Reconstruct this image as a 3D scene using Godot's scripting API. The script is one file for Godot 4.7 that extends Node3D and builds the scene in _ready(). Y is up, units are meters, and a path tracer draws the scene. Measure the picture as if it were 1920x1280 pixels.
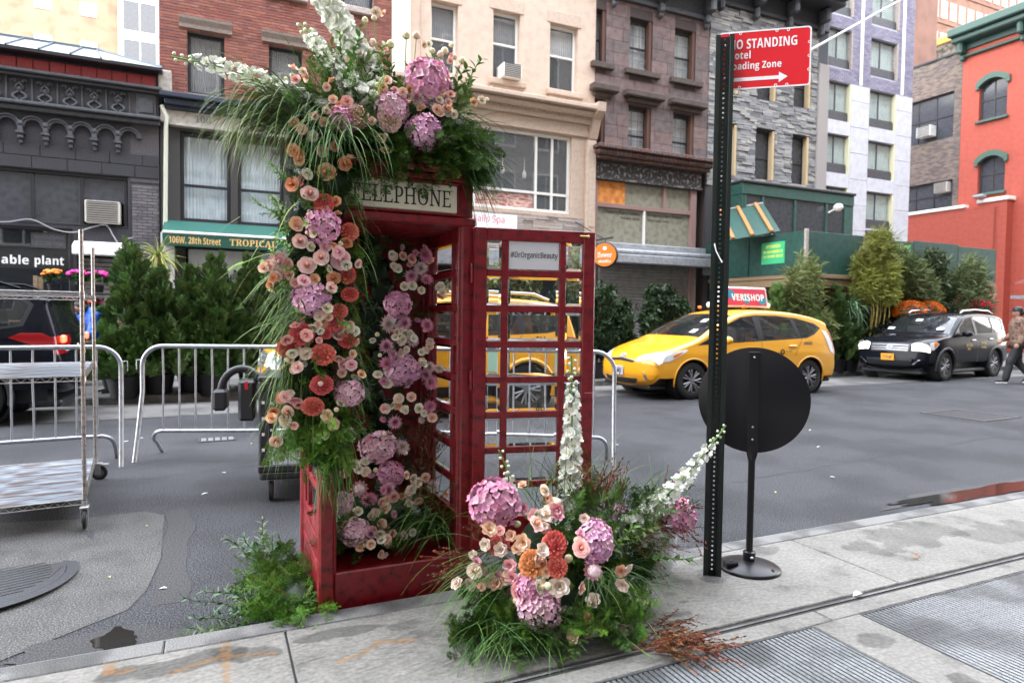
extends Node3D
var rng := RandomNumberGenerator.new()
var taken := {}
var M := {}
func _ready() -> void:
	rng.seed = 28
	var cam := Camera3D.new()
	cam.name = "camera"
	add_child(cam)
	cam.position = Vector3(0, 1.53, 0)
	cam.rotation_order = EULER_ORDER_YXZ
	cam.rotation_degrees = Vector3(-2.2, -24.62, 0.72)
	cam.fov = 55.4
	cam.near = 0.05
	cam.far = 900.0
	cam.current = true
	var lens := CameraAttributesPhysical.new()
	lens.frustum_focal_length = 22.86
	lens.frustum_focus_distance = 3.3
	lens.exposure_aperture = 3.2
	lens.frustum_far = 900.0
	cam.attributes = lens
	var env := Environment.new()
	env.background_mode = Environment.BG_SKY
	var sky := ProceduralSkyMaterial.new()
	sky.sky_top_color = Color(0.80, 0.82, 0.86)
	sky.sky_horizon_color = Color(0.98, 0.96, 0.93)
	sky.sky_curve = 0.25
	sky.ground_bottom_color = Color(0.25, 0.25, 0.26)
	sky.ground_horizon_color = Color(0.6, 0.62, 0.66)
	sky.sky_energy_multiplier = 2.2
	sky.sun_angle_max = 20.0
	env.sky = Sky.new()
	env.sky.sky_material = sky
	env.tonemap_mode = Environment.TONE_MAPPER_LINEAR
	env.tonemap_exposure = 2.15
	env.sdfgi_enabled = true
	env.ssao_enabled = true
	env.ssil_enabled = true
	var we := WorldEnvironment.new()
	we.name = "world_environment"
	we.environment = env
	add_child(we)
	var sun := DirectionalLight3D.new()
	sun.name = "sun"
	sun.light_color = Color(1.0, 0.93, 0.82)
	sun.light_energy = 0.6
	sun.light_angular_distance = 0.5
	sun.shadow_enabled = true
	add_child(sun)
	sun.look_at_from_position(Vector3.ZERO, Vector3(0.30, -0.50, -0.85))
	materials()
	setting()
	buildings()
	booth()
	street_things()
	cars()
	flowers()
	plants()
	people()
# geometry helper
class G:
	var v := PackedVector3Array()
	var n := PackedVector3Array()
	var c := PackedColorArray()
	var t := PackedVector2Array()
	var i := PackedInt32Array()
	var col := Color.WHITE
	var tinted := false
	var xf := Transform3D()
	var flip := false
	func at(x: Transform3D) -> G:
		xf = x
		flip = x.basis.determinant() < 0.0
		return self
	func tint(k: Color) -> G:
		col = k
		tinted = true
		return self
	func vert(p: Vector3, nn: Vector3, uv := Vector2.ZERO) -> int:
		v.append(xf * p)
		n.append((xf.basis * nn).normalized())
		c.append(col)
		t.append(uv)
		return v.size() - 1
	func idx(a: int, b: int, d: int) -> void:
		if flip:
			i.append(a); i.append(b); i.append(d)
		else:
			i.append(a); i.append(d); i.append(b)
	func poly(p: Array, out: Vector3) -> void:
		var nn: Vector3 = (p[1] - p[0]).cross(p[2] - p[0])
		var r := p
		if nn.dot(out) < 0.0:
			r = p.duplicate(); r.reverse(); nn = -nn
		nn = nn.normalized()
		var first := v.size()
		for q in r:
			vert(q, nn)
		for k in range(1, r.size() - 1):
			idx(first, first + k, first + k + 1)
	func quad(a: Vector3, b: Vector3, d: Vector3, e: Vector3) -> void:
		var nn := (b - a).cross(e - a).normalized()
		var f := v.size()
		vert(a, nn, Vector2(0, 1)); vert(b, nn, Vector2(1, 1)); vert(d, nn, Vector2(1, 0)); vert(e, nn, Vector2(0, 0))
		idx(f, f + 1, f + 2); idx(f, f + 2, f + 3)
	func box(m: Vector3, s: Vector3, bevel := 0.0) -> G:
		var h := s * 0.5
		if bevel <= 0.0:
			for ax in 3:
				for sg in [-1.0, 1.0]:
					var o := Vector3.ZERO; o[ax] = sg
					var a1 := (ax + 1) % 3
					var a2 := (ax + 2) % 3
					var q := []
					for w in [[-1, -1], [1, -1], [1, 1], [-1, 1]]:
						var p := Vector3.ZERO
						p[ax] = sg * h[ax]; p[a1] = w[0] * h[a1]; p[a2] = w[1] * h[a2]
						q.append(m + p)
					poly(q, o)
			return self
		var b := minf(bevel, minf(h.x, minf(h.y, h.z)) * 0.9)
		var at_face := func(ax: int, sg: Vector3) -> Vector3:
			var p := Vector3(sg.x * (h.x - b), sg.y * (h.y - b), sg.z * (h.z - b))
			p[ax] = sg[ax] * h[ax]
			return m + p
		for ax in 3:
			var a1 := (ax + 1) % 3
			var a2 := (ax + 2) % 3
			for sg in [-1.0, 1.0]:
				var o := Vector3.ZERO; o[ax] = sg
				var q := []
				for w in [[-1, -1], [1, -1], [1, 1], [-1, 1]]:
					var s3 := Vector3.ZERO; s3[ax] = sg; s3[a1] = w[0]; s3[a2] = w[1]
					q.append(at_face.call(ax, s3))
				poly(q, o)
			for s1 in [-1.0, 1.0]:
				for s2 in [-1.0, 1.0]:
					var lo := Vector3.ZERO; lo[ax] = -1; lo[a1] = s1; lo[a2] = s2
					var hi := lo; hi[ax] = 1
					var o2 := Vector3.ZERO; o2[a1] = s1; o2[a2] = s2
					poly([at_face.call(a1, lo), at_face.call(a1, hi), at_face.call(a2, hi), at_face.call(a2, lo)], o2)
		for sx in [-1.0, 1.0]:
			for sy in [-1.0, 1.0]:
				for sz in [-1.0, 1.0]:
					var s3 := Vector3(sx, sy, sz)
					poly([at_face.call(0, s3), at_face.call(1, s3), at_face.call(2, s3)], s3)
		return self
	func span(x0: float, x1: float, y0: float, y1: float, z0: float, z1: float, bevel := 0.0) -> G:
		return box(Vector3(x0 + x1, y0 + y1, z0 + z1) * 0.5, Vector3(absf(x1 - x0), absf(y1 - y0), absf(z1 - z0)), bevel)
	func frame_at(d: Vector3) -> Basis:
		var y := d.normalized()
		var x := Vector3.UP.cross(y) if absf(y.y) < 0.95 else Vector3.RIGHT.cross(y)
		x = x.normalized()
		return Basis(x, y, x.cross(y))
	func tube(pts: Array, r, sides := 8, cap := true) -> G:
		var dirs := []
		for k in pts.size():
			var d: Vector3 = pts[mini(k + 1, pts.size() - 1)] - pts[maxi(k - 1, 0)]
			dirs.append(d.normalized())
		var b := frame_at(dirs[0])
		var rows := []
		for k in pts.size():
			var d: Vector3 = dirs[k]
			var ax := b.y.cross(d)
			if ax.length() > 1e-5:
				b = Basis(ax.normalized(), b.y.angle_to(d)) * b
			var rr: float = r if not r is Array else r[k]
			var f := v.size()
			for s in sides + 1:
				var a := TAU * s / sides
				var o := b.x * cos(a) + b.z * sin(a)
				vert(pts[k] + o * rr, o, Vector2(float(s) / sides, float(k) / maxi(pts.size() - 1, 1)))
			rows.append(f)
		for k in pts.size() - 1:
			for s in sides:
				var a: int = rows[k] + s
				var e: int = rows[k + 1] + s
				idx(a, e, e + 1); idx(a, e + 1, a + 1)
		if cap:
			for k in [0, pts.size() - 1]:
				var rr: float = r if not r is Array else r[k]
				if rr < 1e-4:
					continue
				var o: Vector3 = -dirs[0] if k == 0 else dirs[k]
				var q := []
				for s in sides:
					q.append(xf.affine_inverse() * v[rows[k] + s])
				poly(q, o)
		return self
	func bar(a: Vector3, b: Vector3, r, sides := 8) -> G:
		return tube([a, b], r, sides)
	func strut(a: Vector3, b: Vector3, w: float, d: float, up := Vector3.UP, bevel := 0.0) -> G:
		var keep := xf
		var y := (b - a).normalized()
		var x := up.cross(y)
		if x.length() < 1e-3:
			x = Vector3.RIGHT
		x = x.normalized()
		at(keep * Transform3D(Basis(x, y, x.cross(y)), (a + b) * 0.5))
		box(Vector3.ZERO, Vector3(w, a.distance_to(b), d), bevel)
		return at(keep)
	func lathe(prof: Array, sides := 20, sharp := 0.6) -> G:
		for k in prof.size() - 1:
			var a: Vector2 = prof[k]
			var b: Vector2 = prof[k + 1]
			if a.distance_to(b) < 1e-6:
				continue
			var nn := Vector2(b.y - a.y, a.x - b.x).normalized()
			var n0 := nn
			var n1 := nn
			if k > 0:
				var p: Vector2 = prof[k - 1]
				var o := Vector2(a.y - p.y, p.x - a.x).normalized()
				if o.dot(nn) > sharp:
					n0 = (o + nn).normalized()
			if k + 2 < prof.size():
				var p: Vector2 = prof[k + 2]
				var o := Vector2(p.y - b.y, b.x - p.x).normalized()
				if o.dot(nn) > sharp:
					n1 = (o + nn).normalized()
			var f := v.size()
			for s in sides + 1:
				var w := TAU * s / sides
				var cs := cos(w)
				var sn := sin(w)
				vert(Vector3(a.x * cs, a.y, a.x * sn), Vector3(n0.x * cs, n0.y, n0.x * sn))
				vert(Vector3(b.x * cs, b.y, b.x * sn), Vector3(n1.x * cs, n1.y, n1.x * sn))
			for s in sides:
				var e := f + s * 2
				idx(e, e + 1, e + 3); idx(e, e + 3, e + 2)
		return self
	func ball(m: Vector3, r, rings := 8, segs := 12) -> G:
		var s: Vector3 = r if r is Vector3 else Vector3.ONE * r
		var f := v.size()
		for a in rings + 1:
			var p := PI * a / rings
			for b in segs + 1:
				var w := TAU * b / segs
				var o := Vector3(sin(p) * cos(w), cos(p), sin(p) * sin(w))
				vert(m + o * s, o / s)
		for a in rings:
			for b in segs:
				var e := f + a * (segs + 1) + b
				var g := e + segs + 1
				idx(e, e + 1, g + 1); idx(e, g + 1, g)
		return self
	func prism(p: PackedVector2Array, z0: float, z1: float) -> G:
		var q := p
		if Geometry2D.is_polygon_clockwise(q):
			q = p.duplicate(); q.reverse()
		var tri := Geometry2D.triangulate_polygon(q)
		for side in 2:
			var z: float = z1 if side else z0
			var f := v.size()
			for k in q:
				vert(Vector3(k.x, k.y, z), Vector3(0, 0, 1 if side else -1), k)
			for k in range(0, tri.size(), 3):
				var a := tri[k]
				var b := tri[k + 1]
				var d := tri[k + 2]
				var ccw := (q[b] - q[a]).cross(q[d] - q[a]) > 0.0
				if ccw == (side == 1):
					idx(f + a, f + b, f + d)
				else:
					idx(f + a, f + d, f + b)
		for k in q.size():
			var a := q[k]
			var b := q[(k + 1) % q.size()]
			quad(Vector3(a.x, a.y, z1), Vector3(a.x, a.y, z0), Vector3(b.x, b.y, z0), Vector3(b.x, b.y, z1))
		return self
	func grid(nu: int, nv: int, f: Callable) -> G:
		var f0 := v.size()
		var p := []
		for a in nu + 1:
			for b in nv + 1:
				p.append(f.call(float(a) / nu, float(b) / nv))
		for a in nu + 1:
			for b in nv + 1:
				var du: Vector3 = p[mini(a + 1, nu) * (nv + 1) + b] - p[maxi(a - 1, 0) * (nv + 1) + b]
				var dv: Vector3 = p[a * (nv + 1) + mini(b + 1, nv)] - p[a * (nv + 1) + maxi(b - 1, 0)]
				vert(p[a * (nv + 1) + b], du.cross(dv), Vector2(float(a) / nu, float(b) / nv))
		for a in nu:
			for b in nv:
				var e := f0 + a * (nv + 1) + b
				idx(e, e + nv + 1, e + nv + 2); idx(e, e + nv + 2, e + 1)
		return self
	func ribbon(pts: Array, w: Array, side: Vector3) -> G:
		var f := v.size()
		for k in pts.size():
			var d: Vector3 = pts[mini(k + 1, pts.size() - 1)] - pts[maxi(k - 1, 0)]
			var nn := side.cross(d)
			vert(pts[k] - side * w[k] * 0.5, nn); vert(pts[k] + side * w[k] * 0.5, nn)
		for k in pts.size() - 1:
			var e := f + k * 2
			idx(e, e + 1, e + 3); idx(e, e + 3, e + 2)
		return self
	func add(o: G, x: Transform3D) -> G:
		var f := v.size()
		var y := xf * x
		var fl := y.basis.determinant() < 0.0
		for k in o.v.size():
			v.append(y * o.v[k]); n.append((y.basis * o.n[k]).normalized()); c.append(o.c[k] if o.tinted else col); t.append(o.t[k])
		for k in range(0, o.i.size(), 3):
			if fl:
				i.append(f + o.i[k]); i.append(f + o.i[k + 2]); i.append(f + o.i[k + 1])
			else:
				i.append(f + o.i[k]); i.append(f + o.i[k + 1]); i.append(f + o.i[k + 2])
		tinted = tinted or o.tinted
		return self
	func mesh() -> ArrayMesh:
		var m := ArrayMesh.new()
		if i.is_empty():
			return m
		var a := []
		a.resize(Mesh.ARRAY_MAX)
		a[Mesh.ARRAY_VERTEX] = v; a[Mesh.ARRAY_NORMAL] = n; a[Mesh.ARRAY_TEX_UV] = t; a[Mesh.ARRAY_INDEX] = i
		if tinted:
			a[Mesh.ARRAY_COLOR] = c
		m.add_surface_from_arrays(Mesh.PRIMITIVE_TRIANGLES, a)
		return m
# naming and placing
func kin(o: Node, called: String, parent: Node) -> void:
	var key := str(parent.get_instance_id()) + called
	var k: int = taken.get(key, 0)
	taken[key] = k + 1
	o.name = called if k == 0 else "%s_%03d" % [called, k]
	parent.add_child(o, true)
func tag(o: Node, label: String, category := "", group := "", kind := "") -> Node:
	if label: o.set_meta("label", label)
	if category: o.set_meta("category", category)
	if group: o.set_meta("group", group)
	if kind: o.set_meta("kind", kind)
	return o
func thing(called: String, label: String, category: String, where := Vector3.ZERO, turn := 0.0, group := "") -> Node3D:
	var o := Node3D.new()
	kin(o, called, self)
	o.position = where
	o.rotation.y = turn
	tag(o, label, category, group)
	return o
func put(called: String, shape, m: Material, parent: Node = self, x := Transform3D()) -> MeshInstance3D:
	var o := MeshInstance3D.new()
	o.mesh = shape.mesh() if shape is G else shape
	o.material_override = m
	o.transform = x
	kin(o, called, parent)
	return o
func struct(called: String, shape, m: Material) -> MeshInstance3D:
	var o := put(called, shape, m)
	o.set_meta("kind", "structure")
	return o
func many(called: String, mesh: Mesh, m: Material, xs: Array, cols: Array, parent: Node) -> MultiMeshInstance3D:
	var mm := MultiMesh.new()
	mm.transform_format = MultiMesh.TRANSFORM_3D
	mm.use_colors = not cols.is_empty()
	mm.mesh = mesh
	mm.instance_count = xs.size()
	for k in xs.size():
		mm.set_instance_transform(k, xs[k])
		if not cols.is_empty():
			mm.set_instance_color(k, cols[k])
	var o := MultiMeshInstance3D.new()
	o.multimesh = mm
	o.material_override = m
	kin(o, called, parent)
	o.set_meta("kind", "stuff")
	return o
func T(x: float, y: float, z: float, yaw := 0.0) -> Transform3D:
	return Transform3D(Basis(Vector3.UP, deg_to_rad(yaw)), Vector3(x, y, z))
func rnd(a: float, b: float) -> float:
	return rng.randf_range(a, b)
func rdir() -> Vector3:
	var z := rnd(-1, 1)
	var a := rnd(0, TAU)
	var r := sqrt(1 - z * z)
	return Vector3(r * cos(a), z, r * sin(a))
func aim(d: Vector3, spin := 0.0) -> Basis:
	var y := d.normalized()
	var x := Vector3.UP.cross(y)
	if x.length() < 0.05:
		x = Vector3.RIGHT.cross(y)
	x = x.normalized()
	return Basis(x, y, x.cross(y)) * Basis(Vector3.UP, spin)
# materials
func noise_tex(freq: float, oct: int, stops: Array, size := 512, normal := 0.0, kind := 3, sd := 1) -> NoiseTexture2D:
	var f := FastNoiseLite.new()
	f.noise_type = kind as FastNoiseLite.NoiseType
	f.frequency = freq
	f.fractal_octaves = oct
	f.seed = sd
	var tx := NoiseTexture2D.new()
	tx.width = size
	tx.height = size
	tx.seamless = true
	tx.noise = f
	if normal > 0.0:
		tx.as_normal_map = true
		tx.bump_strength = normal
	else:
		var g := Gradient.new()
		var off := PackedFloat32Array()
		var cs := PackedColorArray()
		for s in stops:
			off.append(s[0])
			cs.append(s[1] if s[1] is Color else Color(s[1], s[1], s[1]))
		g.offsets = off
		g.colors = cs
		tx.color_ramp = g
	return tx
func mk(called: String, r: float, g: float, b: float, rough := 0.8, metal := 0.0) -> StandardMaterial3D:
	var m := StandardMaterial3D.new()
	m.resource_name = called
	m.albedo_color = Color(r, g, b).linear_to_srgb()
	m.roughness = rough
	m.metallic = metal
	m.cull_mode = BaseMaterial3D.CULL_DISABLED
	M[called] = m
	return m
func worn(m: StandardMaterial3D, tex: Texture2D, scale: float, world := true, nrm: Texture2D = null, ns := 1.0) -> StandardMaterial3D:
	m.albedo_texture = tex
	m.uv1_triplanar = true
	m.uv1_world_triplanar = world
	m.uv1_scale = Vector3.ONE * scale
	if nrm:
		m.normal_enabled = true
		m.normal_texture = nrm
		m.normal_scale = ns
	return m
func over(m: StandardMaterial3D, tex: Texture2D, scale: float) -> StandardMaterial3D:
	m.detail_enabled = true
	m.detail_albedo = tex
	m.detail_blend_mode = BaseMaterial3D.BLEND_MODE_MUL
	m.detail_uv_layer = BaseMaterial3D.DETAIL_UV_2
	m.uv2_triplanar = true
	m.uv2_world_triplanar = true
	m.uv2_scale = Vector3.ONE * scale
	return m
func tinty(called: String, rough := 0.8, metal := 0.0) -> StandardMaterial3D:
	var m := mk(called, 1, 1, 1, rough, metal)
	m.vertex_color_use_as_albedo = true
	return m
func font_of(face: String, bold := false) -> Font:
	var f := SystemFont.new()
	f.font_names = PackedStringArray([face])
	f.font_weight = 700 if bold else 400
	return f
func words(called: String, s: String, face: String, bold: bool, w: float, h: float, m: Material, parent: Node, x: Transform3D, depth := 0.002) -> MeshInstance3D:
	var tm := TextMesh.new()
	tm.text = s
	tm.font = font_of(face, bold)
	tm.font_size = 64
	tm.depth = 0.02
	tm.pixel_size = 0.01
	tm.curve_step = 2.0
	var bb := tm.get_aabb()
	var sc := Vector3(w / bb.size.x, h / bb.size.y, depth / 0.02)
	var o := put(called, tm, m, parent)
	o.transform = x * Transform3D(Basis.from_scale(sc), -(bb.position + bb.size * 0.5) * sc)
	return o
func quad_of(a: Vector3, b: Vector3, c: Vector3, d: Vector3) -> G:
	var g := G.new()
	g.quad(a, b, c, d)
	return g
func materials() -> void:
	var grain := noise_tex(0.09, 4, [[0.0, 0.62], [0.5, 0.86], [1.0, 1.0]], 512, 0.0, 3, 3)
	var grain_n := noise_tex(0.12, 4, [], 512, 3.0, 3, 4)
	var fine := noise_tex(0.28, 3, [[0.0, 0.55], [0.45, 0.85], [0.75, 1.0], [1.0, 1.0]], 512, 0.0, 3, 5)
	var fine_n := noise_tex(0.30, 2, [], 512, 4.0, 3, 6)
	var broad := noise_tex(0.012, 5, [[0.0, 0.55], [0.38, 0.74], [0.6, 0.97], [1.0, 1.0]], 512, 0.0, 3, 7)
	var soft := noise_tex(0.02, 4, [[0.0, 0.78], [0.5, 0.93], [1.0, 1.0]], 512, 0.0, 3, 8)
	var drips := noise_tex(0.03, 5, [[0.0, 0.45], [0.42, 0.7], [0.58, 1.0], [1.0, 1.0]], 512, 0.0, 3, 9)
	var asphalt_t := noise_tex(0.13, 3, [[0.0, 0.35], [0.42, 0.62], [0.58, 0.8], [0.75, 1.0], [1.0, 1.0]], 1024, 0.0, 3, 10)
	var faint := noise_tex(0.02, 4, [[0.0, 0.90], [0.5, 0.97], [1.0, 1.0]], 512, 0.0, 3, 11)
	var road_broad := noise_tex(0.012, 5, [[0.0, 0.82], [0.4, 0.90], [0.6, 0.98], [1.0, 1.0]], 512, 0.0, 3, 7)
	M.fine_n = null
	over(worn(mk("asphalt", 0.130, 0.132, 0.140, 0.85), asphalt_t, 0.9, true, fine_n, 1.0), road_broad, 0.16)
	M.asphalt.metallic_specular = 0.25
	over(worn(mk("old_concrete_road", 0.165, 0.161, 0.155, 0.9), asphalt_t, 0.9, true, fine_n, 0.5), soft, 0.5)
	over(worn(mk("lane_concrete", 0.20, 0.192, 0.185, 0.85), fine, 0.8, true, fine_n, 0.5), broad, 0.12)
	over(worn(mk("far_pavement", 0.24, 0.235, 0.225, 0.85), fine, 0.8), broad, 0.1)
	worn(mk("earth", 0.12, 0.115, 0.11, 0.9), soft, 0.3)
	over(worn(mk("kerb_stone", 0.24, 0.235, 0.225, 0.85), fine, 1.2, true, fine_n, 0.5), broad, 0.45)
	mk("kerb_steel", 0.22, 0.25, 0.26, 0.5, 0.6)
	mk("joint", 0.035, 0.034, 0.033, 0.9)
	over(worn(mk("grate_steel", 0.30, 0.315, 0.32, 0.5, 0.45), grain, 1.5), broad, 0.4)
	mk("dark_pit", 0.03, 0.03, 0.03, 0.9)
	worn(mk("cast_iron", 0.075, 0.078, 0.085, 0.55, 0.4), grain, 2.5, true, grain_n, 0.5)
	var w := mk("puddle_water", 0.02, 0.018, 0.016, 0.05)
	w.metallic_specular = 0.5
	worn(mk("wet_asphalt", 0.075, 0.074, 0.074, 0.85), asphalt_t, 0.9)
	mk("glass", 0.55, 0.6, 0.62, 0.02)
	M.glass.transparency = BaseMaterial3D.TRANSPARENCY_ALPHA
	M.glass.albedo_color.a = 0.06
	mk("tinted_glass", 0.02, 0.025, 0.028, 0.02)
	M.tinted_glass.transparency = BaseMaterial3D.TRANSPARENCY_ALPHA
	M.tinted_glass.albedo_color.a = 0.5
	worn(mk("dusty_glass", 0.06, 0.065, 0.075, 0.12), soft, 0.7)
	worn(mk("room_dark", 0.018, 0.018, 0.02, 0.9), soft, 0.5)
	mk("black_paint", 0.016, 0.016, 0.02, 0.45)
	over(worn(mk("dark_facade", 0.050, 0.050, 0.060, 0.6), grain, 0.7), faint, 0.4)
	worn(mk("dark_trim", 0.075, 0.078, 0.088, 0.6), soft, 1.0)
	worn(mk("roof_metal", 0.34, 0.36, 0.39, 0.42, 0.3), soft, 0.8)
	mk("roof_seam", 0.09, 0.12, 0.15, 0.5, 0.2)
	worn(mk("red_tile", 0.38, 0.028, 0.03, 0.4), soft, 2.0)
	tinty("brick_red", 0.85)
	worn(M.brick_red, grain, 3.0)
	worn(mk("mortar", 0.40, 0.34, 0.31, 0.9), grain, 1.0)
	tinty("brick_grey", 0.75)
	worn(M.brick_grey, grain, 3.0)
	worn(mk("grey_mortar", 0.13, 0.12, 0.13, 0.9), grain, 1.0)
	worn(mk("pale_stone", 0.48, 0.41, 0.37, 0.8), soft, 1.5)
	mk("navy_cornice", 0.022, 0.032, 0.055, 0.5)
	worn(mk("cream_band", 0.48, 0.44, 0.39, 0.75), soft, 1.0)
	mk("number_grey", 0.12, 0.12, 0.14, 0.7)
	mk("bronze_frame", 0.045, 0.042, 0.042, 0.5)
	worn(mk("tan_wall", 0.62, 0.475, 0.375, 0.85), faint, 0.4)
	worn(mk("tan_trim", 0.54, 0.42, 0.33, 0.75), faint, 0.9)
	mk("cream_paint", 0.78, 0.70, 0.56, 0.7)
	mk("white_frame", 0.72, 0.70, 0.66, 0.5)
	mk("white_paint", 0.80, 0.80, 0.79, 0.55)
	mk("white_vinyl", 0.82, 0.84, 0.86, 0.45)
	tinty("stone_tan", 0.85)
	worn(M.stone_tan, grain, 1.8)
	tinty("brownstone", 0.85)
	over(worn(M.brownstone, faint, 0.9), soft, 0.5)
	worn(mk("brown_joint", 0.10, 0.075, 0.07, 0.9), grain, 1.0)
	over(worn(mk("brown_trim", 0.135, 0.10, 0.085, 0.85), grain, 1.2), soft, 0.6)
	var rust := noise_tex(0.03, 5, [[0.0, Color(0.16, 0.09, 0.07)], [0.4, Color(0.42, 0.2, 0.13)], [0.5, Color(0.5, 0.45, 0.42)], [0.62, Color(0.22, 0.22, 0.25)], [1.0, Color(0.3, 0.28, 0.28)]], 512, 0.0, 3, 12)
	worn(mk("rusty_cornice", 1, 1, 1, 0.7, 0.1), rust, 0.6)
	var peel := noise_tex(0.035, 5, [[0.0, Color(0.16, 0.145, 0.14)], [0.6, Color(0.22, 0.2, 0.195)], [0.66, Color(0.42, 0.42, 0.42)], [1.0, Color(0.6, 0.6, 0.6)]], 512, 0.0, 3, 13)
	worn(mk("peeling_board", 1, 1, 1, 0.8), peel, 0.55)
	var ply := noise_tex(0.02, 5, [[0.0, Color(0.62, 0.34, 0.13)], [0.5, Color(0.80, 0.50, 0.22)], [1.0, Color(0.9, 0.6, 0.3)]], 256, 0.0, 3, 14)
	worn(mk("plywood", 1, 1, 1, 0.7), ply, 1.0)
	worn(mk("papered_glass", 0.30, 0.29, 0.22, 0.25), soft, 0.6)
	worn(mk("shutter_metal", 0.33, 0.31, 0.30, 0.45, 0.35), soft, 0.5)
	worn(mk("awning_metal", 0.42, 0.43, 0.46, 0.45, 0.3), soft, 0.8)
	tinty("slate_stone", 0.85)
	worn(M.slate_stone, grain, 2.2, true, grain_n, 0.5)
	worn(mk("slate_joint", 0.10, 0.10, 0.11, 0.9), grain, 1.0)
	mk("raw_wood_reveal", 0.55, 0.42, 0.25, 0.8)
	worn(mk("purple_brick", 0.27, 0.255, 0.33, 0.8), grain, 1.0)
	tinty("brick_purple", 0.8)
	worn(mk("white_panel", 0.60, 0.60, 0.65, 0.5), faint, 0.4)
	mk("panel_joint", 0.45, 0.45, 0.5, 0.8)
	mk("yellow_reveal", 0.66, 0.63, 0.44, 0.6)
	worn(mk("spandrel_grey", 0.085, 0.085, 0.092, 0.5, 0.2), soft, 1.0)
	worn(mk("green_hoarding", 0.022, 0.085, 0.068, 0.5), soft, 0.6)
	worn(mk("timber", 0.42, 0.29, 0.17, 0.8), grain, 0.8)
	worn(mk("orange_timber", 0.52, 0.25, 0.08, 0.8), grain, 0.8)
	mk("notice_green", 0.05, 0.48, 0.20, 0.5)
	mk("notice_yellow", 0.85, 0.80, 0.10, 0.5)
	worn(mk("red_wall", 0.42, 0.080, 0.050, 0.75), faint, 0.5)
	worn(mk("red_course", 0.36, 0.066, 0.04, 0.75), soft, 0.5)
	mk("coping_white", 0.8, 0.78, 0.72, 0.7)
	mk("cornice_green", 0.030, 0.075, 0.060, 0.5)
	mk("arch_green", 0.060, 0.115, 0.085, 0.55)
	over(worn(mk("sooty_brick", 0.22, 0.20, 0.165, 0.85), grain, 1.0), drips, 0.12)
	worn(mk("highrise_brick", 0.15, 0.075, 0.055, 0.85), soft, 0.1)
	worn(mk("tower_cream", 0.27, 0.19, 0.125, 0.8), soft, 0.1)
	mk("tower_white", 0.33, 0.32, 0.33, 0.6)
	mk("gold_wall", 0.5, 0.33, 0.09, 0.6)
	worn(mk("hotel_wall", 0.26, 0.235, 0.21, 0.8), soft, 0.1)
	var blind := noise_tex(0.02, 2, [[0.0, 0.8], [0.5, 0.95], [1.0, 1.0]], 256, 0.0, 3, 17)
	worn(mk("blind_pale", 0.50, 0.51, 0.50, 0.7), blind, 0.8)
	worn(mk("blind_grey", 0.22, 0.23, 0.24, 0.7), blind, 0.8)
	worn(mk("curtain_blue", 0.56, 0.66, 0.72, 0.8), blind, 0.8)
	worn(mk("curtain_green", 0.52, 0.62, 0.58, 0.8), blind, 0.8)
	mk("black_text", 0.012, 0.012, 0.014, 0.6)
	mk("white_text", 0.85, 0.85, 0.85, 0.5)
	mk("gold_text", 0.78, 0.50, 0.18, 0.5)
	mk("pink_text", 0.72, 0.16, 0.17, 0.5)
	mk("awning_green", 0.008, 0.075, 0.050, 0.6)
	mk("awning_green_top", 0.016, 0.10, 0.078, 0.55)
	mk("air_conditioner", 0.55, 0.52, 0.46, 0.5)
	mk("vent_dark", 0.10, 0.095, 0.09, 0.6)
	mk("pipe_cream", 0.55, 0.56, 0.46, 0.5)
	mk("cable_grey", 0.30, 0.30, 0.31, 0.5)
	mk("old_iron", 0.03, 0.032, 0.036, 0.6)
func road_y(z: float) -> float:
	if z > -5.6:
		return lerpf(0.0, 0.1, smoothstep(-3.1, -5.6, z))
	if z > -11.0:
		return 0.1
	return lerpf(0.1, 0.02, clampf((-11.0 - z) / 1.2, 0.0, 1.0))
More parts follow.
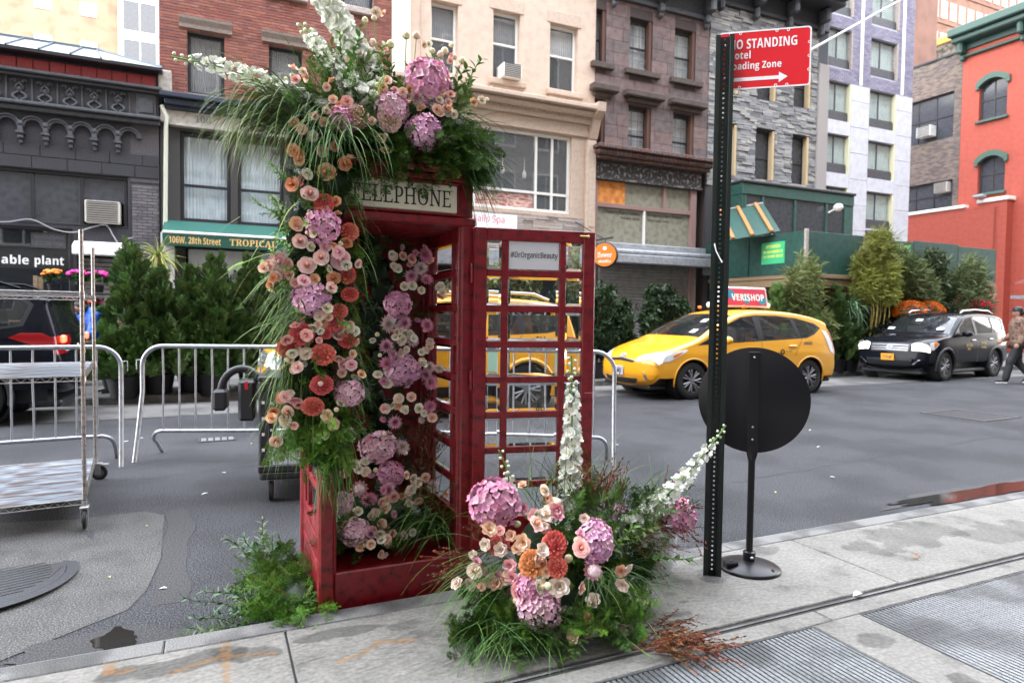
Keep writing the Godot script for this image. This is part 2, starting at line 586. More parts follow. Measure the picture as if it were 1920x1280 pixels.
func pavement_image() -> ImageTexture:
	var w := 1600
	var h := 320
	var a := FastNoiseLite.new(); a.seed = 31; a.frequency = 0.006; a.fractal_octaves = 5
	var b := FastNoiseLite.new(); b.seed = 32; b.frequency = 0.30; b.fractal_octaves = 2
	var d := FastNoiseLite.new(); d.seed = 33; d.frequency = 0.020; d.fractal_octaves = 4
	var da := a.get_image(w, h, false, false, false).get_data()
	var db := b.get_image(w, h, false, false, false).get_data()
	var dd := d.get_image(w, h, false, false, false).get_data()
	var px := PackedByteArray()
	px.resize(w * h * 3)
	var damp := [[-0.10, -2.86, 0.30, 0.075, 0.40], [0.13, -2.84, 0.13, 0.07, 0.38], [0.52, -2.86, 0.20, 0.055, 0.36], [0.78, -2.83, 0.10, 0.05, 0.25], [0.75, -3.02, 0.45, 0.045, 0.35], [2.62, -2.90, 0.18, 0.05, 0.32], [2.55, -2.74, 0.14, 0.1, 0.16], [3.0, -2.90, 0.22, 0.06, 0.26],
		[4.1, -2.72, 0.55, 0.20, 0.24], [4.8, -2.55, 0.5, 0.16, 0.2], [2.62, -1.86, 0.10, 0.07, 0.3], [2.66, -1.52, 0.05, 0.05, 0.3], [2.1, -2.62, 0.04, 0.02, 0.3], [2.1, -2.52, 0.03, 0.015, 0.3], [2.0, -2.42, 0.07, 0.022, 0.35], [5.8, -2.2, 0.4, 0.06, 0.22], [-0.8, -2.9, 0.3, 0.03, 0.2], [1.6, -2.55, 0.5, 0.25, 0.12]]
	var paint := [[0.035, -3.0, 0.03, -2.62], [-0.16, -2.80, 0.03, -2.86], [0.05, -2.84, 0.21, -2.80], [-0.39, -2.99, -0.385, -2.90], [-0.385, -2.90, -0.31, -2.88], [0.45, -2.62, 0.56, -2.66], [0.56, -2.66, 0.62, -2.72], [0.62, -2.72, 0.72, -2.69], [0.74, -2.68, 0.765, -2.68]]
	for y in h:
		var z := -3.1 + 2.2 * y / h
		for x in w:
			var wx := -1.5 + 11.0 * x / w
			var k := y * w + x
			var n0 := da[k] / 255.0
			var n1 := db[k] / 255.0
			var n2 := dd[k] / 255.0
			var l := 0.80 + 0.14 * (n0 - 0.5) + 0.24 * (n1 - 0.5) + 0.14 * (n2 - 0.5)
			if n2 < 0.34:
				l -= (0.34 - n2) * 0.7
			for s in damp:
				var u: float = (wx - s[0]) / s[2]
				var q: float = (z - s[1]) / s[3]
				if absf(u) > 1.5 or absf(q) > 1.8:
					continue
				var r := sqrt(u * u + q * q) + (n2 - 0.5) * 1.5
				l *= 1.0 - s[4] * 0.7 * (1.0 - smoothstep(0.82, 1.0, r))
			var cr := l
			var cg := l * 0.99
			var cb := l * 0.965
			if wx < 1.0 and z < -2.5:
				for s in paint:
					var p := Geometry2D.get_closest_point_to_segment(Vector2(wx, z), Vector2(s[0], s[1]), Vector2(s[2], s[3]))
					var e := 1.0 - smoothstep(0.006, 0.024, p.distance_to(Vector2(wx, z)) + (n2 - 0.5) * 0.035)
					e *= clampf(0.75 + (n1 - 0.5) * 1.2, 0.0, 1.0) * 0.5
					cr = lerpf(cr, 0.92, e); cg = lerpf(cg, 0.62, e); cb = lerpf(cb, 0.32, e)
			px[k * 3] = int(clampf(cr, 0, 1) * 255); px[k * 3 + 1] = int(clampf(cg, 0, 1) * 255); px[k * 3 + 2] = int(clampf(cb, 0, 1) * 255)
	return ImageTexture.create_from_image(Image.create_from_data(w, h, false, Image.FORMAT_RGB8, px))
func slab(x0: float, x1: float, z0: float, z1: float, top := 0.13) -> G:
	var g := G.new()
	g.span(x0, x1, top - 0.2, top - 0.006, z0, z1)
	g.poly([Vector3(x0, top - 0.006, z1), Vector3(x1, top - 0.006, z1), Vector3(x1 - 0.004, top, z1 - 0.004), Vector3(x0 + 0.004, top, z1 - 0.004)], Vector3(0, 1, 1))
	g.poly([Vector3(x0, top - 0.006, z0), Vector3(x1, top - 0.006, z0), Vector3(x1 - 0.004, top, z0 + 0.004), Vector3(x0 + 0.004, top, z0 + 0.004)], Vector3(0, 1, -1))
	g.poly([Vector3(x0, top - 0.006, z0), Vector3(x0, top - 0.006, z1), Vector3(x0 + 0.004, top, z1 - 0.004), Vector3(x0 + 0.004, top, z0 + 0.004)], Vector3(-1, 1, 0))
	g.poly([Vector3(x1, top - 0.006, z0), Vector3(x1, top - 0.006, z1), Vector3(x1 - 0.004, top, z1 - 0.004), Vector3(x1 - 0.004, top, z0 + 0.004)], Vector3(1, 1, 0))
	g.poly([Vector3(x0 + 0.004, top, z0 + 0.004), Vector3(x1 - 0.004, top, z0 + 0.004), Vector3(x1 - 0.004, top, z1 - 0.004), Vector3(x0 + 0.004, top, z1 - 0.004)], Vector3.UP)
	for k in g.v.size():
		g.t[k] = Vector2((g.v[k].x + 1.5) / 11.0, (g.v[k].z + 3.1) / 2.2)
	return g
func blob(x: float, z: float, rx: float, rz: float, y: float, sd: int, n := 28) -> G:
	var nz := FastNoiseLite.new(); nz.seed = sd; nz.frequency = 0.5
	var g := G.new()
	var q := PackedVector2Array()
	for k in n:
		var a := TAU * k / n
		var r := 1.0 + 0.55 * nz.get_noise_2d(cos(a) * 2.2, sin(a) * 2.2)
		q.append(Vector2(x + rx * r * cos(a), z + rz * r * sin(a)))
	var c := g.vert(Vector3(x, y + road_y(z), z), Vector3.UP)
	for p in q:
		g.vert(Vector3(p.x, y + road_y(p.y), p.y), Vector3.UP)
	for k in n:
		g.idx(c, c + 1 + (k + 1) % n, c + 1 + k)
	return g
func setting() -> void:
	var g := G.new()
	g.quad(Vector3(-500, -0.12, 300), Vector3(500, -0.12, 300), Vector3(500, -0.12, -500), Vector3(-500, -0.12, -500))
	struct("ground", g, M.earth)
	g = G.new()
	var zs := [-3.1, -3.5, -4.0, -4.5, -5.0, -5.3, -5.6, -11.0, -12.2]
	g.grid(40, zs.size() - 1, func(u, v): var z: float = zs[roundi(v * (zs.size() - 1))]; return Vector3(lerpf(-70, 110, u), road_y(z), z))
	struct("road", g, M.asphalt)
	g = G.new()
	var zl := [-10.0, -10.6, -11.0, -12.2]
	g.grid(30, 3, func(u, v): var z: float = zl[roundi(v * 3)]; return Vector3(lerpf(-40, 60, u), road_y(z) + 0.004, z + (0.10 * sin(u * 40.0) if z > -10.1 else 0.0)))
	struct("parking_lane", g, M.lane_concrete)
	g = G.new()
	var pq := [Vector2(-3.2, -5.1), Vector2(-1.32, -5.36), Vector2(-0.9, -5.27), Vector2(-0.46, -5.29), Vector2(-0.33, -5.15), Vector2(-0.30, -4.37), Vector2(-0.34, -3.95), Vector2(-0.41, -3.75), Vector2(-0.6, -3.62), Vector2(-0.9, -3.4), Vector2(-1.4, -3.2), Vector2(-3.2, -3.15)]
	var tri := Geometry2D.triangulate_polygon(PackedVector2Array(pq))
	for p in pq:
		g.vert(Vector3(p.x, road_y(p.y) + 0.004, p.y), Vector3.UP)
	for k in range(0, tri.size(), 3):
		g.idx(tri[k], tri[k + 2], tri[k + 1])
	struct("concrete_patch", g, M.old_concrete_road)
	g = G.new()
	g.grid(12, 1, func(u, v): return Vector3(-0.30 + 0.15 * v + 0.012 * sin(u * 19.0) + 0.02 * v * sin(u * 11.0), road_y(lerpf(-3.75, -5.25, u)) + 0.003, lerpf(-3.75, -5.25, u)))
	struct("tar_seam", g, M.wet_asphalt)
	g = G.new()
	var cr := RandomNumberGenerator.new(); cr.seed = 12
	for c in [[Vector2(1.6, -4.2), Vector2(9.0, -4.9)], [Vector2(-1.2, -6.2), Vector2(2.2, -6.9)], [Vector2(7.5, -7.2), Vector2(15.0, -7.0)]]:
		var pts := []
		var ws := []
		for k in 41:
			var p: Vector2 = c[0].lerp(c[1], k / 40.0) + Vector2(cr.randf_range(-0.025, 0.025), cr.randf_range(-0.025, 0.025))
			pts.append(Vector3(p.x, road_y(p.y) + 0.004, p.y))
			ws.append(cr.randf_range(0.002, 0.010))
		g.ribbon(pts, ws, Vector3((c[1] - c[0]).y, 0, -(c[1] - c[0]).x).normalized())
	struct("road_crack", g, M.joint)
	struct("damp_ground", blob(-0.50, -3.40, 0.36, 0.16, 0.006, 4), M.wet_asphalt)
	struct("puddle", blob(-0.42, -3.44, 0.085, 0.11, 0.009, 5), M.puddle_water)
	struct("damp_ground_001", blob(6.4, -3.52, 1.5, 0.13, 0.005, 6, 40), M.wet_asphalt)
	struct("puddle_001", blob(6.35, -3.47, 1.25, 0.115, 0.009, 8, 40), M.puddle_water)
	g = G.new()
	g.span(-70, 110, -0.1, 0.15, -17.4, -12.4)
	struct("far_pavement", g, M.far_pavement)
	g = G.new()
	g.span(-70, 110, -0.1, 0.152, -12.4, -12.2, 0.02)
	struct("far_kerb", g, M.kerb_stone)
	var pave := mk("pavement", 0.29, 0.284, 0.27, 0.9)
	pave.albedo_texture = pavement_image()
	pave.normal_enabled = true
	pave.normal_texture = noise_tex(0.30, 2, [], 512, 3.0, 3, 21)
	pave.normal_scale = 0.35
	var walk := Node3D.new()
	kin(walk, "near_pavement", self)
	walk.set_meta("kind", "structure")
	for a in [[-5.84, -2.79], [-2.785, 0.275], [0.283, 3.335], [3.343, 6.395], [6.403, 9.455], [9.463, 12.5], [12.508, 20.0], [20.008, 40.0]]:
		put("slab", slab(a[0], a[1], -2.972, -2.250), pave, walk)
	for a in [[-5.84, -0.3], [-0.292, 2.62], [2.628, 5.9], [5.908, 9.0], [9.008, 40.0]]:
		put("slab", slab(a[0], a[1], -2.190, -2.085), pave, walk)
	put("slab", slab(2.49, 2.80, -2.083, -0.5), pave, walk)
	put("slab", slab(5.55, 5.9, -2.083, -0.5), pave, walk)
	put("slab", slab(5.908, 40.0, -2.083, -0.5), pave, walk)
	put("slab", slab(-5.84, 0.55, -2.083, -0.5), pave, walk)
	put("slab", slab(-30.0, 40.0, -0.492, 1.6), pave, walk)
	g = G.new()
	g.span(-8, 40, 0.02, 0.121, -2.248, -2.192)
	put("slot_bed", g, M.joint, walk)
	g = G.new()
	g.span(-8, 40, 0.05, 0.127, -2.226, -2.214)
	put("slot_strip", g, M.kerb_stone, walk)
	g = G.new()
	g.span(-30, 40, -0.2, 0.118, -2.97, -0.5)
	put("joint_filler", g, M.joint, walk)
	var kerb := Node3D.new()
	kin(kerb, "near_kerb", self)
	kerb.set_meta("kind", "structure")
	for a in [[-8.0, -3.2], [-3.196, -0.2], [-0.196, 2.86], [2.864, 5.9], [5.904, 9.0], [9.004, 40.0]]:
		put("kerb_stone", G.new().span(a[0], a[1], -0.15, 0.131, -3.094, -2.976, 0.006), M.kerb_stone, kerb)
	put("steel_facing", G.new().span(-8, 40, -0.15, 0.126, -3.102, -3.095), M.kerb_steel, kerb)
	for gr in [[0.56, 2.485, "steel pavement grating nearest the floor flowers, partly under the red twigs", 77], [2.805, 5.545, "larger steel pavement grating in the right corner, beyond the concrete strip", 108]]:
		var o := thing("pavement_grating", gr[2], "grating", Vector3(gr[0], 0.13, -2.08), 0.0, "ventilation gratings in the pavement")
		var wd: float = gr[1] - gr[0]
		var f := G.new()
		f.span(0, wd, -0.06, -0.001, 0, 0.008); f.span(0, 0.008, -0.06, -0.001, 0.008, 1.57); f.span(wd - 0.008, wd, -0.06, -0.001, 0.008, 1.57)
		put("frame", f, M.cast_iron, o)
		put("pit", G.new().span(0.008, wd - 0.008, -0.11, -0.065, 0.0, 1.57), M.dark_pit, o)
		f = G.new()
		for k in 15:
			f.span(0.008, wd - 0.008, -0.022, -0.010, 0.09 + 0.1 * k, 0.096 + 0.1 * k)
		tag(put("cross_rod", f, M.grate_steel, o), "", "", "", "stuff")
		var bm := G.new().span(-0.0080, 0.0080, -0.035, -0.002, 0.010, 1.565).mesh()
		var nb: int = gr[3]
		for k in nb:
			put("bar", bm, M.grate_steel, o, T(wd * (k + 0.5) / nb, 0, 0))
# buildings across the street: facade plane z = -16.8
const FZ := -16.8
func holed(g: G, x0: float, x1: float, y0: float, y1: float, z: float, holes: Array, depth := 0.28) -> G:
	var xs := [x0, x1]
	var ys := [y0, y1]
	for r in holes:
		for e in [r[0], r[1]]:
			if e > x0 and e < x1: xs.append(e)
		for e in [r[2], r[3]]:
			if e > y0 and e < y1: ys.append(e)
	xs.sort(); ys.sort()
	for a in xs.size() - 1:
		if xs[a + 1] - xs[a] < 1e-4: continue
		for b in ys.size() - 1:
			if ys[b + 1] - ys[b] < 1e-4: continue
			var mx: float = (xs[a] + xs[a + 1]) * 0.5
			var my: float = (ys[b] + ys[b + 1]) * 0.5
			var open := false
			for r in holes:
				if mx > r[0] and mx < r[1] and my > r[2] and my < r[3]: open = true
			if not open:
				g.quad(Vector3(xs[a], ys[b], z), Vector3(xs[a + 1], ys[b], z), Vector3(xs[a + 1], ys[b + 1], z), Vector3(xs[a], ys[b + 1], z))
	for r in holes:
		var l := maxf(r[0], x0)
		var q := minf(r[1], x1)
		g.poly([Vector3(l, r[2], z), Vector3(l, r[3], z), Vector3(l, r[3], z - depth), Vector3(l, r[2], z - depth)], Vector3.RIGHT)
		g.poly([Vector3(q, r[2], z), Vector3(q, r[3], z), Vector3(q, r[3], z - depth), Vector3(q, r[2], z - depth)], Vector3.LEFT)
		g.poly([Vector3(l, r[3], z), Vector3(q, r[3], z), Vector3(q, r[3], z - depth), Vector3(l, r[3], z - depth)], Vector3.DOWN)
		g.poly([Vector3(l, r[2], z), Vector3(q, r[2], z), Vector3(q, r[2], z - depth), Vector3(l, r[2], z - depth)], Vector3.UP)
	return g
func courses(parent: Node, called: String, x0: float, x1: float, y0: float, y1: float, z: float, bw: Array, bh: Array, gap: float, proud: float, holes: Array, m: Material, tints: Array, singles := 0, uneven := 0.0, bevel := 0.006) -> void:
	var cols := {}
	var pieces := []
	var unit := G.new().box(Vector3.ZERO, Vector3.ONE).mesh()
	var y := y0
	var row := 0
	while y < y1 - 0.02:
		var h := minf(rnd(bh[0], bh[1]), y1 - y)
		var x: float = x0 - (rnd(0.0, 1.0) if bw[0] != bw[1] else (0.5 if row % 2 else 0.0)) * bw[1]
		while x < x1:
			var w := rnd(bw[0], bw[1])
			var spans := [[maxf(x, x0), minf(x + w - gap, x1)]]
			for r in holes:
				if r[3] <= y + 0.01 or r[2] >= y + h - 0.01: continue
				var nxt := []
				for s in spans:
					if r[1] <= s[0] or r[0] >= s[1]: nxt.append(s); continue
					if r[0] > s[0]: nxt.append([s[0], r[0]])
					if r[1] < s[1]: nxt.append([r[1], s[1]])
				spans = nxt
			for s in spans:
				if s[1] - s[0] > 0.02:
					pieces.append([s[0], s[1], y, y + h - gap])
			x += w
		y += h
		row += 1
	var xs := []
	var cc := []
	var meshes := {}
	for k in pieces.size():
		var p: Array = pieces[k]
		var d := proud + rnd(0.0, uneven)
		var t: Color = tints[rng.randi() % tints.size()]
		t = t * rnd(0.88, 1.1)
		var tr := Transform3D(Basis.from_scale(Vector3(p[1] - p[0], p[3] - p[2], d + 0.02)), Vector3((p[0] + p[1]) * 0.5, (p[2] + p[3]) * 0.5, z + d * 0.5 - 0.01))
		if k < singles:
			var q := rng.randi() % 5
			var ti := tints.find(t)
			var key := "%s%d" % [called, rng.randi() % 6]
			if not meshes.has(key):
				var gm := G.new().tint(tints[rng.randi() % tints.size()] * rnd(0.9, 1.1))
				gm.box(Vector3.ZERO, Vector3.ONE, 0.03)
				meshes[key] = gm.mesh()
			put(called, meshes[key], m, parent, tr)
		else:
			xs.append(tr); cc.append(t)
	if xs.size():
		many(called + "s", unit, m, xs, cc, parent)
func window(parent: Node, x0: float, x1: float, y0: float, y1: float, z: float, o := {}) -> Node3D:
	var fm: Material = o.get("frame", M.white_frame)
	var w: float = o.get("w", 0.06)
	var split: float = o.get("split", 0.5)
	var g := G.new()
	g.span(x0, x0 + w, y0, y1, z - 0.06, z, 0.008); g.span(x1 - w, x1, y0, y1, z - 0.06, z, 0.008)
	g.span(x0 + w, x1 - w, y1 - w, y1, z - 0.06, z - 0.002, 0.008); g.span(x0 + w, x1 - w, y0, y0 + w, z - 0.06, z - 0.002, 0.008)
	var f := put("window", g, fm, parent)
	var a0 := x0 + w
	var a1 := x1 - w
	var b0 := y0 + w
	var b1 := y1 - w
	var gm: Material = o.get("glass", M.glass)
	var cuts := []
	if o.has("mullions"):
		var last := a0
		for k in o.mullions:
			put("mullion", G.new().span(k - w * 0.4, k + w * 0.4, b0, b1, z - 0.055, z - 0.004, 0.006), fm, f)
			cuts.append([last, k - w * 0.4]); last = k + w * 0.4
		cuts.append([last, a1])
	else:
		cuts = [[a0, a1]]
	var ym := lerpf(b0, b1, split)
	if split > 0.0 and split < 1.0:
		put("meeting_rail", G.new().span(a0, a1, ym - w * 0.4, ym + w * 0.4, z - 0.05, z - 0.006, 0.006), o.get("rail", fm), f)
	for c in cuts:
		if split > 0.0 and split < 1.0:
			put("pane", G.new().span(c[0], c[1], ym + w * 0.4, b1, z - 0.034, z - 0.028), gm, f)
			put("pane", G.new().span(c[0], c[1], b0, ym - w * 0.4, z - 0.046, z - 0.040), gm, f)
		else:
			put("pane", G.new().span(c[0], c[1], b0, b1, z - 0.034, z - 0.028), gm, f)
	if o.has("bars"):
		for k in range(1, o.bars[0]):
			put("glazing_bar", G.new().span(lerpf(a0, a1, float(k) / o.bars[0]) - 0.012, lerpf(a0, a1, float(k) / o.bars[0]) + 0.012, b0, o.get("bars_top", b1), z - 0.058, z - 0.048), o.get("bar_m", fm), f)
		for k in range(1, o.bars[1]):
			put("glazing_bar", G.new().span(a0, a1, lerpf(b0, b1, float(k) / o.bars[1]) - 0.012, lerpf(b0, b1, float(k) / o.bars[1]) + 0.012, z - 0.059, z - 0.049), o.get("bar_m", fm), f)
	if o.has("blind"):
		var low: float = lerpf(b0, b1, o.get("drop", 0.0))
		var gg := G.new()
		var nf := 26
		for k in nf:
			var u0: float = lerpf(a0 - 0.02, a1 + 0.02, float(k) / nf)
			var u1: float = lerpf(a0 - 0.02, a1 + 0.02, float(k + 1) / nf)
			var d0 := 0.02 if k % 2 else 0.0
			gg.quad(Vector3(u0, low, z - 0.12 - d0), Vector3(u1, low, z - 0.14 + d0), Vector3(u1, b1, z - 0.14 + d0), Vector3(u0, b1, z - 0.12 - d0))
		put("blind", gg, o.blind, f)
	var bk := G.new()
	bk.quad(Vector3(x0 - 0.1, y0 - 0.1, z - 0.9), Vector3(x1 + 0.1, y0 - 0.1, z - 0.9), Vector3(x1 + 0.1, y1 + 0.1, z - 0.9), Vector3(x0 - 0.1, y1 + 0.1, z - 0.9))
	put("room", bk, o.get("room", M.room_dark), f)
	return f
func conditioner(parent: Node, m: Vector3, s: Vector3, body: Material, back := 0.0) -> void:
	var o := put("air_conditioner", G.new().box(m, s, 0.02), body, parent)
	var g := G.new()
	var n := int(s.y / 0.045)
	for k in n:
		g.box(m + Vector3(0, -s.y * 0.5 + s.y * (k + 0.5) / n, s.z * 0.5 + 0.004), Vector3(s.x * 0.88, s.y / n * 0.5, 0.012))
	put("louvre", g, M.vent_dark, o)
func body_box(parent: Node, x0: float, x1: float, top: float, m: Material, front := FZ - 1.0, back := -27.0) -> void:
	put("core", G.new().span(x0 + 0.02, x1 - 0.02, 0.1, top, back, front), m, parent)
func buildings() -> void:
	dark_building(); brick_building(); tan_building(); brown_building(); grey_building(); white_building(); red_building(); shed(); backdrop()
func arc_pts(cx: float, cy: float, r: float, a0: float, a1: float, n: int) -> PackedVector2Array:
	var p := PackedVector2Array()
	for k in n + 1:
		var a := lerpf(a0, a1, float(k) / n)
		p.append(Vector2(cx + r * cos(a), cy + r * sin(a)))
	return p
func dark_building() -> void:
	var o := thing("dark_storefront_building", "low dark grey storefront building with scrolled frieze, arch mouldings and hipped metal roof", "building")
	var x0 := -12.0
	var x1 := -1.12
	var band := [-9.0, -1.74, 3.36, 4.50]
	var shop := [-9.0, -2.78, 0.75, 3.30]
	var gate := [-2.70, -1.72, 0.15, 2.78]
	var g := G.new()
	holed(g, x0, -1.68, 0.15, 6.78, FZ, [band, shop, gate], 0.5)
	g.quad(Vector3(x1, 0.15, FZ), Vector3(x1, 0.15, -26), Vector3(x1, 6.78, -26), Vector3(x1, 6.78, FZ))
	put("wall", g, M.dark_facade, o)
	body_box(o, x0, x1, 6.7, M.room_dark)
	g = G.new()
	g.quad(Vector3(-1.68, 0.15, FZ - 0.02), Vector3(x1, 0.15, FZ - 0.02), Vector3(x1, 4.42, FZ - 0.02), Vector3(-1.68, 4.42, FZ - 0.02))
	g.quad(Vector3(-1.68, 4.42, FZ), Vector3(x1, 4.42, FZ), Vector3(x1, 6.78, FZ), Vector3(-1.68, 6.78, FZ))
	put("pier", g, M.grey_mortar, o)
	courses(o, "brick", -1.66, x1 - 0.01, 0.15, 4.36, FZ - 0.02, [0.205, 0.205], [0.069, 0.069], 0.012, 0.014, [], M.brick_grey, [Color(0.20, 0.185, 0.20), Color(0.23, 0.21, 0.225), Color(0.17, 0.16, 0.175)])
	var sx := -6.0
	while sx < -1.2:
		for yy in [4.52, 4.78]:
			put("facing_slab", G.new().span(sx + (0.15 if yy > 4.6 else 0.0), minf(sx + 0.62 + (0.15 if yy > 4.6 else 0.0), x1), yy, yy + 0.25, FZ, FZ + 0.022, 0.008), M.dark_facade, o)
		sx += 0.63
	put("ledge", G.new().span(x0, x1 + 0.03, 5.68, 5.78, FZ, FZ + 0.16, 0.02).span(x0, x1 + 0.05, 5.785, 5.86, FZ, FZ + 0.24, 0.02), M.dark_trim, o)
	put("cornice", G.new().span(x0, x1 + 0.05, 6.38, 6.44, FZ, FZ + 0.14, 0.015).span(x0, x1 + 0.08, 6.445, 6.52, FZ, FZ + 0.22, 0.02), M.dark_trim, o)
	put("corner_panel", G.new().span(-1.56, -1.16, 5.87, 6.375, FZ, FZ + 0.05, 0.01).span(-1.50, -1.22, 5.95, 6.28, FZ + 0.05, FZ + 0.07, 0.008), M.dark_trim, o)
	var sc := G.new()
	for s in [-1.0, 1.0]:
		var p := []
		for k in 15:
			var a := float(k) / 14.0
			p.append(Vector3(s * (0.105 * sin(a * PI * 2.0) * (1.0 - 0.35 * a) + 0.02), -0.22 + 0.36 * a, 0.03 + 0.02 * cos(a * 6.0)))
		sc.tube(p, 0.026, 6)
		var q := []
		for k in 10:
			var a := float(k) / 9.0 * 4.6
			q.append(Vector3(s * (0.085 + 0.05 * cos(a) * (1.0 - 0.09 * k)), 0.16 + 0.05 * sin(a) * (1.0 - 0.09 * k), 0.045))
		sc.tube(q, 0.022, 6)
		sc.ball(Vector3(s * 0.06, -0.21, 0.03), 0.035, 5, 8)
	sc.ball(Vector3(0, 0.02, 0.03), Vector3(0.035, 0.05, 0.03), 5, 8)
	var scm := sc.mesh()
	for k in 8:
		put("scroll", scm, M.dark_trim, o, T(-1.90 - 0.443 * k, 6.12, FZ + 0.01))
		put("frieze_pilaster", G.new().span(-1.70 - 0.443 * k, -1.665 - 0.443 * k, 5.865, 6.375, FZ, FZ + 0.04, 0.008), M.dark_trim, o)
	for k in 8:
		var cx := -1.69 - 0.437 * k
		var outer := arc_pts(cx, 5.36, 0.205, 0, PI, 14)
		var inner := arc_pts(cx, 5.36, 0.150, PI, 0, 14)
		outer.append_array(inner)
		put("arch", G.new().prism(outer, FZ, FZ + 0.09), M.dark_trim, o)
		var rim := arc_pts(cx, 5.36, 0.225, 0, PI, 14)
		rim.append_array(arc_pts(cx, 5.36, 0.206, PI, 0, 14))
		put("arch_rim", G.new().prism(rim, FZ, FZ + 0.12), M.dark_trim, o)
		var cb := G.new()
		var x := cx - 0.218
		cb.span(x - 0.045, x + 0.045, 5.25, 5.36, FZ, FZ + 0.13, 0.012)
		cb.span(x - 0.075, x + 0.075, 5.20, 5.25, FZ, FZ + 0.16, 0.012)
		cb.span(x - 0.05, x + 0.05, 5.10, 5.20, FZ, FZ + 0.13, 0.02)
		cb.span(x - 0.032, x + 0.032, 5.00, 5.10, FZ, FZ + 0.09, 0.02)
		cb.ball(Vector3(x, 5.42, FZ + 0.08), Vector3(0.06, 0.07, 0.06), 6, 8)
		cb.ball(Vector3(x, 5.13, FZ + 0.12), Vector3(0.035, 0.035, 0.03), 5, 8)
		put("corbel", cb, M.dark_trim, o)
	var f := put("window", G.new().span(-9, -1.74, 4.44, 4.50, FZ - 0.14, FZ - 0.04, 0.01).span(-9, -1.74, 3.36, 3.42, FZ - 0.14, FZ - 0.02, 0.01), M.black_paint, o)
	var cuts := [-6.2, -5.3, -4.4, -3.51, -2.62, -1.79]
	for k in cuts.size() - 1:
		put("mullion", G.new().span(cuts[k + 1] - 0.04, cuts[k + 1] + 0.04, 3.42, 4.44, FZ - 0.14, FZ - 0.06, 0.01), M.black_paint, f)
		put("pane", G.new().span(cuts[k] + 0.04, cuts[k + 1] - 0.04, 3.42 if k < 4 else 3.94, 4.44, FZ - 0.12, FZ - 0.11), M.dusty_glass, f)
	conditioner(o, Vector3(-2.21, 3.69, FZ - 0.05), Vector3(0.66, 0.48, 0.34), M.air_conditioner)
	f = put("shop_window", G.new().span(-9, -2.78, 3.24, 3.30, FZ - 0.14, FZ - 0.03, 0.01).span(-2.86, -2.78, 0.75, 3.24, FZ - 0.14, FZ - 0.03, 0.01), M.black_paint, o)
	put("pane", G.new().span(-9, -2.86, 0.8, 3.24, FZ - 0.12, FZ - 0.11), M.tinted_glass, f)
	put("notice", G.new().span(-3.54, -2.92, 2.87, 3.19, FZ - 0.10, FZ - 0.096), M.spandrel_grey, f)
	words("lettering", "212-206-1164", "Droid Sans", true, 0.50, 0.09, M.number_grey, f, T(-3.22, 2.97, FZ - 0.094))
	words("lettering", "WHOLESALE", "Droid Sans", true, 0.54, 0.08, M.number_grey, f, T(-3.22, 3.11, FZ - 0.094))
	words("lettering", "able", "Droid Sans", true, 0.47, 0.19, M.white_text, f, T(-3.82, 2.60, FZ - 0.09), 0.01)
	words("lettering", "plant", "Droid Sans", true, 0.52, 0.25, M.white_text, f, T(-3.22, 2.58, FZ - 0.09), 0.01)
	var sb := put("shutter_box", G.new().prism(PackedVector2Array([Vector2(0, 0), Vector2(0.42, 0), Vector2(0.42, 0.17), Vector2(0.10, 0.30), Vector2(0, 0.30)]), -0.54, 0.54).at(Transform3D()), M.white_paint, o)
	sb.transform = Transform3D(Basis(Vector3.UP, -PI / 2), Vector3(-2.19, 2.74, FZ + 0.001))
	for k in 16:
		put("shutter_slat", G.new().span(-2.69, -1.73, 1.12 + 0.1 * k, 1.21 + 0.1 * k, FZ - 0.16, FZ - 0.13, 0.012), M.shutter_metal, o)
	put("fascia", G.new().span(x0, x1, 6.53, 6.86, FZ - 0.1, FZ + 0.02), M.black_paint, o)
	for k in 30:
		var tx := -1.17 - 0.283 * (k + 1)
		put("red_tile", G.new().span(tx + 0.012, tx + 0.283, 6.54, 6.78, FZ + 0.02, FZ + 0.05, 0.008), M.red_tile, o)
	var ez := FZ + 0.35
	var rz := FZ - 1.1
	for k in 18:
		var a0 := -1.62 - 0.55 * k
		var a1 := a0 - 0.55
		var tp := G.new()
		var t0 := minf(a0, -2.44)
		var t1 := minf(a1, -2.44)
		tp.quad(Vector3(a1, 6.90, ez), Vector3(a0, 6.90, ez), Vector3(t0, 7.55, rz), Vector3(t1, 7.55, rz))
		put("roof_panel", tp, M.roof_metal, o)
		put("roof_seam", G.new().strut(Vector3(a1, 6.915, ez), Vector3(t1, 7.565, rz), 0.03, 0.035), M.roof_seam, o)
	var hp := G.new()
	hp.poly([Vector3(-1.62, 6.90, ez), Vector3(-1.02, 6.90, ez), Vector3(-2.44, 7.55, rz)], Vector3(0, 1, 1))
	hp.poly([Vector3(-1.02, 6.90, ez), Vector3(-1.02, 6.90, -20), Vector3(-2.44, 7.55, rz)], Vector3(1, 1, 0))
	put("roof_panel", hp, M.roof_metal, o)
	put("roof_seam", G.new().strut(Vector3(-1.02, 6.915, ez), Vector3(-2.44, 7.565, rz), 0.03, 0.05), M.roof_seam, o)
	put("eave", G.new().span(x0, -1.02, 6.83, 6.895, FZ - 0.2, ez - 0.01, 0.01), M.black_paint, o)
	put("ridge", G.new().span(x0, -2.40, 7.50, 7.60, rz - 0.6, rz + 0.03, 0.01), M.roof_seam, o)
	var pts := []
	var raw := [Vector2(-6.5, 3.1), Vector2(-4.4, 3.33), Vector2(-3.9, 3.36), Vector2(-3.5, 3.44), Vector2(-3.1, 3.26), Vector2(-2.75, 3.22), Vector2(-2.4, 3.36), Vector2(-2.15, 3.42), Vector2(-2.02, 3.2), Vector2(-1.9, 3.02), Vector2(-1.75, 3.14), Vector2(-1.62, 3.17)]
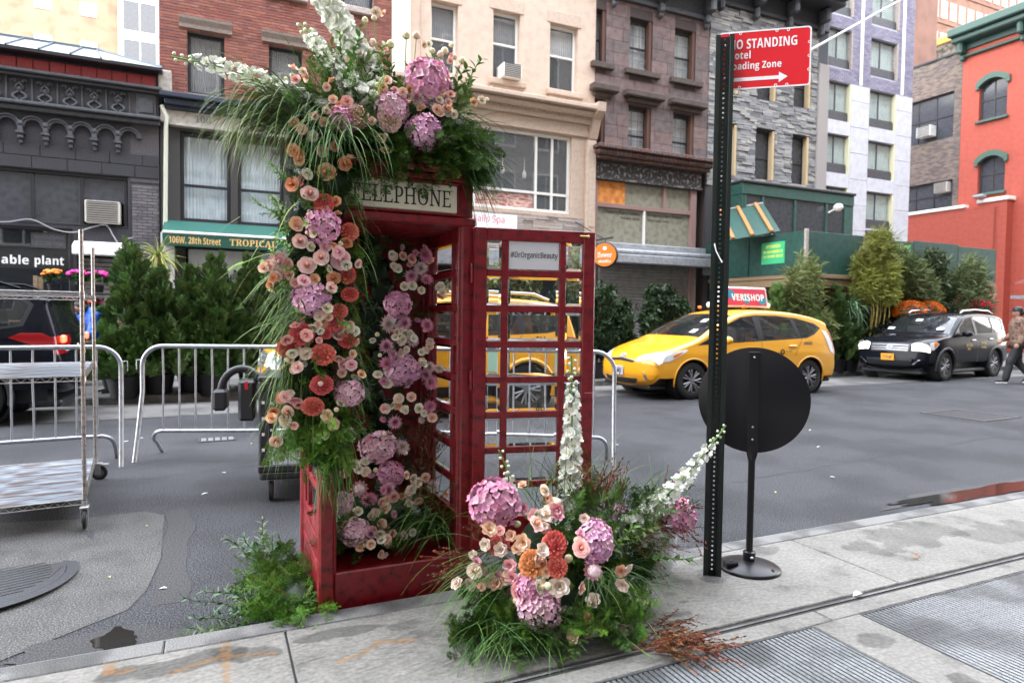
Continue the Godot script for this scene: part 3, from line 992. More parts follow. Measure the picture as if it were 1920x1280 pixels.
	for k in raw.size() - 1:
		for s in 5:
			var pa: Vector2 = raw[maxi(k - 1, 0)]
			var pd: Vector2 = raw[mini(k + 2, raw.size() - 1)]
			var q: Vector2 = (raw[k] as Vector2).cubic_interpolate(raw[k + 1], pa, pd, s / 5.0)
			pts.append(Vector3(q.x, q.y, FZ + 0.06))
	put("cable", G.new().tube(pts, 0.016, 6), M.cable_grey, o)
func brick_building() -> void:
	var o := thing("red_brick_building", "red brick building with black windows under pale stone lintels, number 106", "building")
	var x0 := -1.10
	var x1 := 4.17
	var holes := [[-0.54, 0.24, 6.55, 7.95], [1.21, 1.98, 6.55, 7.95], [2.93, 3.71, 6.55, 7.95], [-0.54, 0.24, 9.22, 10.6], [1.21, 1.98, 9.22, 10.6], [2.93, 3.71, 9.22, 10.6]]
	put("wall", holed(G.new(), x0, x1, 6.44, 15.0, FZ, holes), M.mortar, o)
	body_box(o, x0, x1, 15.0, M.room_dark)
	courses(o, "brick", x0, x1, 6.46, 10.3, FZ, [0.205, 0.205], [0.0675, 0.0675], 0.012, 0.012, holes, M.brick_red, [Color(0.36, 0.125, 0.09), Color(0.42, 0.155, 0.11), Color(0.32, 0.105, 0.08), Color(0.40, 0.17, 0.13), Color(0.30, 0.11, 0.09)], 0, 0.006)
	for h in holes:
		window(o, h[0], h[1], h[2], h[3], FZ - 0.14, {"frame": M.black_paint, "split": 0.0, "w": 0.075, "blind": M.blind_grey})
		if h[2] > 9.0:
			put("sill", G.new().span(h[0] - 0.12, h[1] + 0.12, 9.06, 9.22, FZ, FZ + 0.12, 0.02), M.pale_stone, o)
		else:
			var pr := PackedVector2Array([Vector2(0, 0), Vector2(0.05, 0), Vector2(0.07, 0.08), Vector2(0.15, 0.17), Vector2(0.17, 0.22), Vector2(0, 0.22)])
			var l := put("lintel", G.new().prism(pr, -(h[1] - h[0]) * 0.5 - 0.16, (h[1] - h[0]) * 0.5 + 0.16), M.pale_stone, o)
			l.transform = Transform3D(Basis(Vector3.UP, -PI / 2), Vector3((h[0] + h[1]) * 0.5, 7.99, FZ + 0.013))
	put("storefront_cornice", G.new().span(x0 + 0.02, x1, 6.32, 6.44, FZ, FZ + 0.32, 0.02).span(x0 + 0.1, x1, 6.18, 6.315, FZ, FZ + 0.22, 0.02).span(x0 + 0.14, x1, 6.10, 6.175, FZ, FZ + 0.12), M.navy_cornice, o)
	put("number_band", G.new().span(x0 + 0.02, x1, 5.80, 6.098, FZ - 0.3, FZ + 0.06, 0.01).span(x0 + 0.2, x1, 5.74, 5.797, FZ - 0.3, FZ + 0.14, 0.01), M.cream_band, o)
	words("house_number", "106", "Droid Serif", true, 0.33, 0.16, M.number_grey, o, T(-0.22, 5.96, FZ + 0.061), 0.01)
	put("storefront_wall", holed(G.new(), x0, x1, 0.15, 5.80, FZ - 0.05, [[-0.70, 0.36, 3.64, 5.68], [0.52, 1.55, 3.64, 5.68], [1.72, 2.75, 3.64, 5.68], [2.9, 3.95, 3.64, 5.68], [-0.6, 3.9, 0.15, 3.0]]), M.bronze_frame, o)
	for h in [[-0.70, 0.36], [0.52, 1.55], [1.72, 2.75], [2.9, 3.95]]:
		window(o, h[0], h[1], 3.64, 5.68, FZ - 0.16, {"frame": M.black_paint, "split": 0.40, "w": 0.08, "blind": M.curtain_blue})
	put("drain_pipe", G.new().tube([Vector3(-1.0, 3.35, FZ + 0.12), Vector3(-0.97, 5.7, FZ + 0.12), Vector3(-0.95, 5.9, FZ + 0.14), Vector3(-1.05, 6.15, FZ + 0.1)], 0.045, 8), M.pipe_cream, o)
	put("parapet_cap", G.new().span(x0 - 0.02, -0.85, 6.45, 6.95, FZ, FZ + 0.1, 0.02), M.cream_band, o)
	put("corner_post", G.new().span(x0, x0 + 0.28, 0.15, 3.35, FZ - 0.04, FZ + 0.02, 0.01), M.white_paint, o)
	put("meter_box", G.new().span(-0.62, -0.47, 2.38, 2.62, FZ + 0.02, FZ + 0.12, 0.01), M.black_paint, o)
	put("shop_front", G.new().span(-0.55, 0.42, 0.15, 3.0, FZ - 0.2, FZ - 0.12, 0.01).span(0.42, 3.9, 2.55, 3.0, FZ - 0.2, FZ - 0.1, 0.01).span(1.42, 1.52, 0.15, 2.55, FZ - 0.2, FZ - 0.1, 0.01), M.white_paint, o)
	put("shop_back_wall", G.new().span(0.43, 3.9, 0.15, 2.55, FZ - 0.9, FZ - 0.85), M.white_paint, o)
	words("shop_number", "106", "Droid Serif", true, 0.32, 0.13, M.black_text, o, T(0.27, 2.38, FZ - 0.117))
	var a := thing("shop_awning", "dark green fabric awning reading TROPICAL over the plant shop", "awning", Vector3(-1.02, 0, FZ))
	var sl := G.new()
	sl.quad(Vector3(0, 3.30, 0.75), Vector3(4.9, 3.30, 0.75), Vector3(4.9, 3.62, 0.02), Vector3(0, 3.62, 0.02))
	sl.poly([Vector3(0, 3.30, 0.75), Vector3(0, 3.62, 0.02), Vector3(0, 3.05, 0.02), Vector3(0, 3.05, 0.75)], Vector3.LEFT)
	put("canopy", sl, M.awning_green_top, a)
	put("white_trim", G.new().span(0, 4.9, 3.245, 3.305, 0.72, 0.775, 0.015), M.white_paint, a)
	put("valance", G.new().span(0, 4.9, 2.985, 3.243, 0.745, 0.760), M.awning_green, a)
	words("lettering", "106W. 28th Street", "Droid Sans", true, 1.03, 0.155, M.gold_text, a, T(0.64, 3.115, 0.763))
	words("lettering", "TROPICAL", "Droid Serif", true, 1.0, 0.15, M.gold_text, a, T(1.84, 3.12, 0.763))
func tan_building() -> void:
	var o := thing("tan_stucco_building", "pinkish tan stucco building with white sash windows and a wide second floor window", "building")
	var x0 := 4.17
	var x1 := 10.30
	var holes := [[5.23, 5.99, 7.98, 9.85], [7.01, 7.84, 8.08, 9.97], [8.78, 9.70, 8.06, 9.95]]
	put("wall", holed(G.new(), x0, x1, 6.82, 15.0, FZ, holes).span(x1 - 0.02, x1, 0.15, 15.0, -20, FZ), M.tan_wall, o)
	body_box(o, x0, x1, 15.0, M.room_dark)
	put("wide_pilaster", G.new().span(x0 + 0.01, 4.66, 7.6, 15, FZ, FZ + 0.08, 0.01), M.cream_paint, o)
	put("recess_strip", G.new().span(4.95, 5.0, 7.7, 15, FZ, FZ + 0.03, 0.005), M.tan_trim, o)
	for h in holes:
		window(o, h[0], h[1], h[2], h[3], FZ - 0.16, {"split": 0.5 if h[0] < 6 else 0.55, "w": 0.075, "blind": M.blind_pale if h[0] > 8 else M.blind_grey, "drop": 0.55})
		put("sill", G.new().span(h[0] - 0.12, h[1] + 0.16, h[2] - 0.16, h[2], FZ, FZ + 0.14, 0.02).span(h[0] - 0.06, h[1] + 0.1, h[2] - 0.24, h[2] - 0.163, FZ, FZ + 0.07, 0.01), M.tan_trim, o)
		put("lintel", G.new().span(h[0] - 0.1, h[1] + 0.1, h[3] + 0.002, h[3] + 0.35, FZ, FZ + 0.025, 0.01), M.tan_trim, o)
	conditioner(o, Vector3(7.48, 8.28, FZ + 0.06), Vector3(0.56, 0.38, 0.5), M.white_frame)
	put("storefront_cornice", G.new().span(x0, 10.18, 7.53, 7.66, FZ, FZ + 0.52, 0.02).span(x0, 10.14, 7.36, 7.525, FZ, FZ + 0.36, 0.04).span(x0, 10.1, 7.18, 7.355, FZ, FZ + 0.18, 0.02), M.tan_trim, o)
	var g := G.new()
	for k in 60:
		g.span(4.3 + 0.098 * k, 4.35 + 0.098 * k, 7.30, 7.36, FZ + 0.18, FZ + 0.24)
	tag(put("dentil", g, M.tan_trim, o), "", "", "", "stuff")
	var pr := PackedVector2Array([Vector2(0, 6.75), Vector2(0.12, 6.8), Vector2(0.2, 7.0), Vector2(0.3, 7.3), Vector2(0.55, 7.5), Vector2(0.58, 7.75), Vector2(0, 7.75)])
	var br := put("corner_bracket", G.new().prism(pr, -0.13, 0.13), M.tan_trim, o)
	br.transform = Transform3D(Basis(Vector3.UP, -PI / 2), Vector3(10.22, 0, FZ + 0.001))
	put("frieze", G.new().span(x0, 10.08, 6.83, 7.178, FZ, FZ + 0.07, 0.01), M.tan_trim, o)
	put("storefront_wall", holed(G.new(), x0, x1, 0.15, 6.82, FZ, [[5.6, 9.55, 4.55, 6.80], [4.5, 10.0, 0.15, 3.4]]), M.tan_trim, o)
	window(o, 5.6, 9.55, 4.55, 6.80, FZ - 0.1, {"split": 0.22, "w": 0.09, "mullions": [6.55, 8.44, 8.96], "room": M.spandrel_grey})
	var poster := G.new()
	poster.quad(Vector3(6.62, 4.64, FZ - 0.19), Vector3(8.38, 4.64, FZ - 0.19), Vector3(8.38, 5.04, FZ - 0.19), Vector3(6.62, 5.04, FZ - 0.19))
	put("window_poster", poster, hands_print(), o)
	for k in 3:
		put("hanging_lamp", G.new().at(T(6.9 + 0.7 * k, 5.75 - 0.08 * k, FZ - 0.6)).lathe([Vector2(0.045, 0), Vector2(0.06, 0.02), Vector2(0.06, 0.16), Vector2(0.012, 0.24), Vector2(0.006, 0.6)], 10), M.white_frame, o)
	put("pier", G.new().span(10.0, 10.30, 0.15, 6.74, FZ, FZ + 0.16, 0.02).span(10.06, 10.26, 4.2, 5.9, FZ + 0.16, FZ + 0.18, 0.01), M.tan_trim, o)
	courses(o, "stone", 4.3, 9.99, 3.45, 4.46, FZ, [0.25, 0.55], [0.05, 0.09], 0.008, 0.02, [], M.stone_tan, [Color(0.50, 0.41, 0.36), Color(0.58, 0.47, 0.41), Color(0.42, 0.35, 0.31), Color(0.60, 0.52, 0.47)], 0, 0.02)
	put("shop_front", G.new().span(4.5, 10.0, 0.15, 3.4, FZ - 0.5, FZ - 0.4), M.room_dark, o)
	put("shop_gate", G.new().span(5.0, 9.9, 2.9, 3.38, FZ - 0.2, FZ + 0.25, 0.02), M.awning_metal, o)
	var b := thing("nail_salon_banner", "white vinyl banner reading Nails Spa in red below the wide window", "banner", Vector3(7.06, 4.14, FZ + 0.06))
	put("vinyl", G.new().span(-0.72, 0.72, -0.24, 0.24, 0, 0.01), M.white_vinyl, b)
	words("lettering", "Nails Spa", "Droid Sans", false, 0.98, 0.26, M.pink_text, b, T(-0.16, 0.06, 0.012))
	words("lettering", "212-243-2480", "Droid Sans", false, 0.56, 0.075, M.pink_text, b, T(0.32, -0.17, 0.012))
	var s := thing("blade_sign", "round orange sign hung from an iron arm beside the roller shutter", "sign", Vector3(9.80, 3.25, FZ + 1.5))
	var q := deg_to_rad(-40)
	var tilt := Transform3D(Basis(Vector3.UP, q), Vector3.ZERO)
	put("case", G.new().at(tilt * Transform3D(Basis(Vector3.RIGHT, PI / 2), Vector3.ZERO)).lathe([Vector2(0, -0.09), Vector2(0.33, -0.09), Vector2(0.36, -0.06), Vector2(0.36, 0.06), Vector2(0.33, 0.09), Vector2(0, 0.09)], 32), M.black_paint, s)
	for k in [1.0, -1.0]:
		put("face", G.new().at(tilt * Transform3D(Basis(Vector3.RIGHT, PI / 2), Vector3(0, 0, 0.0))).lathe([Vector2(0.0, 0.094 * k), Vector2(0.315, 0.094 * k)], 32), mk("orange_face", 0.85, 0.20, 0.015, 0.4) if k > 0 else M.orange_face, s)
	words("lettering", "flower", "Droid Serif", true, 0.40, 0.14, M.white_text, s, tilt * T(0, 0.0, 0.097))
	words("lettering", "studio", "Droid Sans", true, 0.34, 0.09, M.white_text, s, tilt * T(0, -0.17, 0.097))
	put("emblem", G.new().at(tilt * Transform3D(Basis(Vector3.RIGHT, PI / 2), Vector3(0, 0.18, 0.1))).lathe([Vector2(0, -0.002), Vector2(0.055, -0.002), Vector2(0.055, 0.002), Vector2(0, 0.002)], 12), M.white_text, s)
	put("arm", G.new().bar(Vector3(-0.1, 0.44, -1.5), Vector3(0.05, 0.46, 0.3), 0.022, 6).bar(Vector3(-0.1, 1.1, -1.5), Vector3(0.0, 0.46, -0.1), 0.014, 6).bar(Vector3(0, 0.34, 0), Vector3(0, 0.46, 0), 0.012, 6), M.old_iron, s)
func hands_print() -> StandardMaterial3D:
	var t := noise_tex(0.012, 2, [[0.0, Color(0.55, 0.16, 0.14)], [0.35, Color(0.86, 0.58, 0.5)], [0.55, Color(0.95, 0.85, 0.8)], [0.75, Color(0.9, 0.62, 0.55)], [1.0, Color(0.4, 0.3, 0.28)]], 256, 0.0, 1, 44)
	var m := mk("salon_poster", 1, 1, 1, 0.4)
	m.albedo_texture = t
	return m
func brown_building() -> void:
	var o := thing("brownstone_building", "narrow brownstone building with a rusty shopfront cornice and papered second floor windows", "building")
	var x0 := 10.30
	var x1 := 14.57
	var holes := []
	for y in [[9.08, 10.66], [6.66, 8.02]]:
		for x in [[9.72, 10.66], [11.50, 12.34], [13.19, 14.02]]:
			holes.append([maxf(x[0], x0 + 0.02), x[1], y[0], y[1]])
	put("wall", holed(G.new(), x0, x1, 6.45, 14.0, FZ, holes).span(x1 - 0.02, x1, 0.15, 14.0, -20, FZ), M.brown_joint, o)
	body_box(o, x0, x1, 14.0, M.room_dark)
	courses(o, "ashlar", x0 + 0.01, x1 - 0.01, 6.62, 11.05, FZ, [0.62, 0.82], [0.36, 0.36], 0.010, 0.012, holes, M.brownstone, [Color(0.185, 0.135, 0.130), Color(0.205, 0.145, 0.135), Color(0.17, 0.128, 0.126), Color(0.22, 0.15, 0.135)], 200, 0.004)
	for h in holes:
		var up: bool = h[2] > 8.5
		window(o, h[0], h[1], h[2], h[3], FZ - 0.2, {"frame": M.bronze_frame, "split": 0.48 if up else 0.36, "w": 0.07, "rail": M.black_paint, "blind": M.blind_pale, "bars": [3, 4], "bar_m": M.blind_grey})
		put("jamb", G.new().span(h[1] - 0.11, h[1] - 0.002, h[2], h[3], FZ - 0.19, FZ - 0.02, 0.01), mk("jamb_brown", 0.10, 0.045, 0.03, 0.7) if not M.has("jamb_brown") else M.jamb_brown, o)
		if up:
			put("sill", G.new().span(h[0] - 0.2, h[1] + 0.24, h[2] - 0.17, h[2], FZ, FZ + 0.16, 0.015), M.brown_trim, o)
		else:
			put("lintel", G.new().span(h[0] - 0.22, h[1] + 0.36, h[3] + 0.2, h[3] + 0.40, FZ, FZ + 0.28, 0.03).span(h[0] - 0.1, h[1] + 0.2, h[3] + 0.06, h[3] + 0.197, FZ, FZ + 0.12, 0.02), M.brown_trim, o)
	put("roof_cornice", G.new().span(x0, x1, 11.05, 11.2, FZ, FZ + 0.12, 0.02).span(x0, x1, 11.75, 12.1, FZ, FZ + 0.75, 0.03).span(x0, x1, 11.203, 11.747, FZ, FZ + 0.05), M.dark_trim, o)
	for k in [10.85, 12.55, 14.35]:
		put("bracket", G.new().span(k - 0.11, k + 0.11, 11.2, 11.74, FZ + 0.05, FZ + 0.5, 0.05).span(k - 0.09, k + 0.09, 10.9, 11.2, FZ + 0.01, FZ + 0.28, 0.05).ball(Vector3(k, 10.86, FZ + 0.12), Vector3(0.09, 0.12, 0.1), 6, 8), M.dark_trim, o)
	put("storefront_cornice", G.new().span(x0 - 0.12, x1 + 0.05, 6.50, 6.62, FZ, FZ + 0.50, 0.02).span(x0 - 0.08, x1 + 0.02, 6.34, 6.497, FZ, FZ + 0.40, 0.05).span(x0, x1 - 0.03, 6.24, 6.337, FZ, FZ + 0.26, 0.02), M.rusty_cornice, o)
	put("sign_board", G.new().span(x0, 14.35, 5.74, 6.238, FZ - 0.2, FZ + 0.05, 0.01).span(x0, 14.35, 5.66, 5.738, FZ - 0.2, FZ + 0.12, 0.01), M.peeling_board, o)
	put("pier", G.new().span(13.98, 14.2, 0.15, 5.658, FZ - 0.2, FZ + 0.02, 0.01).span(x0, 10.46, 0.15, 5.658, FZ - 0.2, FZ + 0.02, 0.01).span(10.46, 13.98, 4.86, 4.99, FZ - 0.18, FZ, 0.01).span(12.90, 13.02, 4.99, 5.658, FZ - 0.18, FZ, 0.01), mk("old_pink", 0.27, 0.17, 0.15, 0.75), o)
	put("mullion", G.new().span(12.16, 12.23, 3.78, 4.86, FZ - 0.1, FZ - 0.01, 0.01), M.white_frame, o)
	put("plywood_sheet", G.new().span(10.47, 11.48, 4.995, 5.655, FZ - 0.1, FZ - 0.05, 0.006), M.plywood, o)
	for p in [[11.49, 12.90, 4.995, 5.655], [13.02, 13.975, 4.995, 5.655], [10.47, 12.16, 3.78, 4.855], [12.23, 13.975, 3.78, 4.855]]:
		put("papered_pane", G.new().span(p[0], p[1], p[2], p[3], FZ - 0.12, FZ - 0.1), M.papered_glass, o)
	words("lettering", "Flowers Plants Greens", "Droid Serif", true, 1.28, 0.12, M.black_text, o, T(11.42, 4.76, FZ - 0.097))
	words("lettering", "Holiday Items", "Droid Serif", true, 0.75, 0.11, M.black_text, o, T(11.72, 4.59, FZ - 0.097))
	words("lettering", "Wrapping Paper Sleeves", "Droid Serif", true, 1.36, 0.12, M.black_text, o, T(13.02, 4.76, FZ - 0.097))
	words("lettering", "Wholesale Only", "Droid Serif", true, 0.86, 0.11, M.black_text, o, T(12.78, 4.59, FZ - 0.097))
	put("shutter_hood", G.new().span(10.5, 14.28, 3.58, 3.77, FZ - 0.05, FZ + 0.42, 0.02).span(10.45, 14.42, 3.42, 3.577, FZ - 0.05, FZ + 0.62, 0.05).span(10.45, 14.48, 3.16, 3.417, FZ + 0.3, FZ + 0.66, 0.02), M.awning_metal, o)
	put("junction_box", G.new().span(14.5, 14.95, 2.95, 3.45, FZ, FZ + 0.5, 0.02), M.awning_metal, o)
	for k in 30:
		put("shutter_slat", G.new().at(T(0, 0, 0)).span(10.60, 14.16, 0.18 + 0.1 * k, 0.27 + 0.1 * k, FZ - 0.08, FZ - 0.04, 0.02), M.shutter_metal, o)
	put("shutter_rail", G.new().span(14.16, 14.24, 0.15, 3.2, FZ - 0.1, FZ + 0.03, 0.01).span(10.52, 10.60, 0.15, 3.2, FZ - 0.1, FZ + 0.03, 0.01), M.shutter_metal, o)
	put("shutter_back", G.new().span(10.6, 14.16, 0.15, 3.4, FZ - 0.12, FZ - 0.085), M.shutter_metal, o)
	put("doorway", G.new().span(14.24, 14.56, 0.15, 5.9, FZ - 0.6, FZ - 0.5), M.room_dark, o)
	var gf := G.new()
	var r2 := RandomNumberGenerator.new(); r2.seed = 5
	for s in [[11.45, 1.86, 0.9, 0.34, 7], [12.75, 1.86, 0.55, 0.2, 6], [13.2, 1.72, 0.6, 0.2, 5], [11.2, 1.45, 2.3, 0.2, 16]]:
		for k in s[4]:
			var bx: float = s[0] + s[2] * k / s[4]
			var pts := []
			for j in 6:
				pts.append(Vector3(bx + r2.randf_range(-0.07, 0.14), s[1] + s[3] * r2.randf_range(-0.5, 0.5), FZ - 0.034))
			gf.ribbon(pts, [0.03, 0.035, 0.03, 0.025, 0.03, 0.02], Vector3(0.5, 0.8, 0).normalized())
	put("graffiti", gf, M.black_text, o)
func grey_building() -> void:
	var o := thing("grey_stone_building", "building faced with rough grey stacked stone behind the green shed", "building")
	var x0 := 14.58
	var x1 := 19.98
	var holes := []
	for y in [[6.30, 7.98], [8.98, 10.6]]:
		for x in [[14.95, 15.83], [16.64, 17.52], [18.32, 19.16]]:
			holes.append([x[0], x[1], y[0], y[1]])
	put("wall", holed(G.new(), x0, x1, 0.15, 13.0, FZ, holes, 0.3), M.slate_joint, o)
	body_box(o, x0, x1, 13.0, M.room_dark)
	courses(o, "stone", x0, 19.46, 5.9, 11.7, FZ, [0.22, 0.48], [0.07, 0.10], 0.008, 0.012, holes, M.slate_stone, [Color(0.37, 0.37, 0.375), Color(0.45, 0.44, 0.42), Color(0.29, 0.29, 0.30), Color(0.52, 0.50, 0.46), Color(0.36, 0.355, 0.35), Color(0.23, 0.23, 0.24)], 300, 0.045)
	for h in holes:
		window(o, h[0], h[1], h[2], h[3], FZ - 0.2, {"frame": M.bronze_frame, "split": 0.45, "w": 0.05, "glass": M.dusty_glass})
		put("bare_reveal", G.new().span(h[1] - 0.09, h[1], h[2], h[3], FZ - 0.19, FZ + 0.01, 0.01), M.raw_wood_reveal, o)
	put("pilaster", G.new().span(19.47, 19.98, 0.15, 10.6, FZ, FZ + 0.1, 0.02), mk("worn_pilaster", 0.32, 0.29, 0.275, 0.85), o)
	put("roof_cornice", G.new().span(x0, x1 - 0.1, 11.7, 11.85, FZ, FZ + 0.15, 0.02).span(x0, x1 - 0.1, 11.853, 12.35, FZ, FZ + 0.08).span(x0, x1 - 0.1, 12.353, 12.5, FZ, FZ + 0.8, 0.03), M.old_iron, o)
	put("cornice_lip", G.new().span(x0, x1 - 0.1, 12.503, 12.68, FZ, FZ + 0.95, 0.03), M.rusty_cornice, o)
	for k in [14.9, 16.4, 17.9, 19.4]:
		put("bracket", G.new().span(k - 0.1, k + 0.1, 11.86, 12.35, FZ + 0.08, FZ + 0.55, 0.06).span(k - 0.08, k + 0.08, 11.45, 11.857, FZ + 0.02, FZ + 0.3, 0.06), M.dark_trim, o)
func white_building() -> void:
	var o := thing("white_panel_building", "modern building with white panels below and purple grey brick above", "building")
	var x0 := 20.0
	var x1 := 24.62
	var holes := []
	for x in [[20.0, 21.22], [22.2, 23.72]]:
		for k in 5:
			holes.append([x[0], x[1], 5.0 + 1.885 * k, 6.38 + 1.885 * k])
	put("wall", holed(G.new(), x0, x1, 0.15, 15.8, FZ, holes, 0.3).span(x1 - 0.02, x1, 0.15, 15.8, -30, FZ), M.panel_joint, o)
	body_box(o, x0, x1, 15.8, M.room_dark, FZ - 1.0, -30)
	for h in holes:
		window(o, h[0], h[1], h[2] + 0.32, h[3], FZ - 0.08, {"frame": M.spandrel_grey, "split": 0.0, "w": 0.05, "mullions": [lerpf(h[0], h[1], 0.42)], "blind": M.curtain_green})
		put("spandrel", G.new().span(h[0], h[1], h[2], h[2] + 0.32, FZ - 0.24, FZ - 0.06, 0.01), M.spandrel_grey, o)
		put("bright_reveal", G.new().span(h[1] - 0.07, h[1], h[2], h[3], FZ - 0.17, FZ + 0.03, 0.01), M.yellow_reveal if h[3] < 10.3 else M.pale_stone, o)
	var xs := [x0, 21.22, 22.2, 23.72, x1]
	for a in 4:
		var col: bool = a == 1 or a == 3
		var y := 0.15
		while y < 10.14:
			var y1 := minf(y + 0.9425, 10.16 if col else 9.2)
			if y1 - y > 0.05:
				var cut := false
				if not col:
					for h in holes:
						if h[0] == xs[a] and y < h[3] - 0.02 and y1 > h[2] + 0.02: cut = true
				if not cut:
					put("panel", G.new().span(xs[a] + 0.006, xs[a + 1] - 0.006, y + 0.006, y1 - 0.006, FZ, FZ + 0.03, 0.006), M.white_panel, o)
			y += 0.9425 if col else 0.05
			if not col:
				for h in holes:
					if h[0] == xs[a] and absf(y - h[3]) < 0.026 and h[3] < 9.0:
						put("panel", G.new().span(xs[a] + 0.006, xs[a + 1] - 0.006, h[3] + 0.006, h[3] + 0.50, FZ, FZ + 0.03, 0.006), M.white_panel, o)
				y = y if y < 10.2 else 99.0
	courses(o, "brick", x0, x1, 10.17, 15.6, FZ, [0.21, 0.21], [0.075, 0.075], 0.012, 0.014, holes, M.brick_purple, [Color(0.24, 0.22, 0.30), Color(0.27, 0.25, 0.33), Color(0.21, 0.20, 0.27), Color(0.29, 0.265, 0.335)])
	courses(o, "brick", x0, 21.22, 8.9, 10.17, FZ, [0.21, 0.21], [0.075, 0.075], 0.012, 0.013, holes, M.brick_purple, [Color(0.24, 0.22, 0.30), Color(0.27, 0.25, 0.33)])
	courses(o, "brick", 22.2, 23.72, 10.0, 10.17, FZ, [0.21, 0.21], [0.075, 0.075], 0.012, 0.013, holes, M.brick_purple, [Color(0.24, 0.22, 0.30), Color(0.27, 0.25, 0.33)])
	for k in [[21.62, 21.76], [23.92, 24.06]]:
		put("white_strip", G.new().span(k[0], k[1], 10.17, 15.8, FZ, FZ + 0.05, 0.01), M.white_paint, o)
	var p := thing("flag_pole", "white flag pole with a ball tip slanting out above the red parking sign", "flag pole", Vector3(18.9, 11.0, FZ + 0.8))
	put("pole", G.new().tube([Vector3(-0.7, -0.5, -0.7), Vector3(2.9, 1.75, 1.0)], [0.05, 0.03], 8), M.white_paint, p)
	put("ball", G.new().ball(Vector3(2.95, 1.78, 1.02), 0.08, 8, 12), M.white_paint, p)
	put("bracket", G.new().box(Vector3(-0.7, -0.5, -0.75), Vector3(0.2, 0.3, 0.15), 0.02), M.old_iron, p)
func wallx(o: Node, called: String, X: float, z0: float, z1: float, y0: float, y1: float, holes: Array, m: Material) -> void:
	var g := holed(G.new(), z0, z1, y0, y1, 0, holes, 0.3)
	var n := put(called, g, m, o)
	n.transform = Transform3D(Basis(Vector3(0, 0, 1), Vector3.UP, Vector3(-1, 0, 0)), Vector3(X, 0, 0))
func red_building() -> void:
	var X := 34.0
	var o := thing("red_corner_building", "bright red corner building with a dark green cornice and arched windows", "building")
	var tr := Transform3D(Basis(Vector3(0, 0, 1), Vector3.UP, Vector3(-1, 0, 0)), Vector3(X, 0, 0))
	var arch := [[-19.80, -18.55, 11.32, 13.25], [-19.72, -18.52, 7.78, 9.55]]
	var big := [[-23.9, -20.98, 10.9, 13.2], [-23.9, -20.90, 7.3, 8.75]]
	wallx(o, "red_wall", X, -20.62, -13.0, 0.15, 15.0, arch, M.red_wall)
	wallx(o, "sooty_wall", X, -26.0, -20.62, 0.15, 15.0, big, M.sooty_brick)
	put("core", G.new().span(X + 1.0, X + 16, 0.1, 14.9, -26, -13), M.room_dark, o)
	var holder := Node3D.new()
	kin(holder, "facade", o)
	holder.transform = tr
	courses(holder, "brick", -26.0, -20.63, 6.9, 14.9, 0, [0.22, 0.22], [0.075, 0.075], 0.012, 0.012, big, M.brick_grey, [Color(0.21, 0.16, 0.14), Color(0.26, 0.20, 0.17), Color(0.17, 0.135, 0.125), Color(0.30, 0.235, 0.19)], 0, 0.006)
	for h in arch:
		var w := window(holder, h[0], h[1], h[2], h[3], -0.16, {"frame": M.bronze_frame, "split": 0.5, "w": 0.07, "mullions": [(h[0] + h[1]) * 0.5], "glass": M.dusty_glass})
		var cx: float = (h[0] + h[1]) * 0.5
		var hw: float = (h[1] - h[0]) * 0.5
		var p := PackedVector2Array()
		for k in 13:
			var u := -1.0 + k / 6.0
			p.append(Vector2(cx + u * (hw + 0.12), h[3] - 0.10 + 0.34 * (1.0 - u * u)))
		for k in 13:
			var u := 1.0 - k / 6.0
			p.append(Vector2(cx + u * (hw - 0.02), h[3] - 0.30 + 0.28 * (1.0 - u * u)))
		put("arch_hood", G.new().prism(p, -0.1, 0.14), M.arch_green, holder)
		for e in [h[0] - 0.06, h[1] + 0.06]:
			put("ear", G.new().span(e - 0.08, e + 0.08, h[3] - 0.42, h[3] - 0.09, 0, 0.13, 0.02), M.arch_green, holder)
		put("sill", G.new().span(h[0] - 0.1, h[1] + 0.1, h[2] - 0.12, h[2], 0, 0.14, 0.02), M.arch_green, holder)
	for h in big:
		window(holder, h[0], h[1], h[2], h[3], -0.16, {"frame": M.black_paint, "split": 0.5, "w": 0.09, "mullions": [h[0] + 1.0, h[0] + 1.95], "glass": M.dusty_glass})
	conditioner(holder, Vector3(-22.3, 11.42, 0.1), Vector3(0.75, 0.55, 0.5), M.white_frame)
	conditioner(holder, Vector3(-21.4, 8.40, 0.0), Vector3(0.65, 0.5, 0.4), M.air_conditioner)
	var c := G.new()
	c.span(-20.9, -13, 15.55, 15.95, -0.2, 0.95, 0.05).span(-20.85, -13, 15.28, 15.547, -0.2, 0.72, 0.06).span(-20.7, -13, 14.98, 15.277, -0.2, 0.12, 0.02).span(-20.6, -13, 14.62, 14.75, 0, 0.2, 0.03)
	put("cornice", c, M.cornice_green, holder)
	for k in [-20.55, -17.9]:
		put("bracket", G.new().span(k - 0.14, k + 0.14, 14.75, 15.5, 0.02, 0.55, 0.08).span(k - 0.1, k + 0.1, 14.45, 14.748, 0.02, 0.3, 0.06), M.cornice_green, holder)
	put("parapet_cap", G.new().span(-26, -20.63, 14.99, 15.1, -0.2, 0.06, 0.01), M.old_iron, holder)
	var low := thing("red_side_wing", "low red painted wing with a white coping below the sooty brick wall", "building")
	put("wall", G.new().span(33.5, 50, 0.15, 7.12, -26, -18.1), M.red_wall, low)
	put("coping", G.new().span(33.42, 33.8, 7.12, 7.28, -26, -19.95, 0.02).span(33.42, 33.8, 7.24, 7.42, -19.4, -18.0, 0.02).span(33.8, 50, 7.24, 7.42, -18.3, -18.0, 0.02), M.coping_white, low)
	put("upstand", G.new().span(33.5, 50, 7.122, 7.24, -19.4, -18.1), M.red_wall, low)
	var cs := G.new()
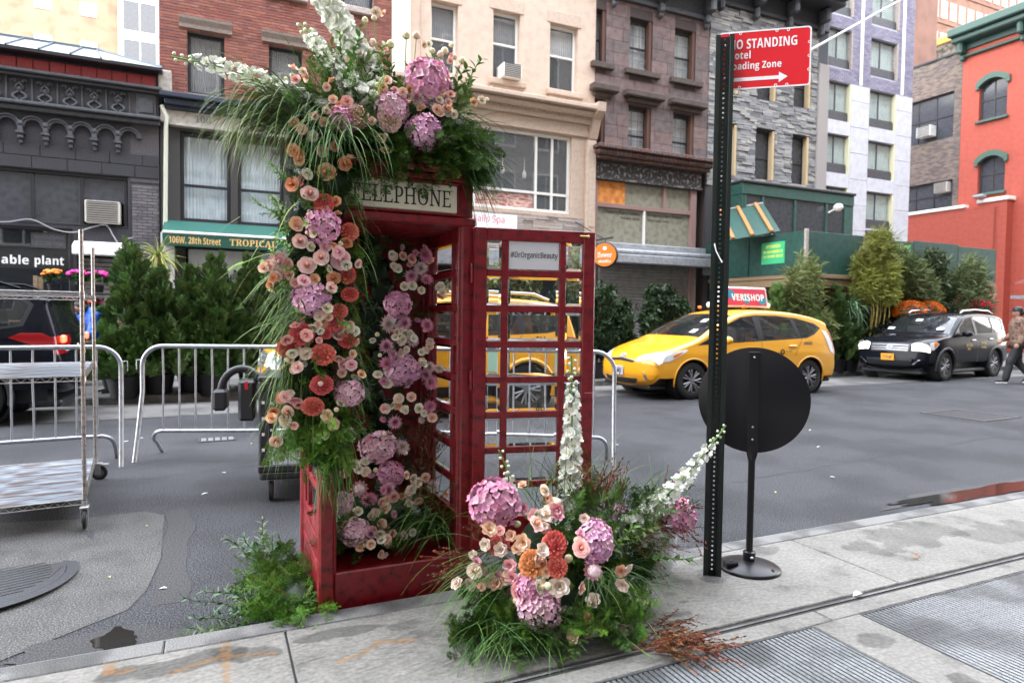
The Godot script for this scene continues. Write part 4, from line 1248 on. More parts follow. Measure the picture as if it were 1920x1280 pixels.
	for k in 46:
		cs.span(33.492, 33.5, 0.3 + 0.148 * k, 0.307 + 0.148 * k, -26, -18.1)
		cs.span(33.5, 45, 0.3 + 0.148 * k, 0.307 + 0.148 * k, -18.1, -18.092)
	tag(put("brick_course", cs, M.red_course, low), "", "", "", "stuff")
	put("conduit", G.new().bar(Vector3(33.45, 0.2, -18.6), Vector3(33.45, 7.0, -18.6), 0.03, 6), M.red_course, low)
	put("wall_lamp", G.new().box(Vector3(33.3, 7.55, -19.2), Vector3(0.3, 0.12, 0.5), 0.03).bar(Vector3(33.3, 7.45, -19.2), Vector3(33.6, 7.3, -19.2), 0.03, 6), M.awning_metal, low)
	var cn := thing("steel_canopy", "grey steel framed glass canopy against the red wall at right", "canopy", Vector3(27.6, 0, -12.4))
	put("frame", G.new().strut(Vector3(0, 2.5, 0), Vector3(6, 2.5, 0), 0.12, 0.12).strut(Vector3(0, 3.0, 0), Vector3(2.2, 3.75, 0), 0.1, 0.1).strut(Vector3(2.2, 3.75, 0), Vector3(6, 3.0, 0), 0.1, 0.1).strut(Vector3(0, 3.0, 0), Vector3(6, 3.0, 0), 0.1, 0.1).strut(Vector3(0, 2.5, -2.2), Vector3(6, 2.5, -2.2), 0.12, 0.12).strut(Vector3(0, 2.5, 0), Vector3(0, 2.5, -2.2), 0.12, 0.12).strut(Vector3(2.2, 3.75, 0), Vector3(2.2, 3.75, -2.2), 0.1, 0.1), M.awning_metal, cn)
	put("post", G.new().bar(Vector3(0.1, 0.15, -0.1), Vector3(0.1, 2.5, -0.1), 0.06, 8), M.awning_metal, cn)
	put("post", G.new().bar(Vector3(5.8, 0.15, -0.1), Vector3(5.8, 2.5, -0.1), 0.06, 8), M.awning_metal, cn)
	put("glazing", quad_of(Vector3(0, 3.0, 0.02), Vector3(2.2, 3.75, 0.02), Vector3(2.2, 3.75, -2.2), Vector3(0, 3.0, -2.2)), M.glass, cn)
	put("valance", G.new().span(0.0, 6.0, 2.56, 2.86, 0.01, 0.03), M.awning_metal, cn)
func shed() -> void:
	var o := thing("sidewalk_shed", "dark green plywood sidewalk shed on timber posts in front of the stone building", "shed")
	var x0 := 14.70
	var x1 := 23.28
	var z1 := -12.85
	var cuts := [14.70, 16.95, 19.15, 21.3, 23.28]
	for k in 4:
		put("hoarding_panel", G.new().span(cuts[k] + 0.01, cuts[k + 1] - 0.01, 2.82, 3.96 - 0.05 * (k % 2), z1 - 0.03, z1, 0.004), M.green_hoarding, o)
	put("corner_timber", G.new().span(x0 - 0.06, x0 + 0.05, 2.80, 4.02, z1 - 0.06, z1 + 0.02, 0.01), M.pale_stone, o)
	put("timber_strip", G.new().span(16.93, 16.98, 2.82, 3.98, z1, z1 + 0.02, 0.004), M.timber, o)
	for k in 2:
		put("hoarding_panel", G.new().span(x0 - 0.03, x0, 2.82, 3.98, z1 - 2.1 - 2.0 * k, z1 - 0.06 - 2.0 * k, 0.004), M.green_hoarding, o)
	put("hoarding_panel", G.new().span(x1, x1 + 0.03, 2.82, 3.9, -16.7, z1, 0.004), M.green_hoarding, o)
	put("deck", G.new().span(x0, x1, 2.70, 2.81, -16.75, z1 + 0.05, 0.01), M.timber, o)
	for k in 5:
		var px: float = lerpf(x0 + 0.1, x1 - 0.1, k / 4.0)
		put("beam", G.new().span(px - 0.06, px + 0.06, 2.48, 2.70, -16.7, z1 + 0.1, 0.01), M.orange_timber if k % 2 else M.timber, o)
		put("post", G.new().span(px - 0.06, px + 0.06, 0.15, 2.48, z1 - 0.25, z1 - 0.13, 0.01), M.green_hoarding, o)
		put("post", G.new().span(px - 0.06, px + 0.06, 0.15, 2.48, -16.4, -16.28, 0.01), M.timber, o)
		put("brace", G.new().strut(Vector3(px, 2.0, z1 - 0.19), Vector3(px + 0.55, 2.5, z1 - 0.19), 0.08, 0.06), M.timber, o)
	put("ledger", G.new().span(x0, x1, 2.50, 2.66, z1 - 0.1, z1 - 0.02, 0.01), M.timber, o)
	put("ledger", G.new().span(x0, 18.5, 2.36, 2.48, z1 - 1.6, z1 - 1.5, 0.01), M.timber, o)
	put("ledger", G.new().span(16.5, 18.3, 2.25, 2.46, z1 - 1.2, z1 - 1.1, 0.01), M.orange_timber, o)
	put("back_wall", G.new().span(x0, x1, 0.15, 2.7, -16.74, -16.7), M.room_dark, o)
	var l := thing("leaning_plywood_sheet", "green plywood sheet with orange timber ribs leaning on the corner of the shed", "plywood sheet", Vector3(x0, 3.9, -14.6))
	var u := Vector3(1.40, 0.30, 0.63)
	var w := Vector3(0.95, 1.12, -1.62)
	var org := Vector3(-1.35, -0.14, 0.14)
	var ax := u.normalized()
	var nz := u.cross(w).normalized()
	var tilt := Transform3D(Basis(ax, nz.cross(ax), nz), org + u * 0.5 + w * 0.5)
	var sl := u.length()
	var wl := (nz.cross(ax)).dot(w)
	var sk := ax.dot(w)
	put("sheet", G.new().at(Transform3D(tilt.basis, org)).prism(PackedVector2Array([Vector2(0, 0), Vector2(sl, 0), Vector2(sl + sk, wl), Vector2(sk, wl)]), -0.015, 0.015), M.green_hoarding, l)
	for k in 3:
		var q := 0.12 + 0.36 * k
		put("rib", G.new().strut(org + u * q + nz * 0.05, org + u * q + w + nz * 0.05, 0.11, 0.07, nz, 0.01), M.orange_timber, l)
	put("edge_batten", G.new().strut(org + w, org + u + w, 0.06, 0.07, nz, 0.006), M.pale_stone, l)
	put("prop", G.new().bar(Vector3(0.3, -0.1, 0.4), Vector3(0.25, 0.6, -0.2), 0.04, 6), M.timber, l)
	for a in [[Vector3(x0 - 0.036, 3.45, -14.0), -90.0, 0.85, 0.62, "green notice with yellow print on the short side of the shed"], [Vector3(18.7, 3.55, z1 + 0.006), 0.0, 0.62, 0.55, "green notice with yellow print on the long side of the shed"]]:
		var n := thing("notice", a[4], "notice", a[0], deg_to_rad(a[1]), "moving notices on the shed")
		put("board", G.new().span(-a[2] * 0.5, a[2] * 0.5, -a[3] * 0.5, a[3] * 0.5, -0.003, 0.004), M.notice_green, n)
		words("lettering", "ATTENTION", "Droid Sans", true, a[2] * 0.62, 0.09, M.notice_yellow, n, T(0, 0.19, 0.006))
		words("lettering", "WE HAVE MOVED TO", "Droid Sans", true, a[2] * 0.84, 0.08, M.notice_yellow, n, T(0, 0.04, 0.006))
		words("lettering", "134-136 WEST 28th ST", "Droid Sans", true, a[2] * 0.86, 0.08, M.notice_yellow, n, T(0, -0.09, 0.006))
	var p := thing("green_pavilion", "dark green glazed pavilion standing above the shed", "pavilion", Vector3(0, 0, -15.6))
	var a0 := 15.0
	var a1 := 20.05
	put("fascia", G.new().span(a0, a1, 5.45, 5.80, -1.15, 0, 0.02), M.green_hoarding, p)
	put("tar_edge", G.new().span(a0 - 0.04, a1 + 0.04, 5.803, 5.90, -1.16, 0.06, 0.03), M.old_iron, p)
	var cc := [15.15, 15.9, 17.3, 18.75, 19.65]
	for x in cc:
		put("mullion", G.new().span(x - 0.05, x + 0.05, 4.1, 5.45, -0.12, -0.02, 0.01), M.green_hoarding, p)
	for k in 4:
		put("pane", G.new().span(cc[k] + 0.05, cc[k + 1] - 0.05, 4.2, 5.45, -0.08, -0.07), M.dusty_glass, p)
	put("sill", G.new().span(a0, a1, 4.08, 4.2, -0.14, 0, 0.01), M.green_hoarding, p)
	put("end_wall", G.new().span(19.65, a1, 2.82, 5.45, -1.15, -0.03, 0.01), M.green_hoarding, p)
	put("end_wall", G.new().span(a0 + 0.02, 15.1, 2.82, 5.45, -1.15, -0.03, 0.01), M.green_hoarding, p)
	put("lower_wall", G.new().span(15.1, 19.65, 2.82, 4.08, -0.12, -0.03), M.green_hoarding, p)
	put("flood_lamp", G.new().ball(Vector3(18.95, 5.3, 0.25), Vector3(0.14, 0.13, 0.17), 8, 12).bar(Vector3(18.8, 5.15, 0.0), Vector3(18.95, 5.3, 0.25), 0.03, 6), M.white_paint, p)
func far_windows(o: Node, base: Transform3D, cols: int, rows: int, dx: float, dy: float, w: float, h: float, frame: Material, glass: Material) -> void:
	var f := G.new().span(-w * 0.5 - 0.12, w * 0.5 + 0.12, -0.14, h + 0.12, -0.05, 0.08, 0.02)
	var fm := f.mesh()
	var pm := G.new().span(-w * 0.5, -0.04, 0, h, 0.08, 0.1).span(0.04, w * 0.5, 0, h, 0.08, 0.1).mesh()
	for a in cols:
		for b in rows:
			var q := put("window", fm, frame, o, base * T(a * dx, b * dy, 0))
			put("pane", pm, glass, q)
func backdrop() -> void:
	var o := thing("cream_apartment_tower", "tall sunlit cream apartment tower with white glazed bays far behind", "tower", Vector3(-21, 0, -62))
	put("wall", G.new().span(0, 14.1, 0, 70, -14, 0), M.tower_cream, o)
	put("bay", G.new().span(14.1, 17.2, 0, 70, -14, 0.9, 0.05), M.tower_white, o)
	put("side_wall", G.new().span(17.2, 19.7, 0, 70, -14, -0.4), M.tower_white, o)
	put("white_wing", G.new().span(-8, 5.2, 0, 70, -14, 0.5), M.tower_white, o)
	far_windows(o, T(15.65, 21, 0.9), 1, 8, 3, 3.05, 2.3, 2.3, M.white_frame, M.dusty_glass)
	far_windows(o, T(9.0, 22, 0.0), 2, 8, 3.0, 3.05, 0.9, 0.8, M.white_frame, M.white_paint)
	far_windows(o, T(2.8, 20.5, 0.5), 1, 8, 3.4, 3.05, 2.2, 1.9, M.white_frame, M.dusty_glass)
	far_windows(o, Transform3D(Basis(Vector3.UP, PI / 2), Vector3(17.22, 21, -1.2)), 1, 8, 2, 3.05, 1.3, 2.3, M.white_frame, M.dusty_glass)
	var v := G.new()
	for k in 9:
		v.span(17.7 + 0.22 * k, 17.78 + 0.22 * k, 0, 70, -0.4, -0.3)
	put("fin", v, M.panel_joint, o)
	var gt := thing("gold_tower", "sliver of a golden sunlit tower between the dark building and the brick one", "tower", Vector3(-3.6, 0, -110))
	put("wall", G.new().span(-2, 12, 0, 110, -14, 0), M.gold_wall, gt)
	far_windows(gt, T(-1.0, 26, 0.0), 4, 12, 1.7, 2.6, 0.9, 1.5, M.gold_wall, M.dusty_glass)
	var h := thing("brown_brick_highrise", "brown brick high-rise with rows of white framed windows behind the red building", "tower", Vector3(66, 0, -52), 0.0)
	put("wall", G.new().span(-16, 40, 0, 70, -14, 0), M.highrise_brick, h)
	far_windows(h, T(8.6, 31.0, 0.0), 15, 4, 1.75, 3.9, 0.95, 1.9, M.pale_stone, M.dusty_glass)
	for k in 5:
		put("belt_course", G.new().span(-16.1, 40.1, 30.2 + 3.9 * k, 30.45 + 3.9 * k, -1, 0.12, 0.03), M.highrise_brick, h)
	put("cornice", G.new().span(-16.2, 40.2, 70, 70.8, -14.2, 0.5, 0.1), M.pale_stone, h)
	var h2 := thing("ornate_rooftop_building", "stone trimmed building with a green and yellow roof edge at the top right", "tower", Vector3(70, 0, -40), 0.0)
	put("wall", G.new().span(4.2, 26, 0, 32.5, -8, 0), M.sooty_brick, h2)
	put("roof_edge", G.new().span(4.0, 26, 32.5, 33.3, -8, 0.4, 0.1), M.gold_wall, h2)
	far_windows(h2, T(5.4, 22.0, 0.0), 6, 3, 2.3, 3.6, 1.0, 2.0, M.pale_stone, M.dusty_glass)
	var fe := thing("fire_escape", "black iron fire escape with slatted landings beside the purple brick wall", "fire escape", Vector3(33.3, 0, -27.0))
	for k in 4:
		var y := 13.9 + 2.1 * k
		put("landing", G.new().box(Vector3(-0.5, y, 0.6), Vector3(1.3, 0.1, 2.6), 0.02), M.old_iron, fe)
		put("rail", G.new().strut(Vector3(-1.1, y + 0.85, -0.7), Vector3(-1.1, y + 0.85, 1.9), 0.06, 0.06).strut(Vector3(-1.1, y + 0.05, 1.85), Vector3(-1.1, y + 0.85, 1.85), 0.06, 0.06).strut(Vector3(-1.1, y + 0.05, -0.65), Vector3(-1.1, y + 0.85, -0.65), 0.06, 0.06), M.old_iron, fe)
		put("stair", G.new().strut(Vector3(-0.7, y + 0.05, 1.7), Vector3(-0.7, y + 2.05, -0.4), 0.5, 0.12), M.old_iron, fe)
	put("wall", G.new().span(0.25, 8.0, 0.0, 24.0, -3.0, 0.3), M.highrise_brick, fe)
	var n := thing("hotel_building", "hotel block on the near side of the street, behind the viewer", "building", Vector3(0, 0, 1.7))
	put("wall", G.new().span(-70, 80, 0, 27, 0, 15), M.hotel_wall, n)
	far_windows(n, Transform3D(Basis(Vector3.UP, PI), Vector3(30, 4.5, 0.0)), 22, 6, 2.9, 3.6, 1.5, 2.0, M.white_frame, M.dusty_glass)
	put("shop_glass", G.new().span(-30, 40, 0.6, 3.4, -0.12, -0.02), M.dusty_glass, n)
# the telephone box
const BX := 0.445
const BZ := -3.135
const BW := 0.775
const BD := 0.76
func bevelled_pane(w: float, h: float, t := 0.006, b := 0.014) -> ArrayMesh:
	var g := G.new()
	var x := w * 0.5
	var y := h * 0.5
	for s in [1.0, -1.0]:
		var z: float = t * 0.5 * s
		var e: float = t * 0.12 * s
		var o := [Vector3(-x, -y, e), Vector3(x, -y, e), Vector3(x, y, e), Vector3(-x, y, e)]
		var q := [Vector3(-x + b, -y + b, z), Vector3(x - b, -y + b, z), Vector3(x - b, y - b, z), Vector3(-x + b, y - b, z)]
		g.poly(q, Vector3(0, 0, s))
		for k in 4:
			g.poly([o[k], o[(k + 1) % 4], q[(k + 1) % 4], q[k]], Vector3(0, 0, s) + (o[k] + o[(k + 1) % 4]) * 0.5)
	var r := [Vector3(-x, -y, 0), Vector3(x, -y, 0), Vector3(x, y, 0), Vector3(-x, y, 0)]
	for k in 4:
		var a: Vector3 = r[k]
		var c: Vector3 = r[(k + 1) % 4]
		var d := Vector3(0, 0, t * 0.12)
		g.poly([a - d, c - d, c + d, a + d], a + c)
	return g.mesh()
func glazed(parent: Node, w: float, y0: float, y1: float, stile: float, gaps: Array, rows: int, bar: float, top: float, m: Material, skip := []) -> void:
	put("stile", G.new().span(0, stile, y0, y1, -0.02, 0.02, 0.004), m, parent)
	put("stile", G.new().span(w - stile, w, y0, y1, -0.02, 0.02, 0.004), m, parent)
	put("top_rail", G.new().span(stile, w - stile, y1 - top, y1, -0.019, 0.019, 0.003), m, parent)
	var pitch := 0.184
	var bottom := y1 - top - pitch * rows + bar
	put("bottom_rail", G.new().span(stile, w - stile, y0, bottom, -0.019, 0.019, 0.003), m, parent)
	var xs := [stile]
	for e in gaps: xs.append(e)
	xs.append(w - stile)
	for k in range(1, xs.size() - 1):
		put("glazing_bar", G.new().span(xs[k] - bar * 0.5, xs[k] + bar * 0.5, bottom, y1 - top, -0.016, 0.016, 0.004), m, parent)
	for r in rows - 1:
		var y := y1 - top - pitch * (r + 1) + bar
		put("glazing_bar", G.new().span(stile, w - stile, y - bar, y, -0.0145, 0.0145, 0.004), m, parent)
	var meshes := {}
	for r in rows:
		for k in xs.size() - 1:
			if [r, k] in skip: continue
			var a: float = xs[k] + (0.0 if k == 0 else bar * 0.5)
			var b: float = xs[k + 1] - (0.0 if k == xs.size() - 2 else bar * 0.5)
			var key := "%d" % roundi((b - a) * 1000)
			if not meshes.has(key):
				meshes[key] = bevelled_pane(b - a, pitch - bar)
			put("pane", meshes[key], M.booth_glass, parent, T((a + b) * 0.5, y1 - top - pitch * r - (pitch - bar) * 0.5, 0))
func booth() -> void:
	var red := mk("booth_red", 0.24, 0.006, 0.012, 0.35)
	red.clearcoat_enabled = true
	red.clearcoat = 0.2
	red.clearcoat_roughness = 0.15
	worn(red, noise_tex(0.035, 5, [[0.0, 0.45], [0.30, 0.80], [0.45, 0.95], [1.0, 1.0]], 512, 0.0, 3, 51), 1.3)
	red.roughness = 0.75
	red.roughness_texture = noise_tex(0.02, 5, [[0.0, 0.30], [0.45, 0.48], [0.6, 0.62], [1.0, 1.0]], 512, 0.0, 3, 52)
	red.normal_enabled = true
	red.normal_texture = noise_tex(0.06, 3, [], 256, 1.2, 3, 53)
	red.normal_scale = 0.12
	var gl := mk("booth_glass", 0.98, 0.99, 0.99, 0.0)
	gl.transparency = BaseMaterial3D.TRANSPARENCY_ALPHA
	gl.albedo_color.a = 0.0
	gl.refraction_enabled = true
	gl.refraction_scale = 0.05
	mk("sign_cream", 0.72, 0.66, 0.50, 0.4)
	mk("brass", 0.55, 0.38, 0.14, 0.35, 0.8)
	mk("card", 0.75, 0.76, 0.80, 0.5)
	var o := thing("telephone_box", "red telephone box dressed with flowers at the kerb, its glazed door standing open", "telephone box", Vector3(BX, 0, BZ))
	for p in [[0.0, 0.0], [BW, 0.0], [0.0, -BD], [BW, -BD]]:
		var sx: float = 1.0 if p[0] == 0.0 else -1.0
		var sz: float = -1.0 if p[1] == 0.0 else 1.0
		var g := G.new()
		g.box(Vector3(p[0] + sx * 0.036, 1.0, p[1] + sz * 0.036), Vector3(0.072, 2.0, 0.072), 0.010)
		g.bar(Vector3(p[0] + sx * 0.074, 0.28, p[1] + sz * 0.022), Vector3(p[0] + sx * 0.074, 1.98, p[1] + sz * 0.022), 0.011, 8)
		g.bar(Vector3(p[0] + sx * 0.022, 0.28, p[1] + sz * 0.074), Vector3(p[0] + sx * 0.022, 1.98, p[1] + sz * 0.074), 0.011, 8)
		tag(put("corner_post", g, red, o), "", "", "", "")
	put("plinth", G.new().span(0.072, BW - 0.072, 0.0, 0.285, -0.045, -0.012, 0.006), red, o)
	put("plinth", G.new().span(0.012, 0.045, 0.0, 0.30, -BD + 0.072, -0.072, 0.006), red, o)
	put("plinth", G.new().span(BW - 0.045, BW - 0.012, 0.0, 0.30, -BD + 0.072, -0.072, 0.006), red, o)
	put("floor", G.new().span(0.046, BW - 0.046, 0.20, 0.272, -BD + 0.06, -0.046), red, o)
	put("back_panel", G.new().span(0.072, BW - 0.072, 0.0, 2.0, -BD + 0.02, -BD + 0.045, 0.004), red, o)
	put("lintel", G.new().span(-0.006, BW + 0.006, 1.985, 2.03, -BD - 0.006, 0.006, 0.008), red, o)
	put("head_panel", G.new().span(0.008, BW - 0.008, 2.032, 2.20, -BD + 0.008, -0.014, 0.004), red, o)
	put("cornice", G.new().span(-0.02, BW + 0.02, 2.202, 2.235, -BD - 0.02, 0.02, 0.008).span(-0.035, BW + 0.035, 2.237, 2.275, -BD - 0.035, 0.035, 0.012), red, o)
	var rf := G.new()
	rf.grid(12, 12, func(u, v):
		var h := 0.03 + 0.21 * sqrt(maxf(0.0, sin(PI * u) * sin(PI * v)))
		return Vector3(lerpf(0.0, BW, u), 2.272 + h, lerpf(0.0, -BD, v)))
	rf.span(0.0, BW, 2.276, 2.303, -BD, 0.0, 0.005)
	put("roof", rf, red, o)
	var s := put("sign", G.new().span(0.10, 0.675, 2.045, 2.185, -0.012, 0.004, 0.005), M.sign_cream, o)
	put("sign_frame", G.new().span(0.085, 0.69, 2.187, 2.199, -0.012, 0.010, 0.004).span(0.085, 0.69, 2.033, 2.043, -0.012, 0.010, 0.003), red, s)
	words("lettering", "TELEPHONE", "Droid Serif", false, 0.50, 0.083, M.black_text, s, T(0.39, 2.115, 0.005))
	var l := Node3D.new()
	kin(l, "side_window", o)
	l.transform = Transform3D(Basis(Vector3.UP, PI / 2), Vector3(0.034, 0, -0.074))
	glazed(l, BD - 0.148, 0.30, 1.985, 0.055, [0.13, 0.485], 8, 0.036, 0.065, red)
	put("kick_panel", G.new().span(0.07, BD - 0.22, 0.36, 0.43, -0.026, -0.018, 0.004), red, l)
	var r := Node3D.new()
	kin(r, "side_window", o)
	r.transform = Transform3D(Basis(Vector3.UP, PI / 2), Vector3(BW - 0.034, 0, -0.074))
	glazed(r, BD - 0.148, 0.30, 1.985, 0.055, [0.13, 0.485], 8, 0.036, 0.065, red)
	var d := Node3D.new()
	kin(d, "door", o)
	d.set_meta("label", "glazed red door swung right open beside the flowers")
	d.transform = Transform3D(Basis(Vector3.UP, deg_to_rad(-11.8)), Vector3(BW - 0.012, 0, 0.016))
	glazed(d, 0.650, 0.30, 1.982, 0.066, [0.163, 0.473], 8, 0.036, 0.062, red, [[0, 1]])
	put("card", G.new().span(0.183, 0.454, 1.776, 1.918, -0.004, 0.004), M.card, d)
	words("lettering", "#DrOrganicBeauty", "Droid Sans", false, 0.252, 0.040, M.black_text, d, T(0.319, 1.846, 0.005))
	for y in [0.5, 1.2, 1.75]:
		put("hinge", G.new().bar(Vector3(-0.008, y - 0.05, 0.006), Vector3(-0.008, y + 0.05, 0.006), 0.009, 8), red, d)
	put("latch", G.new().bar(Vector3(0.56, 1.955, 0.028), Vector3(0.60, 1.955, 0.028), 0.006, 8).ball(Vector3(0.605, 1.955, 0.028), 0.009, 6, 8), M.brass, d)
	put("lock", G.new().span(0.60, 0.652, 1.22, 1.222, -0.0205, 0.0205).span(0.6, 0.645, 1.10, 1.13, 0.018, 0.026, 0.003), red, d)
# things standing in the street
func street_things() -> void:
	var chrome := mk("chrome_wire", 0.56, 0.55, 0.53, 0.28, 0.9)
	var chrome_n := noise_tex(0.05, 3, [[0.0, Color(0.45, 0.36, 0.3)], [0.35, Color(0.85, 0.82, 0.8)], [1.0, Color(1, 1, 1)]], 256, 0.0, 3, 61)
	worn(chrome, chrome_n, 3.0)
	var galv := mk("galvanised_tube", 0.50, 0.52, 0.55, 0.36, 0.75)
	worn(galv, noise_tex(0.04, 3, [[0.0, 0.72], [0.5, 0.95], [1.0, 1.0]], 256, 0.0, 3, 62), 2.0)
	mk("black_plastic", 0.020, 0.021, 0.025, 0.45)
	mk("rubber", 0.018, 0.018, 0.018, 0.75)
	mk("grey_rubber", 0.16, 0.165, 0.17, 0.6)
	mk("zinc", 0.55, 0.56, 0.57, 0.35, 0.85)
	var post_green := mk("post_green", 0.016, 0.026, 0.022, 0.38, 0.3)
	worn(post_green, noise_tex(0.05, 3, [[0.0, 0.7], [1.0, 1.0]], 256, 0.0, 3, 63), 2.0)
	var sb := mk("satin_black", 0.010, 0.010, 0.012, 0.34)
	sb.metallic_specular = 0.4
	mk("sign_red", 0.66, 0.008, 0.018, 0.4)
	mk("sign_white", 0.82, 0.82, 0.83, 0.45)
	rack(chrome)
	barricade(Vector3(-0.80, 0.1, -7.06), Vector3(-3.25, 0.1, -6.86), 1.0, "steel crowd barrier behind the wire rack, at far left", galv, -1.0)
	barricade(Vector3(-0.64, 0.1, -7.22), Vector3(1.60, 0.1, -6.45), -1.0, "steel crowd barrier between the wire rack and the telephone box", galv, 1.0)
	barricade(Vector3(3.50, 0.1, -5.26), Vector3(1.70, 0.1, -6.36), 1.0, "steel crowd barrier seen through and past the open red door", galv, -1.0)
	cart()
	sign_post(post_green)
	disc_stand(sb)
	ground_bits()
	bucket()
func rack(chrome: Material) -> void:
	var o := thing("wire_shelf_rack", "chrome wire shelving rack on casters with rusty shelf sheets at the left edge", "shelf rack", Vector3(-0.79, 0.095, -5.06), deg_to_rad(5.6))
	var L := 1.40
	var W := 0.66
	for p in [[0, 0], [-W, 0], [0, -L], [-W, -L]]:
		var g := G.new().bar(Vector3(p[0], 0.16, p[1]), Vector3(p[0], 1.965, p[1]), 0.0135, 10)
		put("post", g, chrome, o)
		g = G.new()
		for k in 70:
			g.at(T(p[0], 0.2 + 0.0252 * k, p[1])).lathe([Vector2(0.0136, 0), Vector2(0.0150, 0.003), Vector2(0.0136, 0.006)], 8)
		tag(put("groove", g, chrome, o), "", "", "", "stuff")
		var c := Node3D.new()
		kin(c, "caster", o)
		var back: bool = p[1] < -0.1
		c.transform = T(p[0], 0, p[1], 75.0 if back else 0.0)
		put("wheel", G.new().at(Transform3D(Basis(Vector3(0, 0, 1), PI / 2), Vector3(0, 0.062, 0.03))).lathe([Vector2(0, -0.013), Vector2(0.05, -0.013), Vector2(0.062, -0.008), Vector2(0.062, 0.008), Vector2(0.05, 0.013), Vector2(0, 0.013)], 20), M.rubber, c)
		put("hub", G.new().at(Transform3D(Basis(Vector3(0, 0, 1), PI / 2), Vector3(0, 0.062, 0.03))).lathe([Vector2(0, -0.016), Vector2(0.036, -0.015), Vector2(0.038, 0.0), Vector2(0.036, 0.015), Vector2(0, 0.016)], 16), M.grey_rubber, c)
		put("fork", G.new().span(-0.022, -0.018, 0.05, 0.145, 0.0, 0.045).span(0.018, 0.022, 0.05, 0.145, 0.0, 0.045).span(-0.026, 0.026, 0.135, 0.147, -0.02, 0.05, 0.003).bar(Vector3(0, 0.145, 0), Vector3(0, 0.18, 0), 0.02, 10), M.zinc, c)
		if back:
			put("brake", G.new().span(-0.02, 0.02, 0.13, 0.14, 0.05, 0.10, 0.004), M.zinc, c)
	var sheet_t := noise_tex(0.010, 4, [[0.0, Color(0.42, 0.27, 0.2)], [0.28, Color(0.52, 0.42, 0.36)], [0.44, Color(0.66, 0.68, 0.71)], [0.65, Color(0.78, 0.82, 0.86)], [1.0, Color(0.97, 1, 1)]], 512, 0.0, 3, 64)
	var sheet := mk("rusty_sheet", 0.46, 0.48, 0.50, 0.5, 0.3)
	sheet.albedo_texture = sheet_t
	sheet.uv1_triplanar = true
	sheet.uv1_scale = Vector3(0.9, 1.0, 3.2)
	for y in [0.185, 1.005, 1.555]:
		var s := Node3D.new()
		kin(s, "shelf", o)
		s.position.y = y
		var g := G.new().span(-W + 0.012, -0.012, 0.0, 0.004, -L + 0.012, -0.012)
		put("shelf_sheet", g, sheet if y < 1.5 else M.galvanised_tube, s)
		g = G.new()
		for e in [[Vector3(0, 0, 0), Vector3(-W, 0, 0)], [Vector3(0, 0, -L), Vector3(-W, 0, -L)], [Vector3(0, 0, 0), Vector3(0, 0, -L)], [Vector3(-W, 0, 0), Vector3(-W, 0, -L)]]:
			var a: Vector3 = e[0]
			var b: Vector3 = e[1]
			for yy in [0.003, -0.030]:
				g.bar(a + Vector3(0, yy, 0), b + Vector3(0, yy, 0), 0.0035, 6)
		put("rim_wire", g, chrome, s)
		g = G.new()
		for e in [[Vector3(0, 0, 0), Vector3(-W, 0, 0)], [Vector3(0, 0, -L), Vector3(-W, 0, -L)], [Vector3(0, 0, 0), Vector3(0, 0, -L)], [Vector3(-W, 0, 0), Vector3(-W, 0, -L)]]:
			var a: Vector3 = e[0]
			var b: Vector3 = e[1]
			var n := int(a.distance_to(b) / 0.032)
			var pts := []
			for k in n + 1:
				pts.append(a.lerp(b, float(k) / n) + Vector3(0, 0.0 if k % 2 else -0.028, 0))
			g.tube(pts, 0.0022, 5)
		put("truss_wire", g, chrome, s)
		g = G.new()
		for k in 24:
			g.bar(Vector3(-W, -0.004, -L * (k + 0.5) / 24), Vector3(0, -0.004, -L * (k + 0.5) / 24), 0.002, 5)
		tag(put("deck_wire", g, chrome, s), "", "", "", "stuff")
		for p in [[0, 0], [-W, 0], [0, -L], [-W, -L]]:
			put("sleeve", G.new().at(T(p[0], -0.035, p[1])).lathe([Vector2(0.0138, 0), Vector2(0.021, 0.0), Vector2(0.018, 0.04), Vector2(0.0138, 0.04)], 10), chrome, s)
	var lf := thing("fallen_leaf", "pale curled leaf lying on the middle shelf of the wire rack", "leaf", Vector3(-1.06, 1.108, -5.85))
	put("blade", leaf_g(0.05, 0.02, 0.012), leaf_mat("leaf_pale", 0.42, 0.42, 0.18), lf)
func leaf_mat(called: String, r: float, g: float, b: float) -> StandardMaterial3D:
	if M.has(called): return M[called]
	var m := mk(called, r, g, b, 0.6)
	m.backlight_enabled = true
	m.backlight = Color(0.35, 0.35, 0.35)
	return m
func leaf_g(l: float, w: float, lift: float, fold := 0.25) -> G:
	var g := G.new()
	var prof := [0.12, 0.75, 1.0, 0.72, 0.05]
	for s in [-1.0, 1.0]:
		for k in 4:
			var z0 := l * k / 4.0
			var z1 := l * (k + 1) / 4.0
			var y0: float = lift * sin(PI * 0.75 * k / 4.0)
			var y1: float = lift * sin(PI * 0.75 * (k + 1) / 4.0)
			var a := Vector3(0, y0, z0)
			var b := Vector3(0, y1, z1)
			var c := Vector3(s * w * 0.5 * prof[k + 1], y1 + w * fold * prof[k + 1] * 0.5, z1)
			var d := Vector3(s * w * 0.5 * prof[k], y0 + w * fold * prof[k] * 0.5, z0)
			g.poly([a, b, c, d], Vector3(0, 1, 0))
	return g
